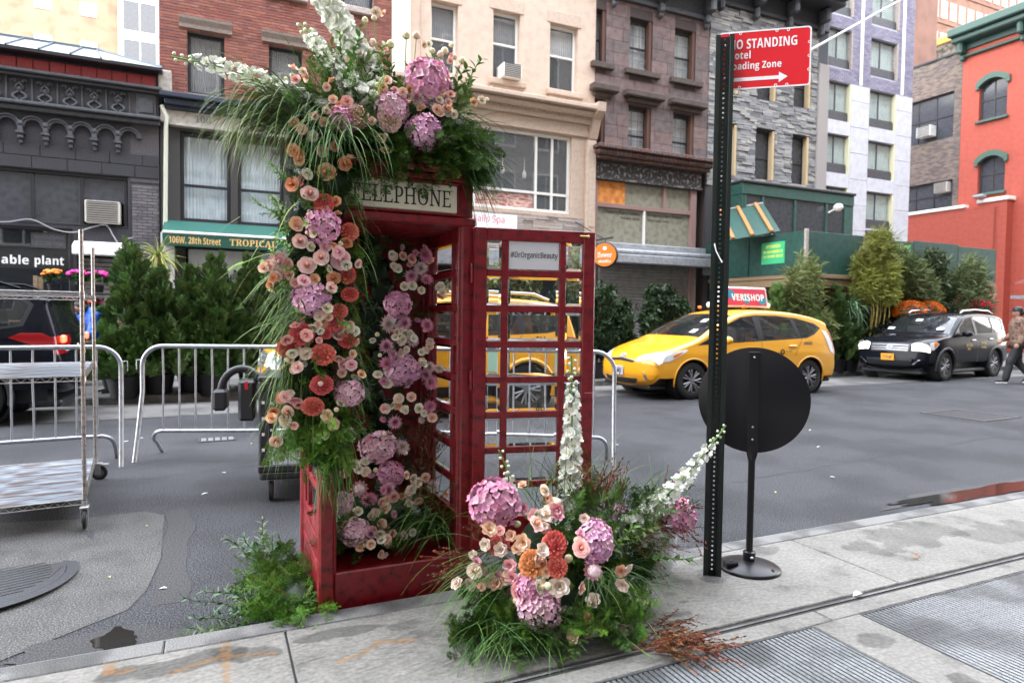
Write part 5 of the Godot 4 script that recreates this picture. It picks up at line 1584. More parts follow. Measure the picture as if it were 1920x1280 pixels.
func barricade(a: Vector3, b: Vector3, lean: float, label: String, m: Material, _side: float) -> void:
	var o := thing("crowd_barrier", label, "crowd barrier", a, 0.0, "steel crowd barriers in the roadway")
	var d := b - a
	var l := d.length()
	o.rotation.y = atan2(-d.z, d.x)
	var h := 1.10
	var r := 0.19
	var foot := 0.30 * lean
	var pts := []
	pts.append(Vector3(0.0, 0.0, -foot * 0.6))
	pts.append(Vector3(0.0, 0.25, -foot * 0.35))
	pts.append(Vector3(0.0, h - r - 0.25, 0.0))
	for k in 9:
		var w := PI * 0.5 * k / 8.0
		pts.append(Vector3(r - r * cos(w), h - r + r * sin(w), 0))
	for k in 9:
		var w := PI * 0.5 * k / 8.0
		pts.append(Vector3(l - r + r * sin(w), h - r + r * cos(w), 0))
	pts.append(Vector3(l, h - r - 0.25, 0.0))
	pts.append(Vector3(l, 0.25, -foot * 0.35))
	pts.append(Vector3(l, 0.0, -foot * 0.6))
	put("frame_tube", G.new().tube(pts, 0.021, 10), m, o)
	pts = [Vector3(0.055, 0.0, foot), Vector3(0.06, 0.14, foot * 0.5)]
	for k in 7:
		var w := PI * 0.5 * k / 6.0
		pts.append(Vector3(0.18 - 0.115 * cos(w), 0.17 + 0.10 * sin(w), foot * 0.3 * (1.0 - k / 6.0)))
	for k in 7:
		var w := PI * 0.5 * k / 6.0
		pts.append(Vector3(l - 0.18 + 0.115 * sin(w), 0.17 + 0.10 * cos(w), foot * 0.3 * (k / 6.0)))
	pts.append(Vector3(l - 0.06, 0.14, foot * 0.5))
	pts.append(Vector3(l - 0.055, 0.0, foot))
	put("lower_tube", G.new().tube(pts, 0.019, 10), m, o)
	var n := int((l - 0.36) / 0.15) + 1
	for k in n:
		var x := 0.19 + (l - 0.38) * k / (n - 1)
		put("bar", G.new().tube([Vector3(x, 0.27, 0), Vector3(x, 0.5, 0), Vector3(x + (0.006 if k % 3 == 0 else 0.0), 0.8, 0), Vector3(x, h, 0)], 0.0095, 6), m, o)
	put("hook", G.new().tube([Vector3(0.0, 0.96, 0), Vector3(-0.05, 0.965, 0.0), Vector3(-0.052, 0.87, 0.0)], 0.006, 6), m, o)
	put("tie", G.new().bar(Vector3(0.0, 0.2, 0.0), Vector3(-0.05, 0.2, 0.02), 0.008, 6), m, o)
func cart() -> void:
	var o := thing("utility_cart", "black plastic utility cart half hidden behind the left flower cascade", "utility cart", Vector3(0.30, 0.098, -5.20), deg_to_rad(-8))
	var m: Material = M.black_plastic
	var g := G.new()
	g.span(0.0, 0.72, 0.17, 0.235, -1.0, 0.0, 0.015)
	put("tray", g, m, o)
	g = G.new()
	g.span(-0.01, 0.73, 0.225, 0.285, -0.03, 0.0, 0.01).span(-0.01, 0.73, 0.225, 0.285, -1.0, -0.97, 0.01).span(-0.01, 0.02, 0.225, 0.285, -0.97, -0.03, 0.01).span(0.70, 0.73, 0.225, 0.285, -0.97, -0.03, 0.01)
	put("tray_rim", g, m, o)
	put("tray_liner", G.new().span(0.03, 0.69, 0.236, 0.242, -0.96, -0.04), M.grey_rubber, o)
	for p in [[0.03, -0.05], [0.03, -0.94], [0.66, -0.05], [0.66, -0.94]]:
		var q := put("upright", G.new().span(p[0] - 0.035, p[0] + 0.035, 0.25, 0.86, p[1] - 0.04, p[1] + 0.04, 0.014), m, o)
		for k in 4:
			put("hole", G.new().at(T(p[0], 0.40 + 0.12 * k, p[1] + 0.041)).box(Vector3.ZERO, Vector3(0.02, 0.022, 0.004), 0.001), M.sign_white, q)
	put("top_tray", G.new().span(-0.01, 0.73, 0.84, 0.93, -1.0, 0.0, 0.02), m, o)
	put("top_rim", G.new().span(-0.01, 0.73, 0.92, 0.96, -0.03, 0.0, 0.01).span(-0.01, 0.02, 0.92, 0.96, -0.97, -0.03, 0.01).span(0.70, 0.73, 0.92, 0.96, -0.97, -0.03, 0.01), m, o)
	var pts := []
	for k in 13:
		var w := PI * k / 12.0
		pts.append(Vector3(-0.13 + 0.145 * cos(w), 0.84 + 0.17 * sin(w), -0.12))
	put("handle", G.new().tube(pts, 0.030, 10), m, o)
	put("handle_pocket", G.new().span(-0.33, -0.23, 0.70, 0.86, -0.22, -0.04, 0.02), m, o)
	put("handle_pocket", G.new().span(-0.15, -0.03, 0.62, 0.93, -0.20, -0.03, 0.02), m, o)
	put("red_label", G.new().span(-0.10, -0.08, 0.86, 0.92, -0.03, -0.026), M.sign_red, o)
	for p in [[0.08, -0.08], [0.08, -0.90], [0.62, -0.08], [0.62, -0.90]]:
		var c := Node3D.new()
		kin(c, "caster", o)
		c.position = Vector3(p[0], 0, p[1])
		put("wheel", G.new().at(Transform3D(Basis(Vector3(0, 0, 1), PI / 2), Vector3(0, 0.075, 0))).lathe([Vector2(0, -0.018), Vector2(0.06, -0.018), Vector2(0.075, -0.012), Vector2(0.075, 0.012), Vector2(0.06, 0.018), Vector2(0, 0.018)], 20), M.rubber, c)
		put("hub", G.new().at(Transform3D(Basis(Vector3(0, 0, 1), PI / 2), Vector3(0, 0.075, 0))).lathe([Vector2(0, -0.021), Vector2(0.04, -0.02), Vector2(0.042, 0.02), Vector2(0, 0.021)], 16), M.grey_rubber, c)
		put("fork", G.new().span(-0.03, -0.024, 0.06, 0.17, -0.02, 0.02).span(0.024, 0.03, 0.06, 0.17, -0.02, 0.02).span(-0.03, 0.03, 0.158, 0.17, -0.03, 0.03), M.zinc, c)
func round_rect(w: float, h: float, r: float, n := 5) -> PackedVector2Array:
	var p := PackedVector2Array()
	for c in [[w * 0.5 - r, h * 0.5 - r, 0.0], [-w * 0.5 + r, h * 0.5 - r, PI * 0.5], [-w * 0.5 + r, -h * 0.5 + r, PI], [w * 0.5 - r, -h * 0.5 + r, PI * 1.5]]:
		for k in n + 1:
			var a: float = c[2] + PI * 0.5 * k / n
			p.append(Vector2(c[0] + r * cos(a), c[1] + r * sin(a)))
	return p
func ring(g: G, outer: PackedVector2Array, inner: PackedVector2Array, z0: float, z1: float) -> G:
	for k in outer.size():
		var j := (k + 1) % outer.size()
		var a := outer[k]; var b := outer[j]; var c := inner[j]; var d := inner[k]
		g.poly([Vector3(a.x, a.y, z1), Vector3(b.x, b.y, z1), Vector3(c.x, c.y, z1), Vector3(d.x, d.y, z1)], Vector3(0, 0, 1))
		g.poly([Vector3(a.x, a.y, z0), Vector3(b.x, b.y, z0), Vector3(b.x, b.y, z1), Vector3(a.x, a.y, z1)], Vector3(a.x + b.x, a.y + b.y, 0))
		g.poly([Vector3(d.x, d.y, z0), Vector3(c.x, c.y, z0), Vector3(c.x, c.y, z1), Vector3(d.x, d.y, z1)], -Vector3(a.x + b.x, a.y + b.y, 0))
	return g
func sign_post(pg: Material) -> void:
	var face := atan2(-2.451, 2.704)
	var o := thing("parking_sign_post", "dark green perforated steel post carrying a red parking sign at the kerb", "sign post", Vector3(2.451, 0.13, -2.704), deg_to_rad(-38))
	var h := 2.89
	put("flange", G.new().span(-0.047, -0.026, 0, h, 0.014, 0.018, 0.001), pg, o)
	put("flange", G.new().span(0.026, 0.047, 0, h, 0.014, 0.018, 0.001), pg, o)
	put("channel_side", G.new().strut(Vector3(-0.024, 0, 0.0), Vector3(-0.024, h, 0.0), 0.004, 0.034), pg, o)
	put("channel_side", G.new().strut(Vector3(0.024, 0, 0.0), Vector3(0.024, h, 0.0), 0.004, 0.034), pg, o)
	var w := G.new()
	var n := 113
	var p := h / n
	for k in n:
		var y := k * p
		var c := Vector2(0.0, y + p * 0.5)
		var r := 0.0055
		var q := []
		for j in 8:
			var a := TAU * (j + 0.5) / 8.0
			q.append(Vector3(c.x + r * cos(a), c.y + r * sin(a), -0.0175))
		w.poly([Vector3(-0.022, y, -0.0175), Vector3(-0.009, y, -0.0175), Vector3(-0.009, y + p, -0.0175), Vector3(-0.022, y + p, -0.0175)], Vector3(0, 0, 1))
		w.poly([Vector3(0.009, y, -0.0175), Vector3(0.022, y, -0.0175), Vector3(0.022, y + p, -0.0175), Vector3(0.009, y + p, -0.0175)], Vector3(0, 0, 1))
		var cr := [Vector3(0.009, y + p, -0.0175), Vector3(-0.009, y + p, -0.0175), Vector3(-0.009, y, -0.0175), Vector3(0.009, y, -0.0175)]
		for j in 4:
			w.poly([cr[j], cr[(j + 1) % 4], q[(j * 2 + 2) % 8], q[j * 2 + 1], q[j * 2]], Vector3(0, 0, 1))
	put("punched_web", w, pg, o)
	put("grout", G.new().at(T(0, -0.002, 0)).lathe([Vector2(0.085, 0), Vector2(0.06, 0.012), Vector2(0.03, 0.016)], 12), M.lane_concrete, o)
	put("tape_scrap", G.new().ribbon([Vector3(-0.03, 1.80, 0.02), Vector3(-0.02, 1.76, 0.022), Vector3(0.0, 1.72, 0.026), Vector3(0.012, 1.70, 0.03)], [0.009, 0.007, 0.006, 0.009], Vector3(0.6, 0.6, 0.2).normalized()), M.sign_white, o)
	var s := Node3D.new()
	kin(s, "sign_plate", o)
	s.transform = T(0.004, 2.762, 0.0)
	s.position.z = -0.020
	var outer := round_rect(0.457, 0.302, 0.018)
	var inner := round_rect(0.443, 0.288, 0.013)
	var sh := Transform3D(Basis(), Vector3(0.195, 0, 0.0))
	put("plate", G.new().at(sh).prism(outer, -0.004, -0.0015), M.sign_red, s)
	put("border", ring(G.new().at(sh), outer, inner, -0.0015, 0.0), M.sign_white, s)
	var hm := G.new().at(Transform3D(Basis(Vector3.RIGHT, PI / 2), Vector3.ZERO)).lathe([Vector2(0.004, 0.0), Vector2(0.004, 0.001), Vector2(0.0075, 0.001), Vector2(0.0075, -0.001)], 14).mesh()
	for c in [[-0.17, 0.14], [-0.12, 0.14], [0.06, 0.14], [0.115, 0.14], [-0.17, -0.14], [-0.12, -0.14], [0.06, -0.14], [0.115, -0.14], [0.219, 0.07], [0.219, 0.0], [0.219, -0.07]]:
		put("bolt_ring", hm, M.sign_white, s, sh * T(c[0], c[1], -0.0005))
	words("lettering", "NO STANDING", "Droid Sans", true, 0.335, 0.050, M.sign_white, s, T(0.187, 0.083, -0.0005))
	words("lettering", "Hotel", "Droid Sans", true, 0.108, 0.040, M.sign_white, s, T(0.074, 0.027, -0.0005))
	words("lettering", "Loading Zone", "Droid Sans", true, 0.262, 0.050, M.sign_white, s, T(0.150, -0.034, -0.0005))
	put("arrow", G.new().prism(PackedVector2Array([Vector2(-0.02, -0.108), Vector2(0.27, -0.108), Vector2(0.27, -0.126), Vector2(0.312, -0.098), Vector2(0.27, -0.072), Vector2(0.27, -0.090), Vector2(-0.02, -0.090)]), -0.002, 0.0), M.sign_white, s)
	put("bolt", G.new().ball(Vector3(0.0, 0.08, 0.004), 0.007, 6, 8), M.zinc, s)
	put("bolt", G.new().ball(Vector3(0.0, -0.09, 0.004), 0.007, 6, 8), M.zinc, s)
func disc_stand(sb: Material) -> void:
	var o := thing("round_sign_stand", "black round sign on a pole stand, turned away, beside the parking sign post", "sign stand", Vector3(2.736, 0.13, -2.723), deg_to_rad(-42))
	put("base", G.new().lathe([Vector2(0.168, 0.0), Vector2(0.170, 0.010), Vector2(0.160, 0.018), Vector2(0.11, 0.034), Vector2(0.05, 0.048), Vector2(0.0, 0.05)], 40, 0.3), sb, o)
	put("weight_block", G.new().at(Transform3D(Basis(Vector3.UP, 0.5), Vector3(-0.10, 0.03, 0.07))).box(Vector3.ZERO, Vector3(0.07, 0.045, 0.055), 0.006), sb, o)
	put("bolt", G.new().ball(Vector3(-0.10, 0.053, 0.075), 0.008, 6, 8), M.old_iron, o)
	put("base_hole", G.new().at(T(0.125, 0.031, 0.06)).lathe([Vector2(0.0, 0.001), Vector2(0.012, 0.0)], 10), M.black_paint, o)
	put("collar", G.new().lathe([Vector2(0.022, 0.04), Vector2(0.034, 0.045), Vector2(0.034, 0.095), Vector2(0.020, 0.10)], 16), sb, o)
	put("collar_bolt", G.new().ball(Vector3(0.012, 0.07, 0.034), 0.009, 6, 8), M.zinc, o)
	put("pole", G.new().tube([Vector3(0, 0.08, 0), Vector3(0, 0.62, 0)], 0.019, 14), sb, o)
	put("pole_flat", G.new().grid(6, 12, func(u, v):
		var a: float = TAU * v
		var f := smoothstep(0.0, 0.6, u)
		return Vector3(lerpf(0.019, 0.030, f) * cos(a), 0.60 + 0.10 * u, -lerpf(0.019, 0.006, f) * sin(a))).span(-0.030, 0.030, 0.69, 1.22, -0.006, 0.004, 0.002), sb, o)
	var d := G.new().at(Transform3D(Basis(Vector3.RIGHT, PI / 2), Vector3(0, 0.949, -0.012))).lathe([Vector2(0, -0.0035), Vector2(0.292, -0.0035), Vector2(0.296, -0.001), Vector2(0.296, 0.001), Vector2(0.292, 0.0035), Vector2(0, 0.0035)], 72)
	put("disc", d, sb, o)
	for y in [1.19, 0.80, 0.73]:
		put("bolt", G.new().ball(Vector3(0.0, y, 0.006), 0.006, 6, 8), M.zinc, o)
func ground_bits() -> void:
	var o := thing("manhole_cover", "round cast iron drain cover with slots in the concrete patch, bottom left", "manhole cover", Vector3(-1.17, road_y(-4.33) + 0.006, -4.33), 0.35)
	put("ring", G.new().lathe([Vector2(0.40, 0.0), Vector2(0.455, 0.0), Vector2(0.458, 0.006), Vector2(0.40, 0.008)], 48), M.cast_iron, o)
	put("plate", G.new().lathe([Vector2(0.398, 0.0), Vector2(0.396, 0.007), Vector2(0.0, 0.009)], 48), M.cast_iron, o)
	var sl := G.new().span(-0.09, 0.09, 0.0085, 0.0098, -0.008, 0.008).mesh()
	for c in [-1.0, 1.0]:
		for k in 15:
			var z := -0.30 + 0.042 * k
			var wd := sqrt(maxf(0.0, 0.33 * 0.33 - z * z))
			if wd < 0.06: continue
			var len := (wd - 0.03)
			put("slot", sl, M.dark_pit, o, Transform3D(Basis.from_scale(Vector3(len / 0.18, 1, 1)), Vector3(c * (0.03 + len * 0.5), 0, z)))
	put("slot", sl, M.dark_pit, o, T(0.33, 0, 0.1, 60))
	put("lifting_eye", G.new().at(T(0.02, 0.008, 0.02)).lathe([Vector2(0.028, 0), Vector2(0.024, 0.012), Vector2(0.0, 0.014)], 12), M.dark_pit, o)
	o = thing("utility_plate", "small pale iron plate with raised lettering set in the road behind the cart", "utility plate", Vector3(0.02, 0.104, -8.0))
	put("plate", G.new().span(-0.2, 0.2, 0, 0.006, -0.12, 0.12, 0.002), M.cast_iron, o)
	for k in 5:
		put("raised_mark", G.new().span(-0.16 + 0.07 * k, -0.11 + 0.07 * k, 0.006, 0.010, -0.08, 0.08, 0.001), M.zinc, o)
	o = thing("storm_drain", "flat iron storm grate in the road at right", "storm drain", Vector3(10.55, 0.102, -6.1), 0.05)
	put("frame", G.new().span(-0.5, 0.5, 0, 0.008, -0.46, -0.42).span(-0.5, 0.5, 0, 0.008, 0.42, 0.46).span(-0.5, -0.46, 0, 0.008, -0.42, 0.42).span(0.46, 0.5, 0, 0.008, -0.42, 0.42), M.cast_iron, o)
	for k in 14:
		put("bar", G.new().span(-0.46, 0.46, 0, 0.006, -0.40 + 0.06 * k, -0.375 + 0.06 * k), M.cast_iron, o)
	put("pit", G.new().span(-0.46, 0.46, -0.001, 0.0015, -0.42, 0.42), M.wet_asphalt, o)
	var pt := mk("petal_white", 0.8, 0.78, 0.76, 0.6)
	o = thing("fallen_petal", "single white petal lying on the steel slot of the pavement", "petal", Vector3(2.95, 0.131, -2.23), 1.3)
	put("blade", leaf_g(0.055, 0.04, 0.012, 0.4), pt, o)
	o = thing("dry_twig", "small dry brown twig with leaves on the pavement at right", "twig", Vector3(3.79, 0.134, -2.46), 0.4)
	var g := G.new().tube([Vector3(-0.06, 0.003, 0), Vector3(0.0, 0.006, 0.01), Vector3(0.07, 0.003, -0.005)], 0.0022, 5)
	put("stem", g, leaf_mat("dry_leaf", 0.24, 0.14, 0.07), o)
	for k in 7:
		put("leaf", leaf_g(0.03, 0.011, 0.008), M.dry_leaf, o, T(-0.05 + 0.017 * k, 0.004, 0.004, 50 + 75 * (k % 4)))
	var spots := [[-0.42, -4.97, 0.0], [0.05, -6.3, 1.0], [-0.1, -5.6, 2.0], [-0.55, -4.2, 0.5], [6.2, -5.2, 1.4], [5.3, -4.3, 0.2], [4.4, -4.1, 2.2], [3.2, -3.8, 0.9], [7.0, -6.0, 1.7], [0.35, -7.6, 2.0], [-0.28, -3.95, 1.2], [8.3, -7.9, 0.3]]
	for k in spots.size():
		var s: Array = spots[k]
		o = thing("road_litter", "small pale scrap of leaf or paper lying on the asphalt", "litter", Vector3(s[0], road_y(s[1]) + 0.003, s[1]), s[2], "scraps on the road")
		put("scrap", leaf_g(0.03 + 0.012 * (k % 3), 0.018, 0.006, 0.3), leaf_mat("leaf_pale", 0.42, 0.42, 0.18) if k % 3 == 0 else pt, o)
func bucket() -> void:
	var m := mk("bucket_white", 0.72, 0.74, 0.78, 0.35)
	m.subsurf_scatter_enabled = true
	m.subsurf_scatter_strength = 0.2
	var o := thing("flower_bucket", "white plastic bucket holding flowers behind the floor arrangement", "bucket", Vector3(2.215, 0.13, -2.93))
	put("pail", G.new().lathe([Vector2(0.0, 0.004), Vector2(0.115, 0.0), Vector2(0.122, 0.01), Vector2(0.150, 0.29), Vector2(0.144, 0.29), Vector2(0.117, 0.02)], 32, 0.4), m, o)
	put("rim", G.new().lathe([Vector2(0.149, 0.262), Vector2(0.160, 0.266), Vector2(0.160, 0.292), Vector2(0.146, 0.294)], 32), m, o)
	put("rib", G.new().lathe([Vector2(0.146, 0.232), Vector2(0.153, 0.236), Vector2(0.153, 0.244), Vector2(0.147, 0.246)], 32), m, o)
# cars: x from the front bumper backwards, z across
class CarBody:
	var prof: Array
	var inset: Array
	var L: float
	var W: float
	var belt: float
	var roof: float
	var tumble: float
	func outline(s: float) -> Vector2:
		var k := clampi(int(s), 0, prof.size() - 2)
		var f := s - k
		var a: Vector2 = prof[maxi(k - 1, 0)]
		var b: Vector2 = prof[k]
		var c: Vector2 = prof[k + 1]
		var d: Vector2 = prof[mini(k + 2, prof.size() - 1)]
		var lin := b.lerp(c, f)
		return b.cubic_interpolate(c, a, d, f).lerp(lin, 0.35)
	func inward(s: float) -> Vector2:
		var d := outline(minf(s + 0.25, prof.size() - 1.0)) - outline(maxf(s - 0.25, 0.0))
		return Vector2(d.y, -d.x).normalized()
	func depth(s: float) -> float:
		var k := clampi(int(s), 0, inset.size() - 2)
		return lerpf(inset[k], inset[k + 1], smoothstep(0.0, 1.0, s - k))
	func edge(s: float) -> Vector2:
		return outline(s) + inward(s) * depth(s)
	func side(x: float, y: float) -> float:
		var p := 1.0
		if x < 1.0: p -= 0.13 * pow((1.0 - x) / 1.0, 2.0)
		if x > L - 0.9: p -= 0.12 * pow((x - L + 0.9) / 0.9, 2.0)
		var q := 1.0
		if y < 0.5: q -= 0.07 * pow((0.5 - y) / 0.35, 2.0)
		if y > belt - 0.25: q -= 0.035 * smoothstep(belt - 0.25, belt, y)
		if y > belt: q -= tumble * pow((y - belt) / (roof - belt), 1.25)
		return W * 0.5 * p * q
	func top(s: float, v: float) -> Vector3:
		var a := absf(v)
		var g := 0.38 * a * a + 0.62 * (1.0 - sqrt(maxf(0.0, 1.0 - pow(a, 7.0))))
		var e := edge(s)
		var o := outline(s) + inward(s) * depth(s) * g
		return Vector3(o.x, o.y, side(e.x, e.y) * v)
func patch(g: G, poly: PackedVector2Array, cuts: Array, du: float, dv: float, f: Callable, flip := false) -> G:
	var lo := poly[0]
	var hi := poly[0]
	for p in poly:
		lo = lo.min(p); hi = hi.max(p)
	var nu := maxi(1, ceili((hi.x - lo.x) / du))
	var nv := maxi(1, ceili((hi.y - lo.y) / dv))
	var h := 0.01
	for a in nu:
		for b in nv:
			var c0 := Vector2(lerpf(lo.x, hi.x, float(a) / nu), lerpf(lo.y, hi.y, float(b) / nv))
			var c1 := Vector2(lerpf(lo.x, hi.x, float(a + 1) / nu), lerpf(lo.y, hi.y, float(b + 1) / nv))
			var pieces := Geometry2D.intersect_polygons(PackedVector2Array([c0, Vector2(c1.x, c0.y), c1, Vector2(c0.x, c1.y)]), poly)
			for cut in cuts:
				var nxt := []
				for q in pieces:
					nxt.append_array(Geometry2D.clip_polygons(q, cut))
				pieces.assign(nxt)
			for q in pieces:
				if q.size() < 3: continue
				var tri := Geometry2D.triangulate_polygon(q)
				var base := g.v.size()
				for p in q:
					var pu: Vector3 = f.call(p.x + h, p.y) - f.call(p.x - h, p.y)
					var pv: Vector3 = f.call(p.x, p.y + h) - f.call(p.x, p.y - h)
					var n := pu.cross(pv)
					g.vert(f.call(p.x, p.y), -n if flip else n)
				for k in range(0, tri.size(), 3):
					var a2 := q[tri[k]]; var b2 := q[tri[k + 1]]; var d2 := q[tri[k + 2]]
					var ccw := (b2 - a2).cross(d2 - a2) > 0.0
					if ccw != flip: g.idx(base + tri[k], base + tri[k + 1], base + tri[k + 2])
					else: g.idx(base + tri[k], base + tri[k + 2], base + tri[k + 1])
	return g
func circle(c: Vector2, r: float, n := 28) -> PackedVector2Array:
	var p := PackedVector2Array()
	for k in n:
		p.append(c + Vector2(cos(TAU * k / n), sin(TAU * k / n)) * r)
	return p
func pv(a: Array) -> PackedVector2Array:
	var p := PackedVector2Array()
	for k in range(0, a.size(), 2):
		p.append(Vector2(a[k], a[k + 1]))
	return p
func wheel_mesh_set(r: float) -> Array:
	var w := 0.105
	var tyre := G.new().lathe([Vector2(r * 0.63, -w), Vector2(r * 0.70, -w - 0.004), Vector2(r * 0.93, -w), Vector2(r * 0.985, -w * 0.78), Vector2(r, -w * 0.5), Vector2(r, w * 0.5), Vector2(r * 0.985, w * 0.78), Vector2(r * 0.93, w), Vector2(r * 0.70, w + 0.004), Vector2(r * 0.63, w)], 40)
	var rim := G.new().lathe([Vector2(r * 0.64, w), Vector2(r * 0.66, w + 0.002), Vector2(r * 0.61, w - 0.012), Vector2(r * 0.58, w - 0.06), Vector2(r * 0.10, w - 0.09)], 36)
	var sp := G.new()
	for k in 7:
		var a := TAU * k / 7.0
		for e in [-0.16, 0.16]:
			var c := Vector3(cos(a) * r * 0.14, w - 0.012, sin(a) * r * 0.14)
			var d := Vector3(cos(a + e) * r * 0.60, w - 0.010, sin(a + e) * r * 0.60)
			sp.strut(c, d, 0.024, 0.030, Vector3.UP, 0.006)
	sp.lathe([Vector2(0, w - 0.004), Vector2(r * 0.11, w - 0.006), Vector2(r * 0.17, w - 0.014), Vector2(r * 0.18, w - 0.05)], 20)
	return [tyre.mesh(), rim.mesh(), sp.mesh()]
func car(called: String, label: String, category: String, where: Vector3, turn: float, scale: float, spec: Dictionary) -> Node3D:
	var o := thing(called, label, category, where, turn, spec.get("group", ""))
	o.scale = Vector3.ONE * scale
	var c := CarBody.new()
	c.prof = spec.prof
	c.inset = spec.inset
	c.L = spec.L; c.W = spec.W; c.belt = spec.belt; c.roof = spec.roof; c.tumble = spec.tumble
	var paint: Material = spec.paint
	var n := c.prof.size()
	var ws0: float = spec.get("ws0", 8.12)
	var ws1: float = spec.get("ws1", 9.92)
	var rg0: float = spec.get("rg0", 15.5)
	var rg1: float = spec.get("rg1", 17.0)
	var whole := pv([0, -1, n - 1, -1, n - 1, 1, 0, 1])
	var wsp := pv([ws0, -0.90, ws1, -0.86, ws1, 0.86, ws0, 0.90, ws0 - 0.06, 0.4, ws0 - 0.08, 0.0, ws0 - 0.06, -0.4])
	var rgp := pv([rg0, -0.84, rg1, -0.86, rg1, 0.86, rg0, 0.84])
	var grille: PackedVector2Array = spec.grille
	var low: PackedVector2Array = spec.low_grille
	var b := G.new()
	var f := func(u, v): return c.top(clampf(u, 0.0, n - 1.0), clampf(v, -1.0, 1.0))
	patch(b, whole, [wsp, rgp], 0.25, 0.10, f)
	var e := PackedVector2Array()
	for k in (n - 1) * 4 + 1:
		e.append(c.edge(k * 0.25))
	var wr: float = spec.wr
	var wf: Vector2 = Vector2(spec.wx0, wr)
	var wb: Vector2 = Vector2(spec.wx1, wr)
	var arches := [circle(wf, wr * 1.17), circle(wb, wr * 1.17)]
	var dlo: PackedVector2Array = spec.dlo
	for s in [1.0, -1.0]:
		patch(b, e, [arches[0], arches[1], dlo], 0.16, 0.10, func(x, y): return Vector3(x, y, c.side(x, y) * s), s < 0.0)
	var body := put("body", b, paint, o)
	var gl: Material = M.car_glass
	put("windscreen", patch(G.new(), wsp, [], 0.25, 0.12, func(u, v): return c.top(u, v) - Vector3(-0.004, 0.004, 0)), gl, o)
	put("rear_window", patch(G.new(), rgp, [], 0.25, 0.12, func(u, v): return c.top(u, v) - Vector3(0.004, 0.004, 0)), gl, o)
	for s in [1.0, -1.0]:
		var sur := patch(G.new(), dlo, spec.panes, 0.2, 0.1, func(x, y): return Vector3(x, y, (c.side(x, y) - 0.003) * s), s < 0.0)
		var fr := put("window_surround", sur, M.black_paint, o)
		for p in spec.panes:
			put("side_window", patch(G.new(), p, [], 0.2, 0.1, func(x, y): return Vector3(x, y, (c.side(x, y) - 0.010) * s), s < 0.0), gl, o)
		for wc in [wf, wb]:
			var lip := G.new()
			var pts := []
			for k in 15:
				var a := PI * (-0.08 + 1.16 * k / 14.0)
				var q: Vector2 = wc + Vector2(cos(a), sin(a)) * wr * 1.17
				pts.append(Vector3(q.x, q.y, (c.side(q.x, q.y) - 0.004) * s))
			put("wheel_arch", lip.tube(pts, 0.016 if not spec.has("cladding") else 0.035, 6), spec.get("cladding", paint), o)
		for d in spec.seams:
			put("door_seam", patch(G.new(), d, [], 0.2, 0.08, func(x, y): return Vector3(x, y, (c.side(x, y) + 0.0015) * s), s < 0.0), M.black_paint, o)
		for h in spec.handles:
			put("door_handle", G.new().box(Vector3(h.x, h.y, (c.side(h.x, h.y) + 0.018) * s), Vector3(0.20, 0.035, 0.03), 0.012), spec.get("handle", paint), o)
		var hl: PackedVector2Array = spec.lamp_side
		var hp := put("headlight", patch(G.new(), hl, [], 0.1, 0.05, func(x, y): return Vector3(x, y, (c.side(x, y) + 0.005) * s), s < 0.0), M.headlight, o)
		var ht: PackedVector2Array = spec.lamp_top
		var mir := PackedVector2Array()
		for q in ht: mir.append(Vector2(q.x, q.y * s))
		put("headlight_lens", patch(G.new(), mir, [], 0.2, 0.06, func(u, v): return c.top(u, v) + Vector3(-0.006, 0.004, 0)), spec.get("lamp_mat", M.headlight), hp)
		put("indicator", patch(G.new(), spec.indicator, [], 0.1, 0.05, func(x, y): return Vector3(x, y, (c.side(x, y) + 0.008) * s), s < 0.0), M.amber_lens, hp)
		var tl: PackedVector2Array = spec.tail_side
		var tp := put("tail_light", patch(G.new(), tl, [], 0.1, 0.05, func(x, y): return Vector3(x, y, (c.side(x, y) + 0.006) * s), s < 0.0), spec.get("tail_mat", M.tail_red), o)
		var tt := PackedVector2Array()
		for q in spec.tail_top: tt.append(Vector2(q.x, q.y * s))
		put("tail_lens", patch(G.new(), tt, [], 0.2, 0.06, func(u, v): return c.top(u, v) + Vector3(0.006, 0.003, 0)), spec.get("tail_mat2", spec.get("tail_mat", M.tail_red)), tp)
		var mp: Vector2 = spec.mirror
		var mz: float = (c.side(mp.x, mp.y) + 0.13) * s
		var mr := put("mirror", G.new().ball(Vector3(mp.x, mp.y, mz), Vector3(0.085, 0.075, 0.125), 10, 14), spec.get("mirror_mat", paint), o)
		put("mirror_arm", G.new().strut(Vector3(mp.x + 0.02, mp.y - 0.05, (c.side(mp.x, mp.y) - 0.01) * s), Vector3(mp.x, mp.y - 0.03, mz), 0.05, 0.04), M.black_paint, mr)
		put("fog_lamp", patch(G.new(), mirror_poly(spec.fog, s), [], 0.2, 0.05, func(u, v): return c.top(u, v) + Vector3(-0.006, 0, 0)), M.fog_chrome, o)
	put("grille", patch(G.new(), grille, [], 0.2, 0.08, func(u, v): return c.top(u, v) + Vector3(-0.007, 0.002, 0)), spec.get("grille_mat", M.black_paint), o)
	put("lower_grille", patch(G.new(), low, [], 0.2, 0.08, func(u, v): return c.top(u, v) + Vector3(-0.007, 0, 0)), M.black_plastic, o)
	for gb in spec.get("grille_bars", []):
		put("grille_bar", patch(G.new(), gb, [], 0.2, 0.08, func(u, v): return c.top(u, v) + Vector3(-0.013, 0.002, 0)), M.zinc, o)
	var em: Vector3 = c.top(spec.emblem, 0.0)
	var eg := G.new()
	for q in [[0.075, 0.052, 0.0], [0.028, 0.050, 0.0], [0.050, 0.022, 0.022]]:
		var pts := []
		for k in 19:
			var a := TAU * k / 18.0
			pts.append(Vector3(-0.012, q[2] + q[1] * sin(a), q[0] * cos(a)))
		eg.tube(pts, 0.007, 6, false)
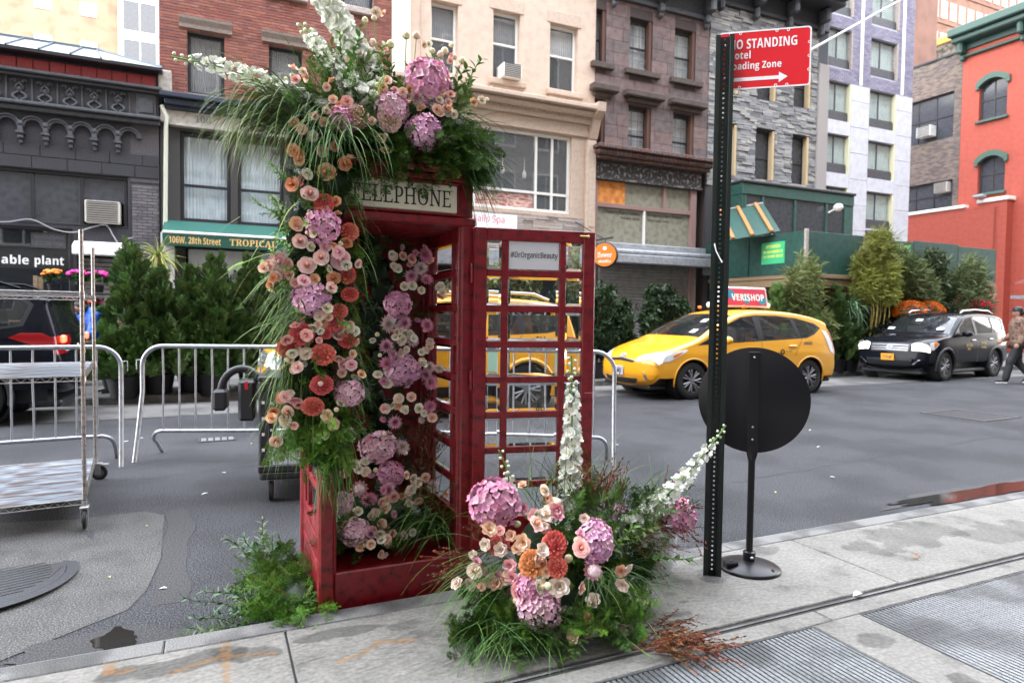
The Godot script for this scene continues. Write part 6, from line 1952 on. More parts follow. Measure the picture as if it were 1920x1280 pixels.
	var et := c.outline(spec.emblem + 0.1) - c.outline(spec.emblem - 0.1)
	put("emblem", eg, M.zinc, o, Transform3D(Basis(Vector3(0, 0, 1), -atan2(et.x, et.y)), em))
	var pl: Vector3 = c.top(spec.plate, 0.0)
	var np := put("number_plate", G.new().box(Vector3(pl.x - 0.02, pl.y, 0), Vector3(0.012, 0.16, 0.31), 0.004), spec.plate_mat, o)
	words("lettering", spec.plate_text, "Droid Sans", true, 0.23, 0.075, spec.plate_ink, np, Transform3D(Basis(Vector3.UP, -PI / 2), Vector3(pl.x - 0.0275, pl.y, 0)))
	var rp: Vector3 = c.top(spec.get("rear_plate", 18.0), 0.0)
	put("number_plate", G.new().box(Vector3(rp.x + 0.02, rp.y, 0), Vector3(0.012, 0.16, 0.31), 0.004), spec.plate_mat, o)
	put("underbody", G.new().span(0.25, c.L - 0.25, 0.2, 0.62, -c.W * 0.5 + 0.25, c.W * 0.5 - 0.25, 0.05), M.black_plastic, o)
	put("sill", G.new().span(spec.wx0 + wr * 1.2, spec.wx1 - wr * 1.2, 0.18, 0.27, -c.W * 0.5 + 0.06, c.W * 0.5 - 0.06, 0.03), spec.get("cladding", M.black_plastic), o)
	put("bumper_skirt", G.new().span(0.14, 0.5, 0.17, 0.24, -c.W * 0.5 + 0.2, c.W * 0.5 - 0.2, 0.02).span(c.L - 0.5, c.L - 0.14, 0.2, 0.28, -c.W * 0.5 + 0.2, c.W * 0.5 - 0.2, 0.02), M.black_plastic, o)
	var ms := wheel_mesh_set(wr)
	for wc in [wf, wb]:
		for s in [1.0, -1.0]:
			var w := Node3D.new()
			kin(w, "wheel", o)
			w.transform = Transform3D(Basis(Vector3(0, 1, 0), deg_to_rad(spec.get("steer", 0.0)) if wc == wf else 0.0) * Basis(Vector3.RIGHT, PI / 2 * s), Vector3(wc.x, wr, (c.W * 0.5 - 0.135) * s))
			put("tyre", ms[0], M.rubber, w)
			put("rim", ms[1], M.rim_dark, w)
			put("spokes", ms[2], spec.get("rim_mat", M.rim_silver), w)
			put("well", G.new().lathe([Vector2(wr * 1.16, -0.22), Vector2(wr * 1.16, 0.10), Vector2(wr * 1.155, 0.10), Vector2(wr * 1.155, -0.22), Vector2(0.0, -0.22)], 28), M.black_plastic, w)
	put("cabin_floor", G.new().span(1.2, c.L - 0.6, 0.6, c.belt - 0.08, -c.W * 0.5 + 0.16, c.W * 0.5 - 0.16), M.black_plastic, o)
	for s in [-0.36, 0.36]:
		for x in [2.05, 2.95]:
			put("seat", G.new().span(x, x + 0.16, c.belt - 0.1, c.belt + 0.26, s - 0.24, s + 0.24, 0.06).span(x + 0.02, x + 0.13, c.belt + 0.27, c.belt + 0.44, s - 0.13, s + 0.13, 0.05), M.seat_grey, o)
	put("dashboard", G.new().span(1.25, 1.62, c.belt - 0.1, c.belt + 0.06, -c.W * 0.5 + 0.2, c.W * 0.5 - 0.2, 0.04), M.black_plastic, o)
	put("mirror_glass", G.new().box(Vector3(2.0, c.roof - 0.20, 0), Vector3(0.04, 0.07, 0.24), 0.02), M.black_plastic, o)
	return o
func mirror_poly(p: PackedVector2Array, s: float) -> PackedVector2Array:
	var q := PackedVector2Array()
	for k in p: q.append(Vector2(k.x, k.y * s))
	return q
func cars() -> void:
	var ty := mk("taxi_yellow", 0.80, 0.36, 0.005, 0.38)
	ty.clearcoat_enabled = true
	ty.clearcoat = 0.7
	ty.clearcoat_roughness = 0.06
	var cb := mk("car_black", 0.006, 0.007, 0.011, 0.16)
	cb.clearcoat_enabled = true
	cb.clearcoat = 0.08
	cb.clearcoat_roughness = 0.04
	cb.metallic_specular = 0.24
	var cg := mk("car_glass", 0.025, 0.03, 0.032, 0.02)
	cg.transparency = BaseMaterial3D.TRANSPARENCY_ALPHA
	cg.albedo_color.a = 0.45
	var hl := mk("headlight", 0.78, 0.80, 0.84, 0.12)
	hl.clearcoat_enabled = true
	hl.clearcoat = 1.0
	var lit := mk("headlight_lit", 0.9, 0.9, 0.85, 0.1)
	lit.emission_enabled = true
	lit.emission = Color(1.0, 0.95, 0.85)
	lit.emission_energy_multiplier = 1.6
	var amb := mk("amber_lens", 0.75, 0.20, 0.02, 0.15)
	amb.emission_enabled = false
	var tr := mk("tail_red", 0.50, 0.012, 0.015, 0.12)
	tr.clearcoat_enabled = true
	var tl := mk("tail_light_lit", 0.20, 0.006, 0.008, 0.10)
	tl.emission_enabled = true
	tl.emission = Color(1.0, 0.10, 0.08)
	tl.emission_energy_multiplier = 0.03
	var tl2 := mk("brake_light_lit", 0.9, 0.3, 0.2, 0.15)
	tl2.emission_enabled = true
	tl2.emission = Color(1.0, 0.35, 0.2)
	tl2.emission_energy_multiplier = 1.6
	mk("fog_chrome", 0.7, 0.7, 0.72, 0.12, 0.9)
	mk("rim_silver", 0.32, 0.32, 0.34, 0.35, 0.7)
	mk("rim_dark", 0.03, 0.03, 0.033, 0.5)
	mk("seat_grey", 0.06, 0.06, 0.065, 0.8)
	mk("plate_blue", 0.55, 0.60, 0.70, 0.4)
	mk("plate_gold", 0.85, 0.38, 0.02, 0.4)
	mk("cladding_grey", 0.03, 0.03, 0.032, 0.6)
	var prius := {
		"prof": [Vector2(0.14, 0.20), Vector2(0.04, 0.28), Vector2(0.0, 0.42), Vector2(0.02, 0.56), Vector2(0.06, 0.68), Vector2(0.18, 0.79), Vector2(0.5, 0.915), Vector2(0.82, 1.0), Vector2(1.06, 1.075), Vector2(1.5, 1.315), Vector2(1.98, 1.50), Vector2(2.35, 1.565), Vector2(2.8, 1.58), Vector2(3.4, 1.555), Vector2(3.9, 1.49), Vector2(4.32, 1.40), Vector2(4.40, 1.25), Vector2(4.50, 1.04), Vector2(4.56, 0.86), Vector2(4.62, 0.62), Vector2(4.60, 0.40), Vector2(4.50, 0.24)],
		"inset": [0.22, 0.26, 0.28, 0.28, 0.26, 0.20, 0.12, 0.09, 0.08, 0.10, 0.085, 0.07, 0.07, 0.07, 0.08, 0.12, 0.15, 0.17, 0.18, 0.19, 0.19, 0.16],
		"L": 4.62, "W": 1.775, "belt": 0.98, "roof": 1.58, "tumble": 0.20, "wr": 0.325, "wx0": 0.93, "wx1": 3.71, "paint": ty,
		"dlo": pv([1.02, 0.93, 1.30, 1.06, 1.66, 1.27, 2.08, 1.425, 2.45, 1.468, 2.95, 1.465, 3.45, 1.425, 3.90, 1.33, 4.06, 1.24, 3.86, 1.12, 3.64, 1.05, 2.7, 1.005, 1.7, 0.965]),
		"panes": [pv([1.16, 0.962, 1.36, 1.055, 1.47, 1.115, 1.47, 0.972]), pv([1.55, 0.985, 1.55, 1.17, 1.72, 1.275, 2.10, 1.405, 2.36, 1.44, 2.43, 1.0]), pv([2.56, 1.02, 2.53, 1.445, 2.95, 1.44, 3.28, 1.415, 3.42, 1.07]), pv([3.50, 1.075, 3.38, 1.40, 3.62, 1.36, 3.88, 1.29, 3.96, 1.24, 3.80, 1.14, 3.64, 1.08])],
		"seams": [pv([1.44, 0.32, 1.45, 0.94, 1.458, 0.94, 1.448, 0.32]), pv([2.49, 0.30, 2.495, 1.0, 2.503, 1.0, 2.498, 0.30]), pv([3.30, 0.72, 3.52, 1.05, 3.53, 1.05, 3.308, 0.72]), pv([1.44, 0.32, 3.30, 0.32, 3.30, 0.328, 1.44, 0.328])],
		"handles": [Vector2(2.25, 0.86), Vector2(3.25, 0.905)],
		"lamp_side": pv([0.30, 0.66, 0.42, 0.655, 0.62, 0.74, 0.80, 0.84, 0.78, 0.865, 0.55, 0.83, 0.36, 0.76]),
		"lamp_top": pv([3.7, 0.56, 4.3, 0.70, 4.7, 0.80, 4.6, 1.0, 5.9, 1.0, 5.5, 0.80, 5.0, 0.62, 4.4, 0.50, 3.9, 0.46]),
		"indicator": pv([0.50, 0.72, 0.60, 0.745, 0.72, 0.82, 0.60, 0.80, 0.52, 0.77]),
		"tail_side": pv([4.08, 1.20, 4.20, 1.18, 4.36, 0.95, 4.38, 0.74, 4.28, 0.80, 4.20, 0.98]), "tail_top": pv([15.9, 0.88, 18.4, 0.86, 18.4, 1.0, 15.9, 1.0]), "tail_mat": M.headlight, "tail_mat2": M.tail_red,
		"mirror": Vector2(1.56, 1.02), "fog": pv([1.25, 0.80, 2.6, 0.72, 2.6, 0.78, 1.25, 0.86]),
		"grille": pv([3.55, -0.42, 3.7, 0.0, 3.55, 0.42, 3.85, 0.45, 4.05, 0.0, 3.85, -0.45]), "low_grille": pv([0.7, -0.52, 0.7, 0.52, 1.5, 0.60, 1.5, -0.60]),
		"grille_bars": [pv([3.86, -0.46, 4.06, 0.0, 3.86, 0.46, 3.96, 0.47, 4.16, 0.0, 3.96, -0.47])],
		"emblem": 4.42, "plate": 2.35, "plate_mat": M.plate_blue, "plate_text": "T68 4830C", "plate_ink": M.black_text, "group": "taxis in the street"}
	var t := car("taxi_car", "yellow hybrid taxi with a red roof advertisement, in front of the grey roller shutter", "taxi", Vector3(6.72, 0.1, -9.96), 0.0, 1.03, prius)
	var ad := mk("advert_red", 0.52, 0.035, 0.07, 0.3)
	mk("advert_teal", 0.02, 0.22, 0.33, 0.3)
	var tri := PackedVector2Array([Vector2(-0.17, 0), Vector2(0.17, 0), Vector2(0.09, 0.36), Vector2(0.05, 0.38), Vector2(-0.05, 0.38), Vector2(-0.09, 0.36)])
	var rs := Node3D.new()
	kin(rs, "roof_sign", t)
	rs.position = Vector3(2.78, 1.612, 0.0)
	put("case", G.new().at(Transform3D(Basis(Vector3.UP, PI / 2), Vector3(0, 0.02, 0))).prism(tri, -0.56, 0.56), M.white_frame, rs)
	var lean := Basis(Vector3.RIGHT, -atan2(0.08, 0.36))
	put("panel", G.new().at(Transform3D(lean, Vector3(0, 0.205, 0.134))).box(Vector3.ZERO, Vector3(1.06, 0.33, 0.006), 0.002), ad, rs)
	for k in [[-0.36, 0.05, 0.2, 0.2], [0.02, -0.04, 0.34, 0.2], [0.42, -0.05, 0.24, 0.22]]:
		put("print", G.new().at(Transform3D(lean, Vector3(0, 0.205, 0.139))).prism(circle(Vector2(k[0], k[1]), k[3] * 0.45, 12), -0.0005, 0.0005), M.advert_teal, rs)
	words("lettering", "VERISHOP", "Droid Sans", true, 0.82, 0.135, M.white_text, rs, Transform3D(lean, Vector3(0.06, 0.20, 0.143)))
	put("foot", G.new().span(-0.52, 0.52, 0.0, 0.03, -0.14, 0.14, 0.01), M.zinc, rs)
	put("medallion_light", G.new().box(Vector3(-0.68, 0.05, 0), Vector3(0.10, 0.10, 0.3), 0.03), M.headlight, rs)
	put("medallion_light", G.new().box(Vector3(0.66, 0.05, 0), Vector3(0.12, 0.10, 0.2), 0.03), M.headlight, rs)
	for k in [-1.0, 1.0]:
		var mm := G.new().ball(Vector3(2.3, 1.62, 0.60 * k), Vector3(0.05, 0.03, 0.03), 6, 10)
		put("roof_lamp", mm, M.amber_lens, t)
	words("lettering", "4N35", "Droid Sans", true, 0.22, 0.06, M.number_grey, t, T(3.66, 0.955, 0.862))
	for k in [[2.68, 0.77], [2.98, 0.80]]:
		var d := G.new().at(Transform3D(Basis(Vector3.RIGHT, PI / 2), Vector3(k[0], k[1], 0.893)))
		d.lathe([Vector2(0.028, -0.002), Vector2(0.052, -0.002), Vector2(0.052, 0.002), Vector2(0.028, 0.002)], 16)
		put("door_decal", d, M.black_text, t)
		words("lettering", "NYC TAXI", "Droid Sans", false, 0.15, 0.03, M.number_grey, t, T(k[0] + 0.16, k[1] + 0.01, 0.893))
	for k in [[1.62, 1.36, 0.34], [1.22, 1.175, 0.52]]:
		var st := put("windscreen_sticker", G.new().box(Vector3.ZERO, Vector3(0.12, 0.004, 0.14), 0.001), M.sign_white, t)
		st.transform = Transform3D(Basis(Vector3(0, 0, 1), 0.50), Vector3(k[0], k[1], k[2]))
	var rav := {
		"prof": [Vector2(0.16, 0.28), Vector2(0.05, 0.36), Vector2(0.0, 0.50), Vector2(0.03, 0.66), Vector2(0.07, 0.80), Vector2(0.15, 0.94), Vector2(0.5, 1.05), Vector2(0.9, 1.115), Vector2(1.22, 1.16), Vector2(1.56, 1.38), Vector2(1.98, 1.60), Vector2(2.3, 1.665), Vector2(2.9, 1.69), Vector2(3.6, 1.675), Vector2(4.1, 1.635), Vector2(4.40, 1.57), Vector2(4.42, 1.44), Vector2(4.52, 1.12), Vector2(4.56, 0.9), Vector2(4.62, 0.65), Vector2(4.58, 0.42), Vector2(4.45, 0.32)],
		"inset": [0.20, 0.22, 0.22, 0.21, 0.20, 0.16, 0.10, 0.08, 0.08, 0.10, 0.085, 0.07, 0.06, 0.06, 0.07, 0.10, 0.12, 0.14, 0.15, 0.16, 0.16, 0.14],
		"L": 4.62, "W": 1.84, "belt": 1.07, "roof": 1.69, "tumble": 0.17, "wr": 0.365, "wx0": 0.92, "wx1": 3.58, "paint": cb, "cladding": M.cladding_grey,
		"dlo": pv([1.30, 1.10, 1.66, 1.32, 2.05, 1.53, 2.4, 1.585, 3.0, 1.60, 3.7, 1.58, 4.14, 1.53, 4.22, 1.46, 4.12, 1.20, 3.9, 1.165, 2.7, 1.12]),
		"panes": [pv([1.62, 1.125, 1.66, 1.29, 2.06, 1.505, 2.42, 1.56, 2.46, 1.135]), pv([2.58, 1.14, 2.54, 1.565, 3.0, 1.575, 3.42, 1.565, 3.46, 1.165]), pv([3.56, 1.17, 3.52, 1.56, 3.86, 1.54, 4.10, 1.50, 4.16, 1.45, 4.08, 1.22, 3.9, 1.19])],
		"seams": [pv([1.46, 0.42, 1.42, 1.10, 1.428, 1.10, 1.468, 0.42]), pv([2.51, 0.42, 2.515, 1.11, 2.523, 1.11, 2.518, 0.42]), pv([3.14, 0.80, 3.5, 1.14, 3.51, 1.14, 3.148, 0.80])],
		"handles": [Vector2(2.32, 0.98), Vector2(3.32, 1.0)], "handle": M.zinc,
		"lamp_side": pv([0.20, 0.78, 0.36, 0.75, 0.58, 0.90, 0.50, 0.955, 0.24, 0.93]), "lamp_top": pv([3.6, 0.60, 3.6, 1.0, 5.1, 1.0, 5.1, 0.70, 4.7, 0.58]), "lamp_mat": lit,
		"indicator": pv([0.38, 0.80, 0.56, 0.90, 0.50, 0.945, 0.38, 0.93]),
		"tail_side": pv([3.98, 1.02, 4.2, 1.12, 4.42, 1.10, 4.42, 0.92, 4.28, 0.90]), "tail_top": pv([17.0, 0.62, 18.3, 0.62, 18.3, 1.0, 17.0, 1.0]),
		"mirror": Vector2(1.72, 1.14), "fog": pv([1.2, 0.62, 2.2, 0.80, 2.2, 0.86, 1.1, 0.66]), "mirror_mat": cb,
		"grille": pv([3.3, -0.52, 3.3, 0.52, 4.75, 0.56, 4.75, -0.56]), "grille_mat": M.spandrel_grey, "low_grille": pv([0.9, -0.6, 0.9, 0.6, 2.2, 0.64, 2.2, -0.64]),
		"grille_bars": [pv([3.55, -0.5, 3.55, 0.5, 3.66, 0.5, 3.66, -0.5]), pv([3.95, -0.5, 3.95, 0.5, 4.05, 0.5, 4.05, -0.5]), pv([4.4, -0.5, 4.4, 0.5, 4.5, 0.5, 4.5, -0.5])],
		"emblem": 4.0, "plate": 2.4, "plate_mat": M.plate_gold, "plate_text": "T7214C", "plate_ink": M.plate_ink if M.has("plate_ink") else mk("plate_ink", 0.02, 0.03, 0.12, 0.5), "steer": 0.0}
	var r := car("sport_utility_car", "black sport utility car with lit headlights and an orange plate, at right", "car", Vector3(15.0, 0.1, -10.62), deg_to_rad(8), 1.0, rav)
	rails(r, M.zinc)
	words("lettering", "TAXI & LIMO", "Droid Sans", true, 0.34, 0.06, M.gold_text, r, T(2.05, 0.86, 0.926))
	words("lettering", "NYC", "Droid Sans", true, 0.16, 0.06, M.gold_text, r, T(2.05, 0.77, 0.926))
	words("lettering", "212-555", "Droid Sans", true, 0.30, 0.05, M.gold_text, r, T(2.86, 0.90, 0.926))
	words("lettering", "FARES", "Droid Sans", true, 0.30, 0.05, M.gold_text, r, T(2.86, 0.80, 0.926))
	for k in [[1.70, 1.475, -0.1], [1.36, 1.26, -0.62], [1.36, 1.26, 0.55]]:
		var st := put("windscreen_sticker", G.new().box(Vector3.ZERO, Vector3(0.10, 0.004, 0.16), 0.001), M.sign_white, r)
		st.transform = Transform3D(Basis(Vector3(0, 0, 1), 0.54), Vector3(k[0], k[1], k[2]))
	var left := rav.duplicate()
	left.lamp_mat = M.headlight
	left.tail_mat = tl
	left.tail_mat2 = tl
	left.tail_side = pv([3.98, 1.06, 4.1, 1.12, 4.3, 1.12, 4.42, 1.06, 4.42, 0.94, 4.32, 0.93])
	left.tail_top = pv([17.1, 0.56, 17.4, 0.50, 17.8, 0.66, 18.1, 0.76, 18.1, 1.0, 17.1, 1.0])
	left.plate_mat = M.plate_gold
	var lc := car("dark_utility_car", "black sport utility car seen from behind with glowing brake lights, at far left", "car", Vector3(-6.38, 0.1, -10.75), deg_to_rad(-1), 1.03, left)
	rails(lc, M.car_black)
	for s in [-1.0, 1.0]:
		put("brake_light", G.new().box(Vector3(4.50, 1.04, 0.70 * s), Vector3(0.05, 0.10, 0.16), 0.02), tl2, lc)
	for k in 3:
		put("reversing_lens", G.new().box(Vector3(4.545, 0.93, 0.66 + 0.06 * k), Vector3(0.03, 0.07, 0.035), 0.01), M.headlight, lc)
	put("high_brake_light", G.new().box(Vector3(4.43, 1.55, 0.0), Vector3(0.04, 0.035, 0.30), 0.01), tl, lc)
	put("roof_spoiler", G.new().box(Vector3(4.40, 1.615, 0.0), Vector3(0.32, 0.04, 1.25), 0.015), cb, lc)
	put("rear_wiper", G.new().bar(Vector3(4.56, 1.13, 0.0), Vector3(4.50, 1.26, 0.35), 0.012, 6), M.black_plastic, lc)
	put("chrome_strip", G.new().box(Vector3(4.60, 0.95, 0.0), Vector3(0.03, 0.05, 0.9), 0.012), M.fog_chrome, lc)
	var cab := rav.duplicate()
	cab.paint = ty
	cab.lamp_mat = M.headlight
	cab.cladding = ty
	cab.plate_mat = M.plate_blue
	cab.handle = ty
	cab.mirror_mat = ty
	cab.group = "taxis in the street"
	cab.prof = rav.prof.duplicate()
	var tc := car("taxi_car", "yellow utility taxi behind the telephone box, seen through the panes of the open door", "taxi", Vector3(0.50, 0.1, -9.42), 0.0, 1.02, cab)
	rails(tc, M.zinc)
	words("lettering", "8V", "Droid Sans", true, 0.16, 0.12, M.black_text, tc, T(3.78, 1.06, 0.90))
	words("lettering", "4E", "Droid Sans", true, 0.16, 0.12, M.black_text, tc, T(4.12, 0.98, 0.88))
	put("door_advert", G.new().box(Vector3(2.9, 0.80, 0.925), Vector3(0.62, 0.34, 0.004), 0.001), mk("mint_panel", 0.42, 0.68, 0.50, 0.4), tc)
func rails(o: Node3D, m: Material) -> void:
	for s in [-1.0, 1.0]:
		put("roof_rail", G.new().tube([Vector3(2.2, 1.66, 0.62 * s), Vector3(2.35, 1.72, 0.62 * s), Vector3(3.0, 1.755, 0.62 * s), Vector3(3.8, 1.735, 0.62 * s), Vector3(4.05, 1.65, 0.62 * s)], [0.02, 0.022, 0.022, 0.022, 0.02], 8), m, o)
# plants for sale along the far kerb
func spray_mesh(sd: int, c: Color) -> ArrayMesh:
	var r := RandomNumberGenerator.new(); r.seed = sd
	var g := G.new()
	g.tinted = true
	g.col = shade(c, 0.6)
	g.ribbon([Vector3.ZERO, Vector3(0, 0.5, 0.03), Vector3(0, 1, -0.05)], [0.03, 0.025, 0.01], Vector3.RIGHT)
	for k in 11:
		var t := 0.08 + 0.9 * k / 10.0
		for s in [-1.0, 1.0]:
			var l := 0.42 * sin(PI * (0.18 + 0.75 * t)) * r.randf_range(0.75, 1.2)
			var d := Vector3(s, 0.9, r.randf_range(-0.5, 0.5)).normalized()
			var p := Vector3(0, t, 0.02)
			g.col = c * r.randf_range(0.7, 1.35)
			g.ribbon([p, p + d * l * 0.5, p + d * l], [0.06, 0.075, 0.008], d.cross(Vector3(0, 0, 1)).normalized())
			for e in 3:
				var o := p + d * l * (0.3 + 0.22 * e)
				var dd := (d + Vector3(-s * 0.5, 0.8, r.randf_range(-0.4, 0.4))).normalized() * l * 0.36
				g.ribbon([o, o + dd * 0.6, o + dd], [0.045, 0.05, 0.006], dd.cross(Vector3(0, 0, 1)).normalized())
	return g.mesh()
func clump_mesh(sd: int, c: Color, l: float, w: float, n: int, up := 0.3) -> ArrayMesh:
	var r := RandomNumberGenerator.new(); r.seed = sd
	var g := G.new()
	g.tinted = true
	for k in n:
		var d := (rdir_of(r) + Vector3(0, up, 0)).normalized()
		var b := aim(d, r.randf_range(0, TAU)) * Basis(Vector3.RIGHT, -PI / 2)
		var cc := c * r.randf_range(0.65, 1.35)
		petal(g, Transform3D(b, rdir_of(r) * l * 0.35), l * r.randf_range(0.7, 1.2), w, 0.25, -0.4, shade(cc, 0.8), cc, 2, 0.1)
	return g.mesh()
func pot(o: Node3D, r: float, h: float) -> void:
	put("pot", G.new().lathe([Vector2(0, 0.005), Vector2(r * 0.78, 0), Vector2(r, h * 0.93), Vector2(r * 1.06, h * 0.93), Vector2(r * 1.06, h), Vector2(r * 0.95, h), Vector2(r * 0.93, h * 0.9), Vector2(0, h * 0.88)], 20, 0.5), M.black_plastic, o)
func conifer(label: String, x: float, z: float, h: float, r: float, tint: float, sd: int) -> void:
	rng.seed = 900 + sd
	var o := thing("potted_conifer", label, "conifer", Vector3(x, 0.12, z), rnd(0, TAU), "potted conifers along the far kerb")
	pot(o, 0.24, 0.36)
	put("trunk", G.new().tube([Vector3(0, 0.3, 0), Vector3(0.02, h * 0.5, 0), Vector3(0, h * 0.95, 0.01)], [0.045, 0.03, 0.006], 7), M.bark, o)
	var xs := []
	var cs := []
	var n := int(300 * r * h)
	for k in n:
		var t := pow(rnd(0.0, 1.0), 1.15)
		var y := lerpf(0.34, h * 0.97, t)
		var env := r * 1.36 * pow(1.0 - t, 1.3) * (0.78 + 0.22 * sin(t * 9.0 + sd)) + 0.05
		var a := rnd(0, TAU)
		var rr := env * sqrt(rnd(0.12, 1.0))
		var d := Vector3(cos(a) * (0.95 - 0.35 * t), rnd(0.35, 1.15) + t * 0.8, sin(a) * (0.95 - 0.35 * t)).normalized()
		var s := rnd(0.22, 0.46) * (1.0 - 0.45 * t)
		xs.append(Transform3D(aim(d, rnd(0, TAU)).scaled(Vector3.ONE * s), Vector3(rr * cos(a), y, rr * sin(a))))
		var b := rnd(0.7, 1.9) * tint
		cs.append(Color(b * rnd(0.95, 1.35), b, b))
	many("foliage", GREEN.spray, M.foliage, xs, cs, o)
func bush(called: String, label: String, category: String, x: float, z: float, h: float, rx: float, rz: float, y0: float, mesh: Mesh, n: int, tint: Color, size: float, sd: int, group := "") -> Node3D:
	rng.seed = 700 + sd
	var o := thing(called, label, category, Vector3(x, 0.14, z), 0.0, group)
	pot(o, minf(0.26, rx * 0.6), 0.34)
	var st := G.new()
	for k in 7:
		var a := TAU * k / 7.0
		st.tube([Vector3(0.04 * cos(a), 0.28, 0.04 * sin(a)), Vector3(rx * 0.25 * cos(a), lerpf(0.3, h, 0.45), rz * 0.25 * sin(a)), Vector3(rx * 0.55 * cos(a), h * 0.88, rz * 0.55 * sin(a))], [0.02, 0.014, 0.005], 5)
	put("stem", st, M.bark, o)
	var xs := []
	var cs := []
	var lumps := []
	for k in 9:
		lumps.append([Vector3(rnd(-0.6, 0.6) * rx, rnd(0.15, 0.85), rnd(-0.6, 0.6) * rz), rnd(0.35, 0.6), rnd(0.75, 1.3)])
	for k in n:
		var lp: Array = lumps[rng.randi() % 9]
		var d := rdir() * pow(rnd(0.2, 1.0), 0.5)
		var p := Vector3(lp[0].x + d.x * rx * lp[1], lerpf(y0, h, lp[0].y) + d.y * (h - y0) * 0.30 * (lp[1] + 0.35), lp[0].z + d.z * rz * lp[1])
		p.y = maxf(p.y, y0)
		xs.append(Transform3D(Basis.from_euler(Vector3(rnd(-0.6, 0.6), rnd(0, TAU), rnd(-0.6, 0.6))).scaled(Vector3.ONE * size * rnd(0.7, 1.3)), p))
		var b: float = lp[2] * rnd(0.7, 1.25)
		cs.append(Color(tint.r * b, tint.g * b, tint.b * b))
	many("foliage", mesh, M.foliage, xs, cs, o)
	return o
func plants() -> void:
	worn(mk("bark", 0.14, 0.11, 0.08, 0.85), noise_tex(0.05, 3, [[0, 0.6], [1, 1.0]], 256, 0.0, 3, 81), 2.0)
	GREEN.spray = spray_mesh(80, Color(0.042, 0.085, 0.026))
	var broad := clump_mesh(81, Color(1, 1, 1), 0.14, 0.06, 12)
	var slim := clump_mesh(82, Color(1, 1, 1), 0.22, 0.022, 16, 0.5)
	var tiny := clump_mesh(83, Color(1, 1, 1), 0.07, 0.03, 14)
	var con := [["tallest potted conifer at the left end of the row, beside the blue jacket", -1.28, -12.62, 2.55, 0.50, 1.3], ["full dark conifer second from the left end of the row", -0.86, -12.5, 2.05, 0.62, 0.9], ["bushy conifer in the middle of the row below the number 106", -0.36, -12.62, 2.12, 0.66, 1.05], ["conifer with a pale tip in front of the white shop wall", 0.02, -12.5, 2.34, 0.60, 1.15], ["dark conifer just left of the cascade, behind the cart", 0.62, -12.6, 2.38, 0.64, 0.9], ["slim conifer half hidden behind the cascade", 1.12, -12.55, 2.15, 0.5, 0.9], ["low young conifer at the kerb in front of the middle of the row", -0.05, -12.28, 1.15, 0.34, 1.25], ["small spreading conifer at the left foot of the row", -1.35, -12.25, 1.0, 0.42, 1.2]]
	for k in con.size():
		var c: Array = con[k]
		conifer(c[0], c[1], c[2], c[3], c[4], c[5], k)
	rng.seed = 50
	var o := thing("ponytail_palm", "yellow green tufted palm on a straw coloured trunk among the conifers", "palm", Vector3(-0.92, 0.15, -13.3))
	pot(o, 0.2, 0.3)
	put("trunk", G.new().tube([Vector3(0, 0.2, 0), Vector3(0.02, 1.2, 0), Vector3(0.05, 2.05, 0), Vector3(0.02, 2.4, 0)], [0.12, 0.13, 0.15, 0.06], 10), mk("straw", 0.42, 0.30, 0.15, 0.85), o)
	grass(o, "foliage", 170, func(): return [Vector3(-0.90, 2.48, -13.3), rdir() + Vector3(0, 0.7, 0)], 0.35, 0.6, 2.0, 0.022, [Color(0.26, 0.28, 0.07), Color(0.18, 0.24, 0.06), Color(0.32, 0.30, 0.10)])
	o = thing("areca_palm", "bright green feathery palm in front of the TROPICAL awning end", "palm", Vector3(1.10, 0.15, -13.4))
	pot(o, 0.25, 0.35)
	put("stem", G.new().tube([Vector3(0, 0.3, 0), Vector3(0.02, 1.6, 0), Vector3(-0.02, 2.3, 0)], [0.05, 0.03, 0.02], 7), M.bark, o)
	for k in 9:
		var a := TAU * k / 9.0 + 0.3
		var g := G.new()
		g.tinted = true
		var pts := []
		for j in 9:
			var t := j / 8.0
			pts.append(Vector3(cos(a) * 0.85 * t, 2.2 + 0.75 * t - 0.75 * t * t, sin(a) * 0.85 * t))
		g.col = Color(0.20, 0.30, 0.05)
		g.tube(pts, 0.008, 4, false)
		for j in 26:
			var t := 0.15 + 0.85 * j / 25.0
			var p: Vector3 = pts[int(t * 8)].lerp(pts[mini(int(t * 8) + 1, 8)], fmod(t * 8, 1.0))
			for s in [-1.0, 1.0]:
				var d := Vector3(cos(a) * 0.6 - s * sin(a), -0.25, sin(a) * 0.6 + s * cos(a)).normalized() * 0.26 * sin(PI * (0.2 + 0.75 * t))
				g.col = Color(0.16, 0.30, 0.05) * rnd(0.8, 1.3)
				g.ribbon([p, p + d * 0.6, p + d + Vector3(0, -0.04, 0)], [0.016, 0.022, 0.004], d.cross(Vector3.UP).normalized())
		put("palm_leaf", g, M.foliage, o)
	o = thing("flower_staging", "timber flower staging with two shelves in front of the dark shop", "plant stand", Vector3(-2.9, 0.15, -14.3))
	for y in [0.60, 1.20, 1.72]:
		put("shelf", G.new().span(-1.4, 1.35, y - 0.03, y, -0.25, 0.25, 0.006), M.timber if y < 1.5 else M.black_plastic, o)
	for x in [-1.35, 0.0, 1.3]:
		put("upright", G.new().span(x - 0.03, x + 0.03, 0, 2.0, -0.22, -0.16), M.timber, o)
		put("upright", G.new().span(x - 0.03, x + 0.03, 0, 2.0, 0.16, 0.22), M.timber, o)
	var heads := {"pink": Color(0.75, 0.03, 0.30), "orange": Color(0.75, 0.22, 0.02), "red": Color(0.60, 0.06, 0.02), "white": Color(0.75, 0.72, 0.68)}
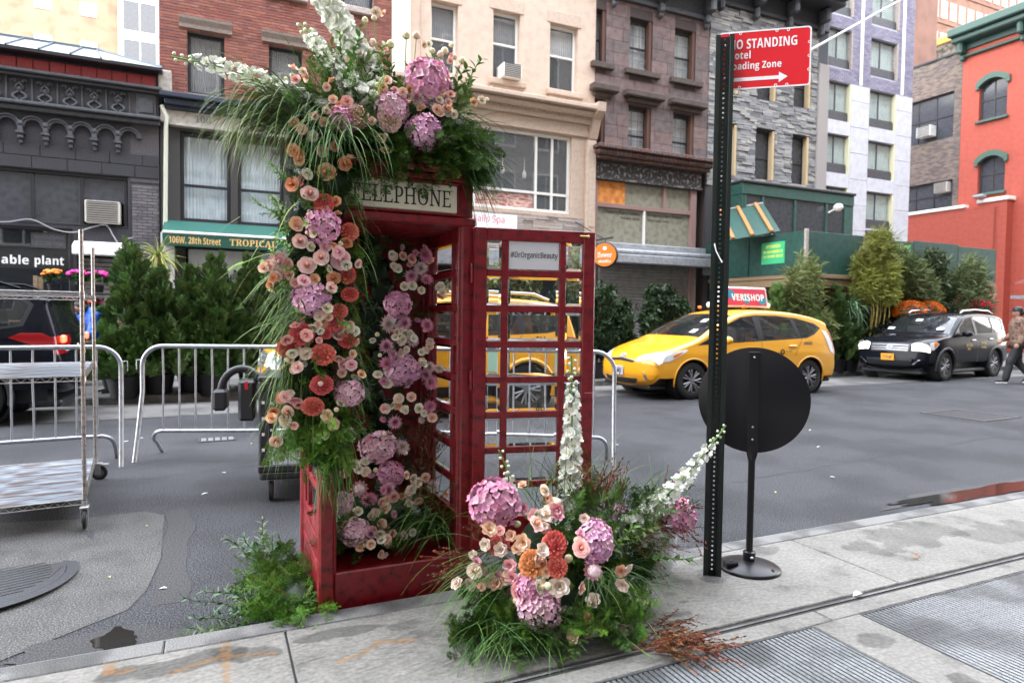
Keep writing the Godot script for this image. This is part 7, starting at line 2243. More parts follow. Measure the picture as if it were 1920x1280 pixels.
	var where := [[0.25, 1.72, "orange"], [0.62, 1.72, "pink"], [0.92, 1.72, "pink"], [1.22, 1.72, "pink"], [0.0, 1.22, "pink"], [0.40, 1.22, "white"], [0.8, 1.22, "red"], [1.15, 1.22, "pink"], [0.1, 0.62, "red"], [0.55, 0.62, "orange"], [0.95, 0.62, "red"]]
	for k in where.size():
		var q: Array = where[k]
		var shelf := "top" if q[1] > 1.6 else ("middle" if q[1] > 1.0 else "bottom")
		var nth := 0
		for j in k: if absf(where[j][1] - q[1]) < 0.01 and where[j][2] == q[2]: nth += 1
		var f := thing("potted_flower", "pot of %s flowers on the %s shelf of the staging%s" % [q[2], shelf, ["", ", next to its like", ", rightmost of three alike"][mini(nth, 2)]], "potted flower", Vector3(-2.9 + q[0], 0.15 + q[1], -14.25), 0.0, "potted flowers on the staging")
		pot(f, 0.11, 0.14)
		var xs := []
		var cs := []
		for j in 26:
			var d := rdir()
			xs.append(Transform3D(Basis.from_euler(Vector3(rnd(-1, 1), rnd(0, 6), rnd(-1, 1))).scaled(Vector3.ONE * rnd(0.8, 1.2)), Vector3(d.x * 0.16, 0.20 + absf(d.y) * 0.14, d.z * 0.16)))
			var b := rnd(0.6, 1.4)
			cs.append(Color(0.05 * b, 0.10 * b, 0.03 * b))
		many("leaves", tiny, M.foliage, xs, cs, f)
		var hg := G.new().tint(heads[q[2]])
		for j in 16:
			var d := rdir()
			hg.ball(Vector3(d.x * 0.17, 0.31 + 0.09 * absf(d.y), d.z * 0.17), Vector3(0.045, 0.032, 0.045), 4, 7)
		tag(put("blossoms", hg, M.petal, f), "", "", "", "stuff")
	for q in [[7.25, 1.95, "dark green potted shrub just right of the red door, under the blade sign"], [7.95, 2.05, "dark glossy potted shrub in front of the roller shutter's left end"], [8.75, 1.85, "dark potted shrub with a lighter tip in front of the graffiti"], [9.6, 2.1, "rounded potted shrub in front of the shutter, above the taxi bonnet"], [10.5, 1.8, "low potted shrub behind the taxi windscreen"], [11.4, 1.75, "small potted shrub by the shutter's right end behind the taxi"]]:
		bush("potted_shrub", q[2], "shrub", q[0], -12.75, q[1], 0.50, 0.42, 0.45, broad, 420, Color(0.032, 0.062, 0.026), 1.0, int(q[0] * 10), "potted shrubs along the far kerb")
	for q in [[3.1, 2.55, "yellowish leafy shrub seen through the left panes of the open door"], [4.2, 2.65, "yellowish leafy shrub seen through the middle panes of the open door"], [5.3, 2.6, "olive green shrub seen through the right panes of the open door"], [6.2, 2.3, "olive green shrub hidden behind the right edge of the open door"]]:
		bush("leafy_shrub", q[2], "shrub", q[0], -13.1, q[1], 0.62, 0.5, 0.5, broad, 460, Color(0.13, 0.15, 0.045), 1.0, int(q[0] * 10), "leafy shrubs behind the taxi")
	o = bush("olive_tree", "slender pale olive tree between the red door and the roller shutter", "tree", 7.75, -13.3, 3.05, 0.42, 0.4, 1.5, slim, 170, Color(0.22, 0.25, 0.11), 0.75, 31)
	put("trunk", G.new().tube([Vector3(0, 0.3, 0), Vector3(0.03, 1.2, 0), Vector3(0.0, 2.2, 0)], [0.05, 0.045, 0.02], 8), mk("pale_bark", 0.40, 0.35, 0.28, 0.85), o)
	bush("feathery_shrub", "pale feathery shrub behind the taxi roof, below the green hoarding", "shrub", 14.25, -12.5, 2.95, 0.85, 0.5, 0.6, slim, 620, Color(0.16, 0.19, 0.06), 0.95, 41)
	for q in [[13.1, 2.25, 1.7, "bright green columnar conifer behind the taxi roof sign"], [14.1, 2.2, 1.8, "bright green columnar conifer left of the dark columnar one"], [15.35, 2.3, 0.8, "dark columnar conifer at the taxi's rear window"], [15.85, 1.6, 0.75, "short dark conifer just behind the taxi's tail"]]:
		conifer(q[3], q[0], -12.35, q[1], 0.34, q[2], int(q[0] * 7))
	o = thing("fan_palm", "fan palm with drooping leaves between the columnar conifer and the bamboo", "palm", Vector3(16.05, 0.15, -12.55))
	pot(o, 0.25, 0.35)
	put("stem", G.new().tube([Vector3(0, 0.3, 0), Vector3(0, 1.5, 0)], 0.06, 8), M.bark, o)
	grass(o, "foliage", 190, func(): return [Vector3(16.05, 1.85, -12.5) + rdir() * 0.22, rdir() + Vector3(0, 0.25, 0.3)], 0.4, 0.65, 1.8, 0.03, [Color(0.05, 0.11, 0.045), Color(0.08, 0.15, 0.07), Color(0.12, 0.19, 0.10)])
	o = bush("bamboo", "tall yellow stemmed bamboo leaning right in front of the green hoarding", "bamboo", 16.9, -12.35, 3.75, 0.62, 0.45, 1.9, slim, 760, Color(0.27, 0.29, 0.06), 0.95, 51)
	for k in 13:
		var bx := 0.05 * (k - 6)
		put("cane", G.new().tube([Vector3(bx * 0.8, 0.3, rnd(-0.12, 0.12)), Vector3(bx + 0.12, 1.6, rnd(-0.15, 0.15)), Vector3(bx * 1.8 + 0.25, 3.3, rnd(-0.25, 0.25))], [0.018, 0.016, 0.006], 6), mk("cane_yellow", 0.48, 0.38, 0.08, 0.5) if k == 0 else M.cane_yellow, o)
	bush("round_bush", "big olive green bush right of the yellow bamboo", "shrub", 18.35, -12.5, 3.55, 0.95, 0.6, 0.7, slim, 1000, Color(0.13, 0.16, 0.06), 1.0, 61)
	bush("round_bush", "dark dense bush in the middle of the right hand display", "shrub", 19.5, -12.7, 3.35, 0.9, 0.6, 0.5, broad, 800, Color(0.06, 0.085, 0.035), 1.1, 62)
	bush("round_bush", "wide olive green bush below the right end of the hoarding", "shrub", 21.0, -12.5, 3.25, 1.15, 0.6, 0.6, slim, 1100, Color(0.135, 0.17, 0.07), 1.0, 63)
	bush("round_bush", "dark low bush behind the black car's roof", "shrub", 18.6, -12.2, 1.7, 0.8, 0.35, 0.4, broad, 500, Color(0.025, 0.04, 0.02), 1.1, 64)
	bush("round_bush", "dark low bush behind the black car's bonnet", "shrub", 17.3, -12.5, 1.7, 0.7, 0.4, 0.4, broad, 460, Color(0.025, 0.042, 0.02), 1.1, 65)
	for q in [[17.75, "left one of two round orange chrysanthemums above the black car"], [18.55, "right one of two round orange chrysanthemums above the black car"]]:
		rng.seed = int(q[0] * 10)
		o = thing("orange_chrysanthemum", q[1], "potted flower", Vector3(q[0], 1.35, -11.95), 0.0, "round orange chrysanthemums")
		pot(o, 0.2, 0.25)
		var xs := []
		var cs := []
		for k in 420:
			var d := rdir()
			if d.y < -0.35: continue
			xs.append(Transform3D(aim(d, rnd(0, TAU)).scaled(Vector3.ONE * 0.05 * rnd(0.8, 1.2)), Vector3(d.x * 0.40, 0.42 + d.y * 0.32, d.z * 0.40)))
			var b := rnd(0.6, 1.15)
			cs.append(Color(0.78 * b, 0.17 * b, 0.008 * b))
		many("blossoms", clump_mesh(90, Color(1, 1, 1), 1.0, 0.5, 8, 0.8), M.foliage, xs, cs, o)
		put("greenery", G.new().tint(Color(0.03, 0.05, 0.02)).ball(Vector3(0, 0.42, 0), Vector3(0.38, 0.30, 0.38), 10, 14), M.foliage, o)
		put("stand", G.new().span(-0.25, 0.25, -1.2, 0.0, -0.25, 0.25), M.black_plastic, o)
	o = thing("red_flowering_plant", "plant with crimson flowers at the right end of the display", "potted flower", Vector3(20.9, 1.45, -11.95))
	pot(o, 0.2, 0.25)
	var xr := []
	var cr := []
	for k in 160:
		var d := rdir()
		xr.append(Transform3D(aim(d).scaled(Vector3.ONE * 0.07), Vector3(d.x * 0.42, 0.5 + d.y * 0.25, d.z * 0.3)))
		var b := rnd(0.5, 1.2)
		cr.append(Color(0.55 * b, 0.015, 0.05 * b) if k % 3 else Color(0.05, 0.08, 0.03))
	many("blossoms", clump_mesh(91, Color(1, 1, 1), 1.0, 0.5, 8, 0.8), M.foliage, xr, cr, o)
	put("stand", G.new().span(-0.3, 0.3, -1.3, 0.0, -0.25, 0.25), M.black_plastic, o)
const ROOF_FLOWERS := {
	"hydrangea": [[0.980, 2.700, -3.149, 0.106], [0.933, 2.437, -3.104, 0.094], [0.785, 2.537, -3.125, 0.077], [0.539, 2.440, -3.114, 0.059]],
	"pale_dahlia": [[0.772, 2.472, -3.114, 0.054], [0.906, 2.596, -3.133, 0.047], [0.613, 2.460, -3.116, 0.050]],
	"spray_rose": [[0.618, 2.780, -3.305, 0.024], [0.669, 2.825, -3.312, 0.024], [0.342, 2.597, -3.149, 0.022], [0.373, 2.641, -3.156, 0.017], [0.478, 2.581, -3.142, 0.020], [0.505, 2.525, -3.131, 0.022], [0.569, 2.527, -3.129, 0.025], [0.473, 2.469, -3.121, 0.020], [0.422, 2.434, -3.116, 0.022], [0.462, 2.409, -3.110, 0.022], [0.365, 2.363, -3.104, 0.022], [0.411, 2.337, -3.100, 0.024], [0.761, 2.660, -3.148, 0.026], [0.838, 2.615, -3.138, 0.021], [0.798, 2.614, -3.139, 0.018], [0.937, 2.647, -3.141, 0.021], [0.974, 2.622, -3.136, 0.024], [1.035, 2.643, -3.137, 0.021], [1.082, 2.639, -3.136, 0.021], [1.022, 2.602, -3.131, 0.024], [1.069, 2.595, -3.128, 0.021], [1.006, 2.550, -3.122, 0.024], [1.053, 2.562, -3.123, 0.021], [1.070, 2.829, -3.300, 0.025], [0.620, 2.441, -3.112, 0.022], [0.682, 2.444, -3.111, 0.020], [0.723, 2.366, -3.100, 0.023], [1.247, 2.632, -3.130, 0.022]],
	"orange_rose": [[0.531, 2.501, -3.125, 0.020], [0.509, 2.474, -3.121, 0.020], [0.736, 2.599, -3.138, 0.023], [1.203, 2.615, -3.128, 0.024], [0.325, 2.265, -3.100, 0.029], [0.351, 2.227, -3.100, 0.029], [0.321, 2.112, -3.100, 0.034], [0.508, 2.303, -3.100, 0.025], [0.554, 2.228, -3.100, 0.032], [0.472, 2.183, -3.100, 0.042]],
	"bud": [[0.696, 3.013, -3.343, 0.019], [0.742, 3.033, -3.345, 0.016], [0.821, 2.909, -3.321, 0.024], [0.732, 2.904, -3.323, 0.019], [0.906, 2.973, -3.329, 0.022], [0.960, 2.983, -3.329, 0.022], [1.042, 2.911, -3.315, 0.017], [1.085, 2.899, -3.312, 0.022], [1.109, 2.923, -3.315, 0.022], [1.161, 2.900, -3.310, 0.017], [1.205, 2.887, -3.306, 0.020], [1.182, 2.848, -3.300, 0.017]],
}
const CASCADE_FLOWERS := {
	"garden_rose": [[0.441, 1.784, -3.046, 0.041], [0.530, 1.781, -3.068, 0.047], [0.381, 1.747, -3.060, 0.041], [0.265, 1.763, -3.091, 0.043], [0.352, 1.853, -3.068, 0.038], [0.458, 1.836, -3.050, 0.029], [0.392, 2.069, -3.057, 0.041]],
	"coral_dahlia": [[0.451, 2.034, -3.049, 0.043], [0.570, 1.916, -3.077, 0.037], [0.361, 1.437, -3.065, 0.048], [0.309, 1.376, -3.079, 0.043], [0.447, 1.345, -3.047, 0.049], [0.447, 1.206, -3.047, 0.044], [0.566, 1.716, -3.076, 0.035], [0.526, 1.547, -3.067, 0.034], [0.508, 1.491, -3.062, 0.034], [0.576, 1.625, -3.079, 0.032], [0.408, 1.107, -3.053, 0.041], [0.464, 1.442, -3.052, 0.024], [0.562, 1.409, -3.075, 0.035]],
	"hydrangea": [[0.446, 1.941, -3.047, 0.077], [0.401, 1.601, -3.055, 0.077], [0.575, 1.159, -3.078, 0.070]],
	"spray_rose": [[0.272, 1.703, -3.089, 0.021], [0.305, 1.704, -3.080, 0.022], [0.332, 1.669, -3.073, 0.022], [0.432, 1.519, -3.046, 0.022], [0.428, 1.483, -3.047, 0.017], [0.476, 1.515, -3.055, 0.019], [0.577, 1.481, -3.079, 0.020], [0.549, 1.464, -3.072, 0.017], [0.559, 1.431, -3.074, 0.020], [0.590, 1.346, -3.082, 0.020], [0.572, 1.311, -3.077, 0.020], [0.585, 1.288, -3.080, 0.020], [0.311, 1.323, -3.079, 0.017], [0.325, 1.277, -3.075, 0.017], [0.432, 1.411, -3.046, 0.017], [0.309, 1.169, -3.079, 0.019], [0.300, 1.086, -3.082, 0.029], [0.469, 1.065, -3.053, 0.027], [0.499, 1.022, -3.060, 0.027], [0.280, 1.053, -3.087, 0.019], [0.251, 0.954, -3.095, 0.029], [0.336, 1.357, -3.072, 0.017]],
	"orange_rose": [[0.498, 1.696, -3.060, 0.034], [0.412, 1.688, -3.052, 0.029], [0.507, 2.046, -3.062, 0.029], [0.336, 1.934, -3.072, 0.031]],
}
const INNER_FLOWERS := {
	"mum": [[1.119, 1.880, -3.660, 0.050], [1.090, 1.802, -3.660, 0.049], [1.034, 1.756, -3.660, 0.043], [1.126, 1.741, -3.660, 0.043], [0.902, 1.479, -3.660, 0.052], [0.995, 1.486, -3.660, 0.043], [1.131, 1.474, -3.660, 0.047], [1.042, 1.384, -3.660, 0.043], [0.890, 1.352, -3.660, 0.045], [0.897, 1.254, -3.660, 0.049], [1.146, 1.228, -3.660, 0.041], [1.124, 1.184, -3.660, 0.041], [1.157, 1.136, -3.660, 0.050], [0.990, 0.767, -3.660, 0.046], [0.942, 0.912, -3.660, 0.040], [1.151, 0.995, -3.660, 0.044], [1.147, 0.538, -3.591, 0.040], [0.883, 0.546, -3.576, 0.051], [0.770, 0.516, -3.540, 0.047]],
	"hydrangea": [[0.956, 1.598, -3.660, 0.076], [0.990, 1.215, -3.660, 0.095], [0.856, 0.776, -3.660, 0.094], [0.917, 0.621, -3.643, 0.067], [0.614, 0.507, -3.516, 0.063], [0.669, 0.386, -3.407, 0.070]],
	"protea": [[0.726, 0.567, -3.581, 0.065]],
	"spray_rose": [[0.927, 1.864, -3.660, 0.027], [0.983, 1.867, -3.660, 0.024], [1.036, 1.854, -3.660, 0.028], [0.963, 1.050, -3.660, 0.028], [1.038, 1.056, -3.660, 0.025], [1.145, 1.353, -3.660, 0.025], [0.886, 0.995, -3.660, 0.027], [0.773, 0.645, -3.651, 0.027], [0.839, 0.497, -3.529, 0.026], [0.844, 0.465, -3.501, 0.026], [0.909, 0.511, -3.549, 0.027], [0.791, 0.455, -3.486, 0.023], [0.669, 0.430, -3.450, 0.025], [0.818, 0.403, -3.441, 0.026], [0.760, 0.379, -3.411, 0.026], [0.797, 0.361, -3.399, 0.026], [0.830, 0.337, -3.379, 0.026], [0.741, 0.330, -3.360, 0.025], [0.867, 0.357, -3.403, 0.020], [1.044, 0.586, -3.624, 0.025], [1.116, 0.585, -3.628, 0.028], [1.008, 0.528, -3.572, 0.024], [1.047, 0.479, -3.534, 0.024], [1.068, 0.566, -3.609, 0.025], [0.835, 0.802, -3.660, 0.018]],
	"cream_rose": [[0.930, 1.810, -3.660, 0.021], [0.958, 1.790, -3.660, 0.021], [0.993, 1.694, -3.660, 0.024], [1.040, 1.701, -3.660, 0.025], [1.095, 1.675, -3.660, 0.022], [0.939, 1.403, -3.660, 0.021], [0.989, 1.391, -3.660, 0.021], [0.897, 1.138, -3.660, 0.027], [0.842, 1.192, -3.660, 0.024], [1.211, 1.700, -3.660, 0.025], [1.224, 1.666, -3.660, 0.025], [0.903, 1.196, -3.660, 0.021], [1.008, 1.332, -3.660, 0.018], [1.097, 1.316, -3.660, 0.022], [0.691, 0.861, -3.660, 0.033], [0.771, 0.701, -3.660, 0.024], [0.712, 0.690, -3.660, 0.030], [0.978, 0.347, -3.407, 0.020], [1.004, 0.977, -3.660, 0.018], [1.116, 0.956, -3.660, 0.019]],
}
const FLOOR_FLOWERS := {
	"hydrangea": [[1.203, 0.649, -2.803, 0.106], [1.545, 0.535, -2.443, 0.081], [1.309, 0.220, -2.539, 0.095], [1.267, 0.322, -2.555, 0.057]],
	"coral_dahlia": [[1.367, 0.523, -2.502, 0.047], [1.367, 0.427, -2.476, 0.040], [1.214, 0.446, -2.776, 0.040]],
	"orange_dahlia": [[1.282, 0.434, -2.545, 0.050]],
	"protea": [[1.520, 0.412, -2.421, 0.066], [1.422, 0.032, -2.604, 0.054]],
	"lisianthus": [[1.329, 0.620, -2.620, 0.039], [1.344, 0.611, -2.779, 0.028], [1.222, 0.393, -2.665, 0.034], [1.193, 0.314, -2.755, 0.032], [1.225, 0.345, -2.640, 0.027], [1.107, 0.383, -2.777, 0.027], [1.577, -0.033, -2.584, 0.038], [1.133, 0.344, -2.768, 0.025]],
	"pale_lisianthus": [[1.375, 0.348, -2.467, 0.052], [1.246, 0.211, -2.725, 0.050], [1.165, 0.294, -2.754, 0.035], [1.068, 0.291, -2.763, 0.030], [1.171, 0.117, -2.711, 0.027], [1.512, 0.626, -2.492, 0.026], [1.346, 0.591, -2.561, 0.022], [1.722, 0.078, -2.502, 0.022], [1.702, 0.161, -2.452, 0.024], [1.398, 0.665, -2.590, 0.022], [1.150, 0.459, -2.786, 0.030]],
	"peach_lisianthus": [[1.402, 0.690, -2.641, 0.027], [1.263, 0.510, -2.613, 0.041], [1.254, 0.509, -2.721, 0.030], [1.245, 0.480, -2.631, 0.029], [1.261, 0.352, -2.561, 0.033], [1.325, 0.406, -2.500, 0.026], [1.661, 0.393, -2.412, 0.034], [1.601, 0.136, -2.457, 0.039], [1.515, 0.188, -2.447, 0.029], [1.538, 0.096, -2.485, 0.024]],
	"garden_rose": [[1.810, -0.088, -2.484, 0.023]],
}
const BUCKET_FLOWERS := {
	"hydrangea": [[2.320, 0.469, -2.800, 0.105], [1.914, 0.527, -2.800, 0.050], [2.091, 0.430, -2.800, 0.057]],
}
# flowers, facing +y, of radius 1
var FL := {}
var GREEN := {}
func petal(g: G, base: Transform3D, l: float, w: float, cup: float, curl: float, c0: Color, c1: Color, nv := 3, tip := 0.6) -> void:
	var f := g.v.size()
	var keep := g.xf
	g.at(keep * base)
	for k in nv + 1:
		var u := float(k) / nv
		var ww := w * 0.5 * sin(PI * (0.13 + (0.87 - 0.13 * tip) * pow(u, 0.8)))
		var z := l * u * cos(curl * u * 0.6)
		var y := l * u * sin(curl * u * 0.6)
		for s in 3:
			var x := (s - 1) * ww
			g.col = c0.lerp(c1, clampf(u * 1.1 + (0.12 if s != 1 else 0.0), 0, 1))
			var n := Vector3(-(s - 1) * cup, 1.0, -sin(curl * u)).normalized()
			g.vert(Vector3(x, y + absf(s - 1) * cup * ww, z), n)
	for k in nv:
		for s in 2:
			var e := f + k * 3 + s
			g.idx(e, e + 3, e + 4); g.idx(e, e + 4, e + 1)
	g.at(keep)
	g.tinted = true
func sheet(g: G, nu: int, nv: int, f: Callable, fc: Callable) -> void:
	var first := g.v.size()
	g.grid(nu, nv, f)
	for a in nu + 1:
		for b in nv + 1:
			g.c[first + a * (nv + 1) + b] = fc.call(float(a) / nu, float(b) / nv)
	g.tinted = true
func shade(c: Color, a: float) -> Color:
	return Color(c.r * a, c.g * a, c.b * a)
func rose_mesh(sd: int, heart: Color, rim: Color, layers: int) -> ArrayMesh:
	var r := RandomNumberGenerator.new(); r.seed = sd
	var g := G.new()
	g.tinted = true
	var a0 := 0.0
	for k in layers:
		var t := float(k) / (layers - 1)
		var n := 3 + int(t * 3.0)
		var rb := 0.06 + 0.22 * t
		var rt := lerpf(0.20, 1.0, t)
		var h := lerpf(1.0, 0.62, t)
		var c := heart.lerp(rim, pow(t, 0.8))
		for p in n:
			var am := a0 + TAU * p / n + r.randf_range(-0.15, 0.15)
			var half := PI / n * 1.35
			var hh := h * r.randf_range(0.90, 1.10)
			var wob := r.randf_range(-0.06, 0.06)
			var kc := r.randf_range(0.94, 1.06)
			sheet(g, 4, 4, func(u, q):
				u = u * 2.0 - 1.0
				var flare := pow(q, 2.2)
				var rad: float = lerpf(rb, rt, 0.5 * q + 0.5 * flare) * (1.0 - 0.10 * u * u)
				var y: float = hh * (q - 0.34 * t * flare) * (1.0 - 0.22 * u * u * q) + 0.02 + wob * q
				var ang: float = am + u * half * (0.55 + 0.45 * sin(PI * minf(q + 0.15, 1.0) * 0.75))
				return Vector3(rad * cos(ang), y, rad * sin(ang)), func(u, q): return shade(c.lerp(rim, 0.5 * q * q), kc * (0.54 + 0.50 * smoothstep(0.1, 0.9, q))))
		a0 += 0.7
	g.col = heart.lerp(rim, 0.25)
	g.ball(Vector3(0, 0.72, 0), Vector3(0.19, 0.30, 0.19), 6, 8)
	calyx(g, 0.55)
	return g.mesh()
func calyx(g: G, w: float) -> void:
	var c := Color(0.10, 0.19, 0.05)
	for k in 5:
		petal(g, Transform3D(Basis(Vector3.UP, TAU * k / 5.0 + 0.3), Vector3(0, 0.02, 0)), w, 0.28, 0.2, 0.6, c, c, 2)
func dahlia_mesh(sd: int, c0: Color, c1: Color, n := 84) -> ArrayMesh:
	var r := RandomNumberGenerator.new(); r.seed = sd
	var g := G.new()
	g.tinted = true
	g.col = shade(c0, 0.5)
	g.ball(Vector3.ZERO, 0.70, 7, 10)
	for k in n:
		var u := (k + 0.5) / n
		var y := 1.0 - u * 1.45
		var rr := sqrt(maxf(0.0, 1.0 - y * y))
		var a := k * 2.39996
		var d := Vector3(rr * cos(a), y, rr * sin(a)).normalized()
		var sz := lerpf(0.20, 0.52, smoothstep(0.0, 0.30, u)) * r.randf_range(0.9, 1.1)
		var t := -(Vector3.UP - d * d.y)
		t = t.normalized() if t.length() > 0.05 else Vector3.RIGHT
		var z := (d * lerpf(1.0, 0.42, u) + t * 0.9 * smoothstep(0.0, 0.22, u)).normalized()
		var y2 := (d - z * d.dot(z)).normalized()
		var bs := Basis(y2.cross(z), y2, z)
		var cc := c0.lerp(c1, clampf(u * 1.3 + r.randf_range(-0.15, 0.15), 0, 1))
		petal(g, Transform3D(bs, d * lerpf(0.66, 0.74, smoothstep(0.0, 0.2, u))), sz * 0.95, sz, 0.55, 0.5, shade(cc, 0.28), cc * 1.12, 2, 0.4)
	return g.mesh()
func mum_mesh(sd: int, c_in: Color, c_out: Color, eye: Color) -> ArrayMesh:
	var r := RandomNumberGenerator.new(); r.seed = sd
	var g := G.new()
	g.tinted = true
	g.col = eye
	g.ball(Vector3(0, 0.22, 0), Vector3(0.24, 0.14, 0.24), 5, 10)
	for k in 120:
		var u := float(k) / 120
		var tilt := lerpf(1.25, -0.25, pow(u, 0.9)) + r.randf_range(-0.1, 0.1)
		var b := Basis(Vector3.UP, k * 2.39996) * Basis(Vector3.RIGHT, -tilt)
		var l := lerpf(0.42, 0.92, u) * r.randf_range(0.9, 1.1)
		var c := c_in.lerp(c_out, clampf(u * 1.2 + r.randf_range(-0.1, 0.1), 0, 1))
		petal(g, Transform3D(b, Vector3(0, 0.16, 0) + b * Vector3(0, 0, 0.12)), l, 0.17, 0.6, 0.5, shade(c, 0.82), c, 2, 0.3)
	return g.mesh()
func floret(g: G, x: Transform3D, s: float, c0: Color, c1: Color, n: int, r: RandomNumberGenerator, open := 0.3) -> void:
	for k in n:
		var b := Basis(Vector3.UP, TAU * k / n + r.randf_range(-0.1, 0.1)) * Basis(Vector3.RIGHT, -open + r.randf_range(-0.15, 0.15))
		petal(g, x * Transform3D(b, Vector3.ZERO), s, s * 1.02, 0.22, 0.35, c0, c1, 2, 0.9)
func hydrangea_mesh(sd: int, cols: Array) -> ArrayMesh:
	var r := RandomNumberGenerator.new(); r.seed = sd
	var g := G.new()
	g.tint(Color(0.13, 0.17, 0.06))
	g.ball(Vector3(0, -0.1, 0), Vector3(0.66, 0.60, 0.66), 8, 12)
	var n := 138
	for k in n:
		var y := 1.0 - (k + 0.5) / n * 1.62
		var rr := sqrt(maxf(0.0, 1.0 - y * y))
		var a := k * 2.39996 + r.randf_range(-0.12, 0.12)
		var d := Vector3(rr * cos(a), y, rr * sin(a))
		var lump := 1.0 + 0.10 * sin(a * 2.0 + y * 4.0 + sd) + 0.05 * sin(a * 5.0 - y * 6.0) + r.randf_range(-0.05, 0.05)
		var dd := (d + Vector3(r.randf_range(-0.3, 0.3), r.randf_range(-0.3, 0.3), r.randf_range(-0.3, 0.3))).normalized()
		var c: Color = cols[r.randi() % cols.size()]
		c = c * r.randf_range(0.86, 1.12)
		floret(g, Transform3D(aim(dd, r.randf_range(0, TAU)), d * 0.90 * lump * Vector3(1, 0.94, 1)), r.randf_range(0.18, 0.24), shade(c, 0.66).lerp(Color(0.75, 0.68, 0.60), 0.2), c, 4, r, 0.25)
	return g.mesh()
func lisianthus_mesh(sd: int, c0: Color, c1: Color, eye: Color) -> ArrayMesh:
	var r := RandomNumberGenerator.new(); r.seed = sd
	var g := G.new()
	g.tinted = true
	for ring in 3:
		var n := 4 + ring
		for k in n:
			var tilt := [1.05, 0.72, 0.30][ring] as float
			var b := Basis(Vector3.UP, TAU * k / n + ring * 0.5 + r.randf_range(-0.15, 0.15)) * Basis(Vector3.RIGHT, -tilt + r.randf_range(-0.12, 0.12))
			var f := g.v.size()
			var keep := g.xf
			g.at(keep * Transform3D(b, Vector3.ZERO))
			var l := [0.62, 0.85, 1.0][ring] as float
			for iv in 5:
				var v := iv / 4.0
				for iu in 5:
					var u := iu / 2.0 - 1.0
					var w := l * 0.48 * sin(PI * (0.08 + 0.72 * v))
					var ruf := 0.05 * sin(u * 7.0 + sd + k) * v * v
					g.col = c0.lerp(c1, clampf(v * 1.25 - 0.1, 0, 1)) * r.randf_range(0.97, 1.03)
					g.vert(Vector3(u * w, absf(u) * w * 0.35 + ruf + 0.12 * v * v * (1.0 - ring * 0.6), l * v * (1.0 - 0.10 * u * u)), Vector3(-u * 0.35, 1, -0.25 * v))
			for iv in 4:
				for iu in 4:
					var e := f + iv * 5 + iu
					g.idx(e, e + 5, e + 6); g.idx(e, e + 6, e + 1)
			g.at(keep)
	g.col = eye
	g.ball(Vector3(0, 0.12, 0), Vector3(0.13, 0.16, 0.13), 5, 8)
	for k in 7:
		g.bar(Vector3(0, 0.1, 0), Vector3(0.17 * cos(k * 0.9), 0.34, 0.17 * sin(k * 0.9)), 0.025, 4)
	calyx(g, 0.4)
	return g.mesh()
func protea_mesh(sd: int, c0: Color, c1: Color, heart: Color) -> ArrayMesh:
	var r := RandomNumberGenerator.new(); r.seed = sd
	var g := G.new()
	g.tint(heart)
	g.ball(Vector3(0, 0.25, 0), Vector3(0.42, 0.62, 0.42), 10, 14)
	for k in 60:
		var a := k * 2.39996
		var y := 0.25 + 0.6 * (1.0 - float(k) / 60)
		var rr := 0.42 * sqrt(maxf(0.05, 1.0 - pow((y - 0.25) / 0.64, 2.0)))
		petal(g, Transform3D(Basis(Vector3.UP, PI * 0.5 - a) * Basis(Vector3.RIGHT, -1.2), Vector3(rr * cos(a), y - 0.1, rr * sin(a))), 0.26, 0.07, 0.3, 0.1, shade(heart, 0.9), heart, 2, 0.2)
	for ring in 5:
		var n := 8 + ring
		for k in n:
			var a := TAU * (k + 0.5 * ring) / n
			var tilt := lerpf(1.32, 0.62, ring / 4.0)
			var b := Basis(Vector3.UP, a) * Basis(Vector3.RIGHT, -tilt)
			var c := c1 * r.randf_range(0.88, 1.1)
			petal(g, Transform3D(b, Vector3(0, -0.22 - 0.06 * ring, 0) + b * Vector3(0, 0, 0.22 + 0.03 * ring)), lerpf(0.95, 0.62, ring / 4.0), 0.33, 0.45, 0.35, shade(c0, 0.9), c, 4, 0.02)
	return g.mesh()
func bud_mesh(c: Color, cg: Color) -> ArrayMesh:
	var g := G.new()
	g.tint(c)
	g.lathe([Vector2(0.0, -0.6), Vector2(0.55, -0.35), Vector2(0.78, 0.1), Vector2(0.62, 0.6), Vector2(0.28, 0.9), Vector2(0.0, 0.98)], 9)
	g.col = cg
	g.lathe([Vector2(0.0, -0.72), Vector2(0.58, -0.45), Vector2(0.82, -0.1), Vector2(0.70, 0.22)], 9)
	return g.mesh()
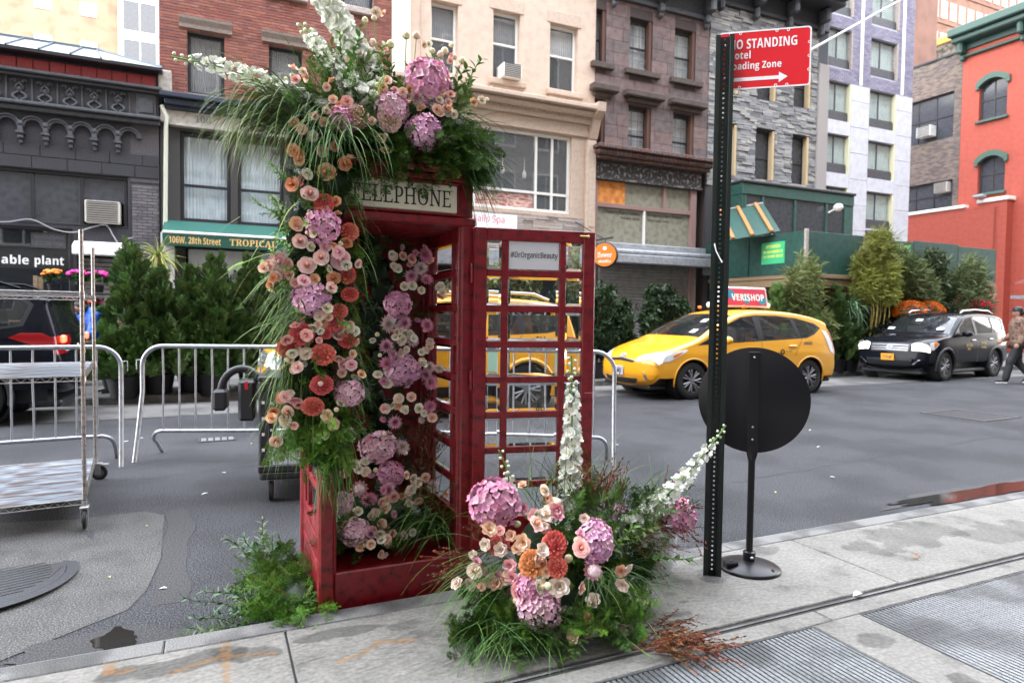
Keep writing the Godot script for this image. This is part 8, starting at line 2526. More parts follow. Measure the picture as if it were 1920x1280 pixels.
func flower_kit() -> void:
	var pm := tinty("petal", 0.62)
	pm.backlight_enabled = true
	pm.backlight = Color(0.14, 0.12, 0.11)
	var lm := tinty("foliage", 0.5)
	lm.backlight_enabled = true
	lm.backlight = Color(0.22, 0.28, 0.12)
	lm.metallic_specular = 0.35
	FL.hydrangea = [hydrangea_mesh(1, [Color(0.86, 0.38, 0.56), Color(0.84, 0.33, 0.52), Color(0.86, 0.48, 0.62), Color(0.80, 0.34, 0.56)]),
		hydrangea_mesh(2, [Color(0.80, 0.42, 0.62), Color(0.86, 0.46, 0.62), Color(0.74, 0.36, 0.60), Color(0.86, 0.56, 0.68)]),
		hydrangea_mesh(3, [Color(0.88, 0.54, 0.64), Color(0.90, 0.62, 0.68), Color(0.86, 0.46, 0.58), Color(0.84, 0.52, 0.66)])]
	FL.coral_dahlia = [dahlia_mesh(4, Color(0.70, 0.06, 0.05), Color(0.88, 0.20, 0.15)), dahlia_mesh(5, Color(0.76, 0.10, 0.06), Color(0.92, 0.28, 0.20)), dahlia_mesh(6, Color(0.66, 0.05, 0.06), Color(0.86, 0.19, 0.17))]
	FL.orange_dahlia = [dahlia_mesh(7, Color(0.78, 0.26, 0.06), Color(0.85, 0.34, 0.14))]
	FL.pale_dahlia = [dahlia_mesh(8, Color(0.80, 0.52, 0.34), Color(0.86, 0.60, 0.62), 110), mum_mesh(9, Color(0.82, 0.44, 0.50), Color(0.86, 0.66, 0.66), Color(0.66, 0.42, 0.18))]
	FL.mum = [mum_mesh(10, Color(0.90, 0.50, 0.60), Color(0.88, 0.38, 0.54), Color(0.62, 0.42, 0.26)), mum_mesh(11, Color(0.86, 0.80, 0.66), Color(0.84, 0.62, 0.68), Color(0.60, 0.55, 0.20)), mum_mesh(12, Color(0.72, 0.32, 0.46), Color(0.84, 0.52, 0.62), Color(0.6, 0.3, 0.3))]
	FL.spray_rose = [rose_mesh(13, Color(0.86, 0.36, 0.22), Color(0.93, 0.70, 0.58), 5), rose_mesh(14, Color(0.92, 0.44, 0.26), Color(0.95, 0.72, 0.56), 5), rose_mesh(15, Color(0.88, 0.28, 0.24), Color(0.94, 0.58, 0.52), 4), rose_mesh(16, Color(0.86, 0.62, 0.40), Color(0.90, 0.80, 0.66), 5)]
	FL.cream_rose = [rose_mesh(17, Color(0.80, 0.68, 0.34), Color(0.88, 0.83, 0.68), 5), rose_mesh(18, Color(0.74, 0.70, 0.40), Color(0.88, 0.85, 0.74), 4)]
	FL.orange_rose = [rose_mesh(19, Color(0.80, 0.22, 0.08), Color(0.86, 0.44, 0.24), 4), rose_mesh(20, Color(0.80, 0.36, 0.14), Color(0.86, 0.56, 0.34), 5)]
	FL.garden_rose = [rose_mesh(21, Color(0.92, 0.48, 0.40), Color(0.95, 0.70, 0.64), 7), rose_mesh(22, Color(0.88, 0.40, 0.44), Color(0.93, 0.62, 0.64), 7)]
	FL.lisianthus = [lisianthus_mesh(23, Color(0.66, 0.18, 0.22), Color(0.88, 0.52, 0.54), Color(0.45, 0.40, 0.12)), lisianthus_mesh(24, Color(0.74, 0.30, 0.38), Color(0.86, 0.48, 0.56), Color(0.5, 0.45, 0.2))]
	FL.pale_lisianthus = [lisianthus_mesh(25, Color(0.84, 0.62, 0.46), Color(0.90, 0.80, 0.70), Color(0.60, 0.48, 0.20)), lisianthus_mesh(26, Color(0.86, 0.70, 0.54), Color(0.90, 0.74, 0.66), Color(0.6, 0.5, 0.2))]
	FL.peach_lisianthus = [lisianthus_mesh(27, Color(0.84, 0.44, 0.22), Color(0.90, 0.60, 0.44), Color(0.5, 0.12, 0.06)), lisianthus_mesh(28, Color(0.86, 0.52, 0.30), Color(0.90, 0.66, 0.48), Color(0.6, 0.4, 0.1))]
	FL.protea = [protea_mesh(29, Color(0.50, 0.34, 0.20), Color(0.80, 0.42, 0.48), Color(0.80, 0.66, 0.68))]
	FL.bud = [bud_mesh(Color(0.80, 0.72, 0.46), Color(0.30, 0.38, 0.12)), bud_mesh(Color(0.86, 0.62, 0.50), Color(0.36, 0.40, 0.14))]
	FL.larkspur = []
	for k in 4:
		var r := RandomNumberGenerator.new(); r.seed = 40 + k
		var g := G.new()
		g.tinted = true
		floret(g, Transform3D(), 1.0, Color(0.80, 0.84, 0.66), Color(0.90, 0.91, 0.86), 5, r, 0.42)
		floret(g, Transform3D(Basis(Vector3.UP, 0.6), Vector3(0, 0.12, 0)), 0.72, Color(0.82, 0.84, 0.62), Color(0.92, 0.92, 0.88), 5, r, 0.75)
		g.col = Color(0.62, 0.62, 0.30)
		g.ball(Vector3(0, 0.16, 0), Vector3(0.12, 0.14, 0.12), 4, 6)
		FL.larkspur.append(g.mesh())
	FL.larkspur_bud = [bud_mesh(Color(0.78, 0.82, 0.64), Color(0.40, 0.52, 0.22))]
	GREEN.fern = []
	for k in 3:
		GREEN.fern.append(fern_mesh(60 + k))
	var g := G.new().tint(Color(1, 1, 1))
	var sm := G.new()
	GREEN.sprig = [sprig_mesh(70, Color(0.10, 0.20, 0.045), 0.5), sprig_mesh(71, Color(0.14, 0.26, 0.06), 0.45)]
	GREEN.olive = [sprig_mesh(72, Color(0.09, 0.15, 0.085), 0.28)]
	GREEN.twig = [twig_mesh(73), twig_mesh(74)]
func fern_mesh(sd: int) -> ArrayMesh:
	var r := RandomNumberGenerator.new(); r.seed = sd
	var g := G.new()
	g.tinted = true
	var stem := []
	for k in 9:
		var t := k / 8.0
		stem.append(Vector3(0.10 * sin(t * 2.0 + sd), t, -0.22 * t * t))
	g.col = Color(0.07, 0.12, 0.03)
	g.tube(stem, [0.008, 0.008, 0.007, 0.007, 0.006, 0.005, 0.004, 0.003, 0.002], 4, false)
	for k in 15:
		var t := 0.08 + 0.90 * k / 14.0
		var p: Vector3 = stem[int(t * 8.0)].lerp(stem[mini(int(t * 8.0) + 1, 8)], fmod(t * 8.0, 1.0))
		var bl := 0.27 * sin(PI * (0.12 + 0.84 * t)) * r.randf_range(0.8, 1.15)
		for s in [-1.0, 1.0]:
			var d := Vector3(s, 0.55 + r.randf_range(-0.1, 0.2), r.randf_range(-0.8, 0.8)).normalized()
			var q := p + d * bl
			var wv := 0.003
			var bt := r.randf_range(0.55, 1.5)
			g.col = Color(0.07, 0.15, 0.03)
			g.ribbon([p, q], [wv, 0.001], Vector3(0, 0, 1))
			for j in 10:
				var u := 0.12 + 0.88 * j / 9.0
				var o := p.lerp(q, u)
				var nl := 0.075 * (1.15 - u * 0.75)
				for e in [-1.0, 1.0]:
					var nd := (d * 0.7 + Vector3(-d.y * e, d.x * e, r.randf_range(-0.6, 0.6))).normalized() * nl
					var side := nd.cross(Vector3(r.randf_range(-0.5, 0.5), 0.2, 1)).normalized() * 0.0065
					var cc := Color(0.080, 0.185, 0.022) * r.randf_range(0.75, 1.25) * bt
					g.col = cc
					var n := Vector3(r.randf_range(-0.4, 0.4), 0.3, 1).normalized()
					var f := g.v.size()
					g.vert(o - side, n); g.vert(o + side, n); g.vert(o + nd, n)
					g.idx(f, f + 1, f + 2)
	return g.mesh()
func sprig_mesh(sd: int, c: Color, wide: float) -> ArrayMesh:
	var r := RandomNumberGenerator.new(); r.seed = sd
	var g := G.new()
	g.tinted = true
	g.col = shade(c, 0.8)
	var stem := []
	for k in 7:
		stem.append(Vector3(0.07 * sin(k * 0.9), k / 6.0, -0.16 * pow(k / 6.0, 2.0)))
	g.tube(stem, 0.011, 5, false)
	for k in 18:
		var t := 0.06 + 0.94 * k / 17.0
		var p: Vector3 = stem[int(t * 6.0)].lerp(stem[mini(int(t * 6.0) + 1, 6)], fmod(t * 6.0, 1.0))
		var b := Basis(Vector3.UP, k * 2.4) * Basis(Vector3.RIGHT, -0.65 + r.randf_range(-0.3, 0.3))
		var l := r.randf_range(0.22, 0.32) * (1.0 - 0.35 * t)
		petal(g, Transform3D(b, p), l, l * wide, 0.3, -0.3, shade(c, 0.75), c * r.randf_range(0.8, 1.25), 3, 0.2)
	return g.mesh()
func twig_mesh(sd: int) -> ArrayMesh:
	var r := RandomNumberGenerator.new(); r.seed = sd
	var g := G.new()
	g.tinted = true
	var cb := Color(0.13, 0.05, 0.025)
	for b in 7:
		var d := Vector3(r.randf_range(-0.45, 0.45), 1, r.randf_range(-0.45, 0.45)).normalized()
		var p0 := Vector3(0, 0.12 * b * r.randf_range(0.6, 1.0), 0)
		var l := r.randf_range(0.4, 0.75)
		var pts := [p0, p0 + d * l * 0.5 + Vector3(0.02, 0, 0.01), p0 + d * l]
		g.col = cb
		g.tube(pts, [0.007, 0.005, 0.002], 4, false)
		for k in 14:
			var u := 0.2 + 0.8 * k / 13.0
			var o := p0 + d * l * u
			var lf := r.randf_range(0.05, 0.09)
			var c := [Color(0.18, 0.055, 0.028), Color(0.22, 0.09, 0.035), Color(0.15, 0.04, 0.03), Color(0.11, 0.08, 0.03)][r.randi() % 4] as Color
			petal(g, Transform3D(aim(rdir_of(r)) , o), lf, lf * 0.45, 0.2, 0.3, shade(c, 0.8), c, 2, 0.2)
	return g.mesh()
func rdir_of(r: RandomNumberGenerator) -> Vector3:
	return Vector3(r.randf_range(-1, 1), r.randf_range(-1, 1), r.randf_range(-1, 1)).normalized()
func set_flowers(o: Node3D, table: Dictionary, centre: Vector3, fwd: Vector3, spread: float, jitter := 0.35, lift := 0.0) -> void:
	for kind in table:
		var ms: Array = FL[kind]
		var k := 0
		for q in table[kind]:
			var p := Vector3(q[0], q[1], q[2])
			p = p.move_toward(Vector3(0, 1.53, 0), lift)
			var out := (p - centre)
			out = (out.normalized() * spread + fwd + rdir() * jitter).normalized()
			var s: float = q[3] * (1.12 if kind == "spray_rose" or kind == "cream_rose" or kind == "bud" else 1.0)
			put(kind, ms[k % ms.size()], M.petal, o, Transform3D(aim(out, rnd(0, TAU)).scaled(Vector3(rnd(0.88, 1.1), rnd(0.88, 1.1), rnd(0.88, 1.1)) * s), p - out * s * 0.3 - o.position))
			k += 1
func filler(o: Node3D, table: Dictionary, n: int, kinds: Array, smin: float, smax: float, wander: float, fwd: Vector3, lift: float) -> void:
	var all := []
	for k in table: all.append_array(table[k])
	for k in n:
		var q: Array = all[rng.randi() % all.size()]
		var p := Vector3(q[0] + rnd(-1, 1) * (wander + q[3]), q[1] + rnd(-1, 1) * (wander + q[3]), q[2]).move_toward(Vector3(0, 1.53, 0), lift * rnd(0.5, 1.1))
		var kind: String = kinds[rng.randi() % kinds.size()]
		var out := (fwd + rdir() * 0.85).normalized()
		var s := rnd(smin, smax) * (0.6 if kind == "bud" else 1.0)
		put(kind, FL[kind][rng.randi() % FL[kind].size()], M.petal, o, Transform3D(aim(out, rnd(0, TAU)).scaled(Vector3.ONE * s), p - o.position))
func spike(o: Node3D, a: Vector3, b: Vector3, bend: Vector3, r0: float, r1: float, n: int, bare := 0.78) -> void:
	var st := Node3D.new()
	kin(st, "larkspur_spike", o)
	var at_ := func(t: float) -> Vector3: return a.lerp(b, t) + bend * sin(PI * t) - o.position
	var pts := []
	for k in 11:
		pts.append(at_.call(k / 10.0))
	put("stem", G.new().tint(Color(0.14, 0.24, 0.07)).tube(pts, 0.004, 6), M.foliage, st)
	for k in n:
		var t := float(k) / n
		var p: Vector3 = at_.call(t)
		var d: Vector3 = (at_.call(minf(t + 0.05, 1.0)) - at_.call(t - 0.05)).normalized()
		var sd := aim(d, k * 2.39996) * Vector3(0, 0, 1)
		var rr := lerpf(r0, r1, t)
		if t < bare:
			var face := (sd + d * 0.35).normalized()
			put("floret", FL.larkspur[k % 4], M.petal, st, Transform3D(aim(face, rnd(0, TAU)).scaled(Vector3.ONE * rr * rnd(0.80, 1.0)), p + sd * rr * 0.55))
		else:
			var face := (sd + d * 1.2).normalized()
			put("bud", FL.larkspur_bud[0], M.petal, st, Transform3D(aim(face).scaled(Vector3.ONE * rr * 0.42), p + sd * rr * 0.7))
func grass(o: Node3D, called: String, n: int, src: Callable, lmin: float, lmax: float, droop: float, w := 0.0055, cols := [Color(0.045, 0.10, 0.025), Color(0.07, 0.14, 0.03), Color(0.11, 0.19, 0.045), Color(0.05, 0.11, 0.04)]) -> void:
	var g := G.new()
	g.tinted = true
	for k in n:
		var s: Array = src.call()
		var p: Vector3 = s[0] - o.position
		var d: Vector3 = (s[1] as Vector3).normalized()
		var l := rnd(lmin, lmax)
		var pts := []
		var ws := []
		var v := d
		var seg := 8
		var dr := droop * rnd(0.5, 1.5)
		var sway := rdir() * 0.10
		for j in seg + 1:
			var t := float(j) / seg
			pts.append(p)
			ws.append(w * (1.0 - t * t * 0.92) * rnd(0.9, 1.0))
			v = (v + (Vector3.DOWN * dr + sway) / seg).normalized()
			p += v * l / seg
		var side := d.cross(Vector3.UP + rdir() * 0.4)
		if side.length() < 0.1: side = Vector3.RIGHT
		g.col = (cols[rng.randi() % cols.size()] as Color) * rnd(0.9, 1.6)
		g.ribbon(pts, ws, side.normalized())
	tag(put(called, g, M.foliage, o), "", "", "", "stuff")
func fronds(o: Node3D, called: String, kind: String, n: int, src: Callable, smin: float, smax: float, dark := 1.0) -> void:
	var sets := [[], [], []]
	var cs := [[], [], []]
	var ms: Array = GREEN[kind]
	for k in n:
		var s: Array = src.call()
		var j := rng.randi() % ms.size()
		sets[j].append(Transform3D(aim(s[1], rnd(0, TAU)).scaled(Vector3.ONE * rnd(smin, smax)), s[0] - o.position))
		var b := rnd(0.7, 1.3) * dark
		cs[j].append(Color(b * rnd(0.85, 1.25), b, b * rnd(0.8, 1.1)))
	for j in ms.size():
		if sets[j].size():
			many(called, ms[j], M.foliage, sets[j], cs[j], o)
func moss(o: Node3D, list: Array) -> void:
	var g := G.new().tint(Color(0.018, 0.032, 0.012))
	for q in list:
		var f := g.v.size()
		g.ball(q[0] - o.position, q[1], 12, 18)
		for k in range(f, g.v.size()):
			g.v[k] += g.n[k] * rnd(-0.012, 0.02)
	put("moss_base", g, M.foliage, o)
func flowers() -> void:
	flower_kit()
	var o := thing("roof_flower_arrangement", "flower arrangement on the telephone box roof with tall white larkspur spikes and grass", "flower arrangement", Vector3(0.85, 2.30, -3.4))
	moss(o, [[Vector3(0.85, 2.40, -3.36), Vector3(0.40, 0.13, 0.22)], [Vector3(0.55, 2.40, -3.28), Vector3(0.22, 0.12, 0.14)], [Vector3(1.02, 2.48, -3.27), Vector3(0.18, 0.14, 0.10)]])
	set_flowers(o, ROOF_FLOWERS, Vector3(0.8, 2.3, -3.6), Vector3(-0.15, 0.05, 0.9), 0.6, 0.3, 0.07)
	spike(o, Vector3(0.690, 2.72, -3.27), Vector3(0.44, 3.16, -3.37), Vector3(0.02, 0.0, 0), 0.062, 0.048, 44, 1.1)
	spike(o, Vector3(0.640, 2.54, -3.13), Vector3(0.385, 2.93, -3.34), Vector3(-0.01, 0.01, 0), 0.052, 0.026, 46, 0.86)
	spike(o, Vector3(0.46, 2.45, -3.13), Vector3(-0.17, 2.665, -3.31), Vector3(0, 0.045, 0), 0.052, 0.022, 52, 0.84)
	spike(o, Vector3(0.685, 2.50, -3.11), Vector3(0.708, 2.80, -3.26), Vector3(0.02, 0, 0), 0.050, 0.03, 26, 0.85)
	for q in [[0.30, 2.60, 7], [0.36, 2.56, 5], [0.27, 2.57, 5], [0.33, 2.62, 5]]:
		put("bud", FL.bud[0], M.petal, o, Transform3D(aim(rdir()).scaled(Vector3.ONE * 0.014), Vector3(q[0], q[1], -3.17) - o.position))
	filler(o, ROOF_FLOWERS, 46, ["spray_rose", "spray_rose", "cream_rose", "orange_rose", "peach_lisianthus", "bud"], 0.020, 0.030, 0.05, Vector3(-0.15, 0.2, 0.9), 0.07)
	var sg := G.new().tint(Color(0.12, 0.20, 0.06))
	for q in ROOF_FLOWERS.bud:
		sg.tube([Vector3(q[0], q[1], q[2]) - o.position, Vector3(q[0] * 0.8 + 0.17, lerpf(q[1], 2.5, 0.5), q[2] + 0.01) - o.position, Vector3(lerpf(q[0], 0.85, 0.35), 2.5, -3.2) - o.position], 0.0028, 5)
	put("flower_stems", sg, M.foliage, o)
	fronds(o, "rose_leaves", "sprig", 26, func(): return [Vector3(rnd(0.5, 1.15), rnd(2.5, 2.66), rnd(-3.3, -3.15)), Vector3(rnd(-0.5, 0.5), 1, rnd(-0.2, 0.4))], 0.14, 0.26)
	grass(o, "bear_grass", 800, func(): return [Vector3(rnd(0.20, 0.58), rnd(2.34, 2.54), rnd(-3.25, -3.10)), Vector3(rnd(-1.0, -0.2), rnd(0.0, 0.7), rnd(-0.25, 0.45))], 0.24, 0.46, 2.6, 0.0062, [Color(0.055, 0.11, 0.025), Color(0.09, 0.16, 0.035), Color(0.16, 0.23, 0.06), Color(0.05, 0.10, 0.04), Color(0.20, 0.24, 0.09)])
	grass(o, "bear_grass", 80, func(): return [Vector3(rnd(0.40, 0.62), rnd(2.3, 2.45), rnd(-3.15, -3.05)), Vector3(rnd(-0.6, 0.5), rnd(-0.1, 0.4), rnd(0.2, 0.8))], 0.22, 0.42, 2.2, 0.006)
	grass(o, "bear_grass", 230, func(): return [Vector3(rnd(1.02, 1.18), rnd(2.32, 2.56), rnd(-3.25, -3.08)), Vector3(rnd(0.3, 1.0), rnd(-0.2, 0.7), rnd(-0.2, 0.4))], 0.18, 0.36, 1.7, 0.006)
	grass(o, "bear_grass", 150, func(): return [Vector3(rnd(1.10, 1.20), rnd(2.24, 2.42), rnd(-3.16, -3.08)), Vector3(rnd(0.1, 0.7), rnd(-0.6, 0.1), rnd(-0.1, 0.3))], 0.22, 0.38, 1.2, 0.0058, [Color(0.035, 0.085, 0.03), Color(0.05, 0.11, 0.035)])
	grass(o, "bear_grass", 60, func(): return [Vector3(rnd(0.4, 0.7), rnd(2.5, 2.6), rnd(-3.3, -3.15)), Vector3(rnd(-0.8, 0.1), 1, rnd(-0.2, 0.2))], 0.18, 0.34, 1.4, 0.0055)
	fronds(o, "fern", "fern", 130, func(): return [Vector3(rnd(0.50, 1.18), rnd(2.28, 2.46), rnd(-3.20, -3.10)), Vector3(rnd(-0.4, 0.4), rnd(-1.0, 0.1), rnd(0.2, 0.7))], 0.12, 0.22, 0.62)
	fronds(o, "fern", "fern", 60, func(): return [Vector3(rnd(0.4, 1.15), rnd(2.38, 2.55), rnd(-3.30, -3.12)), Vector3(rnd(-0.7, 0.7), rnd(0.0, 1.0), rnd(-0.1, 0.6))], 0.12, 0.24, 0.9)
	fronds(o, "fern", "fern", 30, func(): return [Vector3(rnd(1.10, 1.20), rnd(2.30, 2.48), rnd(-3.16, -3.09)), Vector3(rnd(0.1, 0.6), rnd(-1, 0.0), rnd(0.0, 0.4))], 0.14, 0.24, 0.8)
	fronds(o, "fern", "fern", 22, func(): return [Vector3(rnd(0.46, 0.62), rnd(2.16, 2.30), rnd(-3.11, -3.08)), Vector3(rnd(-0.5, 0.6), rnd(-1, 0), rnd(0.0, 0.3))], 0.09, 0.16, 0.7)
	o = thing("flower_cascade", "cascade of coral dahlias, blush roses and grass down the telephone box's left corner", "flower arrangement", Vector3(0.46, 1.5, -3.1))
	var ms := []
	for k in 12:
		ms.append([Vector3(0.43 + 0.05 * sin(k * 1.3), 2.28 - 0.125 * k, -3.10), Vector3(0.10, 0.10, 0.05)])
	moss(o, ms)
	set_flowers(o, CASCADE_FLOWERS, Vector3(0.47, 1.5, -3.5), Vector3(-0.15, 0.08, 1.0), 0.35, 0.35, 0.06)
	filler(o, CASCADE_FLOWERS, 75, ["spray_rose", "spray_rose", "cream_rose", "orange_rose", "garden_rose", "bud", "cream_rose"], 0.019, 0.032, 0.035, Vector3(-0.15, 0.1, 0.9), 0.08)
	var spine := func(y: float) -> float: return 0.45 + 0.035 * sin(y * 5.0)
	fronds(o, "fern", "fern", 150, func(): var y := rnd(0.95, 2.25); return [Vector3(spine.call(y) + rnd(-0.10, 0.10), y, rnd(-3.13, -3.09)), Vector3(rnd(-0.9, 0.7), rnd(-1.0, 0.5), rnd(0.0, 0.45))], 0.10, 0.18, 0.75)
	fronds(o, "fern", "fern", 60, func(): return [Vector3(rnd(0.33, 0.54), rnd(0.93, 1.15), rnd(-3.12, -3.05)), Vector3(rnd(-0.6, 0.5), rnd(-1.0, -0.1), rnd(0.0, 0.4))], 0.12, 0.21, 1.25)
	fronds(o, "leafy_sprig", "sprig", 90, func(): var y := rnd(1.05, 2.2); return [Vector3(spine.call(y) + rnd(-0.12, 0.10), y, rnd(-3.10, -3.05)), rdir() + Vector3(-0.2, 0, 0.7)], 0.05, 0.09, 0.75)
	fronds(o, "leafy_sprig", "sprig", 16, func(): var y := rnd(1.4, 2.2); return [Vector3(spine.call(y) + rnd(-0.14, 0.06), y, rnd(-3.10, -3.04)), Vector3(rnd(-1.0, 0.4), rnd(-0.4, 0.9), rnd(0.1, 0.7))], 0.08, 0.16, 1.1)
	fronds(o, "leafy_sprig", "sprig", 16, func(): var y := rnd(1.62, 2.05); return [Vector3(rnd(0.26, 0.36), y, rnd(-3.10, -3.04)), Vector3(rnd(-1.0, -0.2), rnd(-0.4, 0.6), rnd(0.1, 0.7))], 0.08, 0.14, 1.3)
	grass(o, "bear_grass", 210, func(): var y := rnd(1.35, 1.85); return [Vector3(rnd(0.30, 0.44), y, rnd(-3.10, -3.04)), Vector3(rnd(-1.0, -0.35), rnd(-0.75, 0.1), rnd(-0.15, 0.4))], 0.18, 0.36, 1.4, 0.0055, [Color(0.05, 0.11, 0.025), Color(0.09, 0.17, 0.035), Color(0.14, 0.22, 0.05)])
	grass(o, "bear_grass", 230, func(): return [Vector3(rnd(0.28, 0.42), rnd(1.05, 1.45), rnd(-3.12, -3.06)), Vector3(rnd(-0.7, 0.1), rnd(-1.0, -0.2), rnd(-0.1, 0.3))], 0.18, 0.36, 1.9, 0.0055, [Color(0.05, 0.11, 0.025), Color(0.10, 0.18, 0.035), Color(0.17, 0.25, 0.06)])
	grass(o, "bear_grass", 130, func(): return [Vector3(rnd(0.5, 0.60), rnd(1.0, 2.2), rnd(-3.10, -3.04)), Vector3(rnd(0.1, 0.8), rnd(-0.7, 0.3), rnd(0.0, 0.5))], 0.14, 0.28, 2.0, 0.005)
	grass(o, "bear_grass", 90, func(): return [Vector3(rnd(0.42, 0.58), rnd(0.8, 1.0), rnd(-3.10, -3.04)), Vector3(rnd(-0.2, 0.5), -1, rnd(0.0, 0.4))], 0.18, 0.32, 0.6, 0.005)
	grass(o, "long_grass_wisp", 14, func(): return [Vector3(rnd(0.3, 0.5), rnd(1.2, 2.2), rnd(-3.08, -3.02)), Vector3(rnd(-1, -0.3), rnd(-0.2, 0.5), rnd(0.2, 0.5))], 0.3, 0.5, 1.2, 0.006, [Color(0.22, 0.28, 0.08), Color(0.14, 0.2, 0.05)])
	o = thing("inner_flower_column", "column of pink hydrangeas, chrysanthemums and small peach roses growing up inside the telephone box", "flower arrangement", Vector3(0.80, 0.28, -3.72))
	ms = []
	for k in 13:
		ms.append([Vector3(0.84 + 0.04 * sin(k * 2.0), 0.45 + 0.12 * k, -3.70 + (0.12 if k < 2 else 0.0)), Vector3(0.06, 0.08, 0.04)])
	ms.append([Vector3(0.80, 0.40, -3.52), Vector3(0.26, 0.14, 0.16)])
	moss(o, ms)
	set_flowers(o, INNER_FLOWERS, Vector3(0.82, 1.1, -4.1), Vector3(-0.1, 0.15, 1.0), 0.3, 0.3, 0.18)
	filler(o, INNER_FLOWERS, 95, ["spray_rose", "cream_rose", "cream_rose", "mum", "pale_lisianthus", "peach_lisianthus", "bud"], 0.020, 0.034, 0.045, Vector3(-0.1, 0.15, 1.0), 0.19)
	fronds(o, "fern", "fern", 110, func(): var y := rnd(0.5, 1.95); return [Vector3(0.84 + rnd(-0.16, 0.22), y, rnd(-3.80, -3.66)), Vector3(rnd(-0.9, 0.9), rnd(-0.6, 0.8), rnd(0.1, 0.6))], 0.10, 0.20, 0.5)
	fronds(o, "fern", "fern", 90, func(): return [Vector3(rnd(0.56, 1.12), rnd(0.28, 0.46), rnd(-3.62, -3.28)), Vector3(rnd(-0.7, 0.7), rnd(-0.1, 0.6), rnd(0.0, 0.8))], 0.12, 0.22, 0.45)
	fronds(o, "leafy_sprig", "olive", 50, func(): var y := rnd(0.5, 1.9); return [Vector3(0.84 + rnd(-0.15, 0.24), y, rnd(-3.78, -3.66)), Vector3(rnd(-0.8, 0.8), rnd(-0.2, 1.0), rnd(0.1, 0.6))], 0.12, 0.22, 0.6)
	fronds(o, "twig", "twig", 16, func(): return [Vector3(rnd(0.98, 1.12), rnd(0.5, 0.95), rnd(-3.66, -3.5)), Vector3(rnd(-0.3, 0.5), rnd(0.2, 1.0), rnd(0.0, 0.5))], 0.14, 0.26, 0.8)
	grass(o, "bear_grass", 110, func(): return [Vector3(rnd(1.0, 1.12), rnd(0.36, 0.60), rnd(-3.42, -3.2)), Vector3(rnd(-1.0, 0.3), rnd(0.0, 0.6), rnd(0.0, 0.6))], 0.2, 0.4, 1.0, 0.0055)
	o = thing("floor_flower_arrangement", "low flower arrangement on the pavement with pink hydrangeas, dahlias, protea and dark grass", "flower arrangement", Vector3(1.55, 0.13, -2.62))
	moss(o, [[Vector3(1.58, 0.38, -2.74), Vector3(0.28, 0.22, 0.14)], [Vector3(1.56, 0.22, -2.62), Vector3(0.28, 0.10, 0.16)]])
	set_flowers(o, FLOOR_FLOWERS, Vector3(1.62, 0.30, -2.85), Vector3(-0.30, 0.15, 0.9), 0.7, 0.3, 0.19)
	spike(o, Vector3(1.555, 0.50, -2.72), Vector3(1.563, 1.345, -2.72), Vector3(0.012, 0, 0), 0.060, 0.022, 66, 0.80)
	spike(o, Vector3(1.22, 0.66, -2.70), Vector3(1.177, 0.92, -2.70), Vector3(0.03, 0, 0), 0.034, 0.02, 18, 0.45)
	spike(o, Vector3(1.52, 0.42, -2.66), Vector3(1.50, 0.66, -2.66), Vector3(-0.02, 0, 0), 0.045, 0.035, 12, 1.1)
	filler(o, FLOOR_FLOWERS, 80, ["lisianthus", "pale_lisianthus", "peach_lisianthus", "spray_rose", "cream_rose", "bud"], 0.022, 0.040, 0.05, Vector3(-0.3, 0.2, 0.9), 0.22)
	fronds(o, "fern", "fern", 80, func(): var a := rnd(0.2, 2.6) + 1.0; return [Vector3(1.52 + 0.30 * cos(a), rnd(0.15, 0.30), -2.60 + 0.20 * sin(a)), Vector3(cos(a), rnd(-0.25, 0.35), sin(a) * 0.8)], 0.14, 0.26, 0.75)
	fronds(o, "fern", "fern", 70, func(): return [Vector3(rnd(0.98, 1.38), rnd(0.14, 0.22), rnd(-2.62, -2.44)), Vector3(rnd(-1, 0.2), rnd(-0.1, 0.4), rnd(0.0, 0.8))], 0.14, 0.24, 0.7)
	fronds(o, "fern", "fern", 150, func(): return [Vector3(rnd(1.35, 1.9), rnd(0.25, 0.66), rnd(-2.62, -2.48)), Vector3(rnd(-0.8, 0.8), rnd(0.0, 1.0), rnd(0.0, 0.5))], 0.10, 0.18, 0.6)
	fronds(o, "broad_leaf", "sprig", 16, func(): return [Vector3(rnd(1.3, 1.85), rnd(0.25, 0.62), rnd(-2.66, -2.46)), Vector3(rnd(-0.8, 0.8), rnd(-0.3, 0.8), rnd(0.2, 0.8))], 0.12, 0.22, 0.9)
	grass(o, "bear_grass", 120, func(): return [Vector3(rnd(1.12, 1.40), rnd(0.25, 0.50), rnd(-2.72, -2.52)), Vector3(rnd(-1.0, -0.3), rnd(0.0, 0.8), rnd(-0.2, 0.4))], 0.28, 0.52, 1.7, 0.0048)
	grass(o, "bear_grass", 130, func(): return [Vector3(rnd(0.98, 1.30), rnd(0.16, 0.26), rnd(-2.52, -2.36)), Vector3(rnd(-1.0, 0.4), rnd(0.1, 0.5), rnd(0.1, 0.7))], 0.18, 0.36, 1.1, 0.0042)
	grass(o, "bear_grass", 220, func(): return [Vector3(rnd(1.62, 1.80), rnd(0.24, 0.40), rnd(-2.62, -2.48)), Vector3(rnd(0.1, 1.0), rnd(-0.3, 0.6), rnd(-0.3, 0.6))], 0.24, 0.46, 1.5, 0.0050, [Color(0.030, 0.075, 0.028), Color(0.045, 0.10, 0.035), Color(0.07, 0.13, 0.04)])
	grass(o, "bear_grass", 50, func(): return [Vector3(rnd(1.48, 1.62), rnd(0.36, 0.42), rnd(-2.46, -2.38)), Vector3(rnd(-0.5, 0.7), rnd(-0.1, 0.4), rnd(0.2, 0.6))], 0.16, 0.30, 2.4, 0.0048)
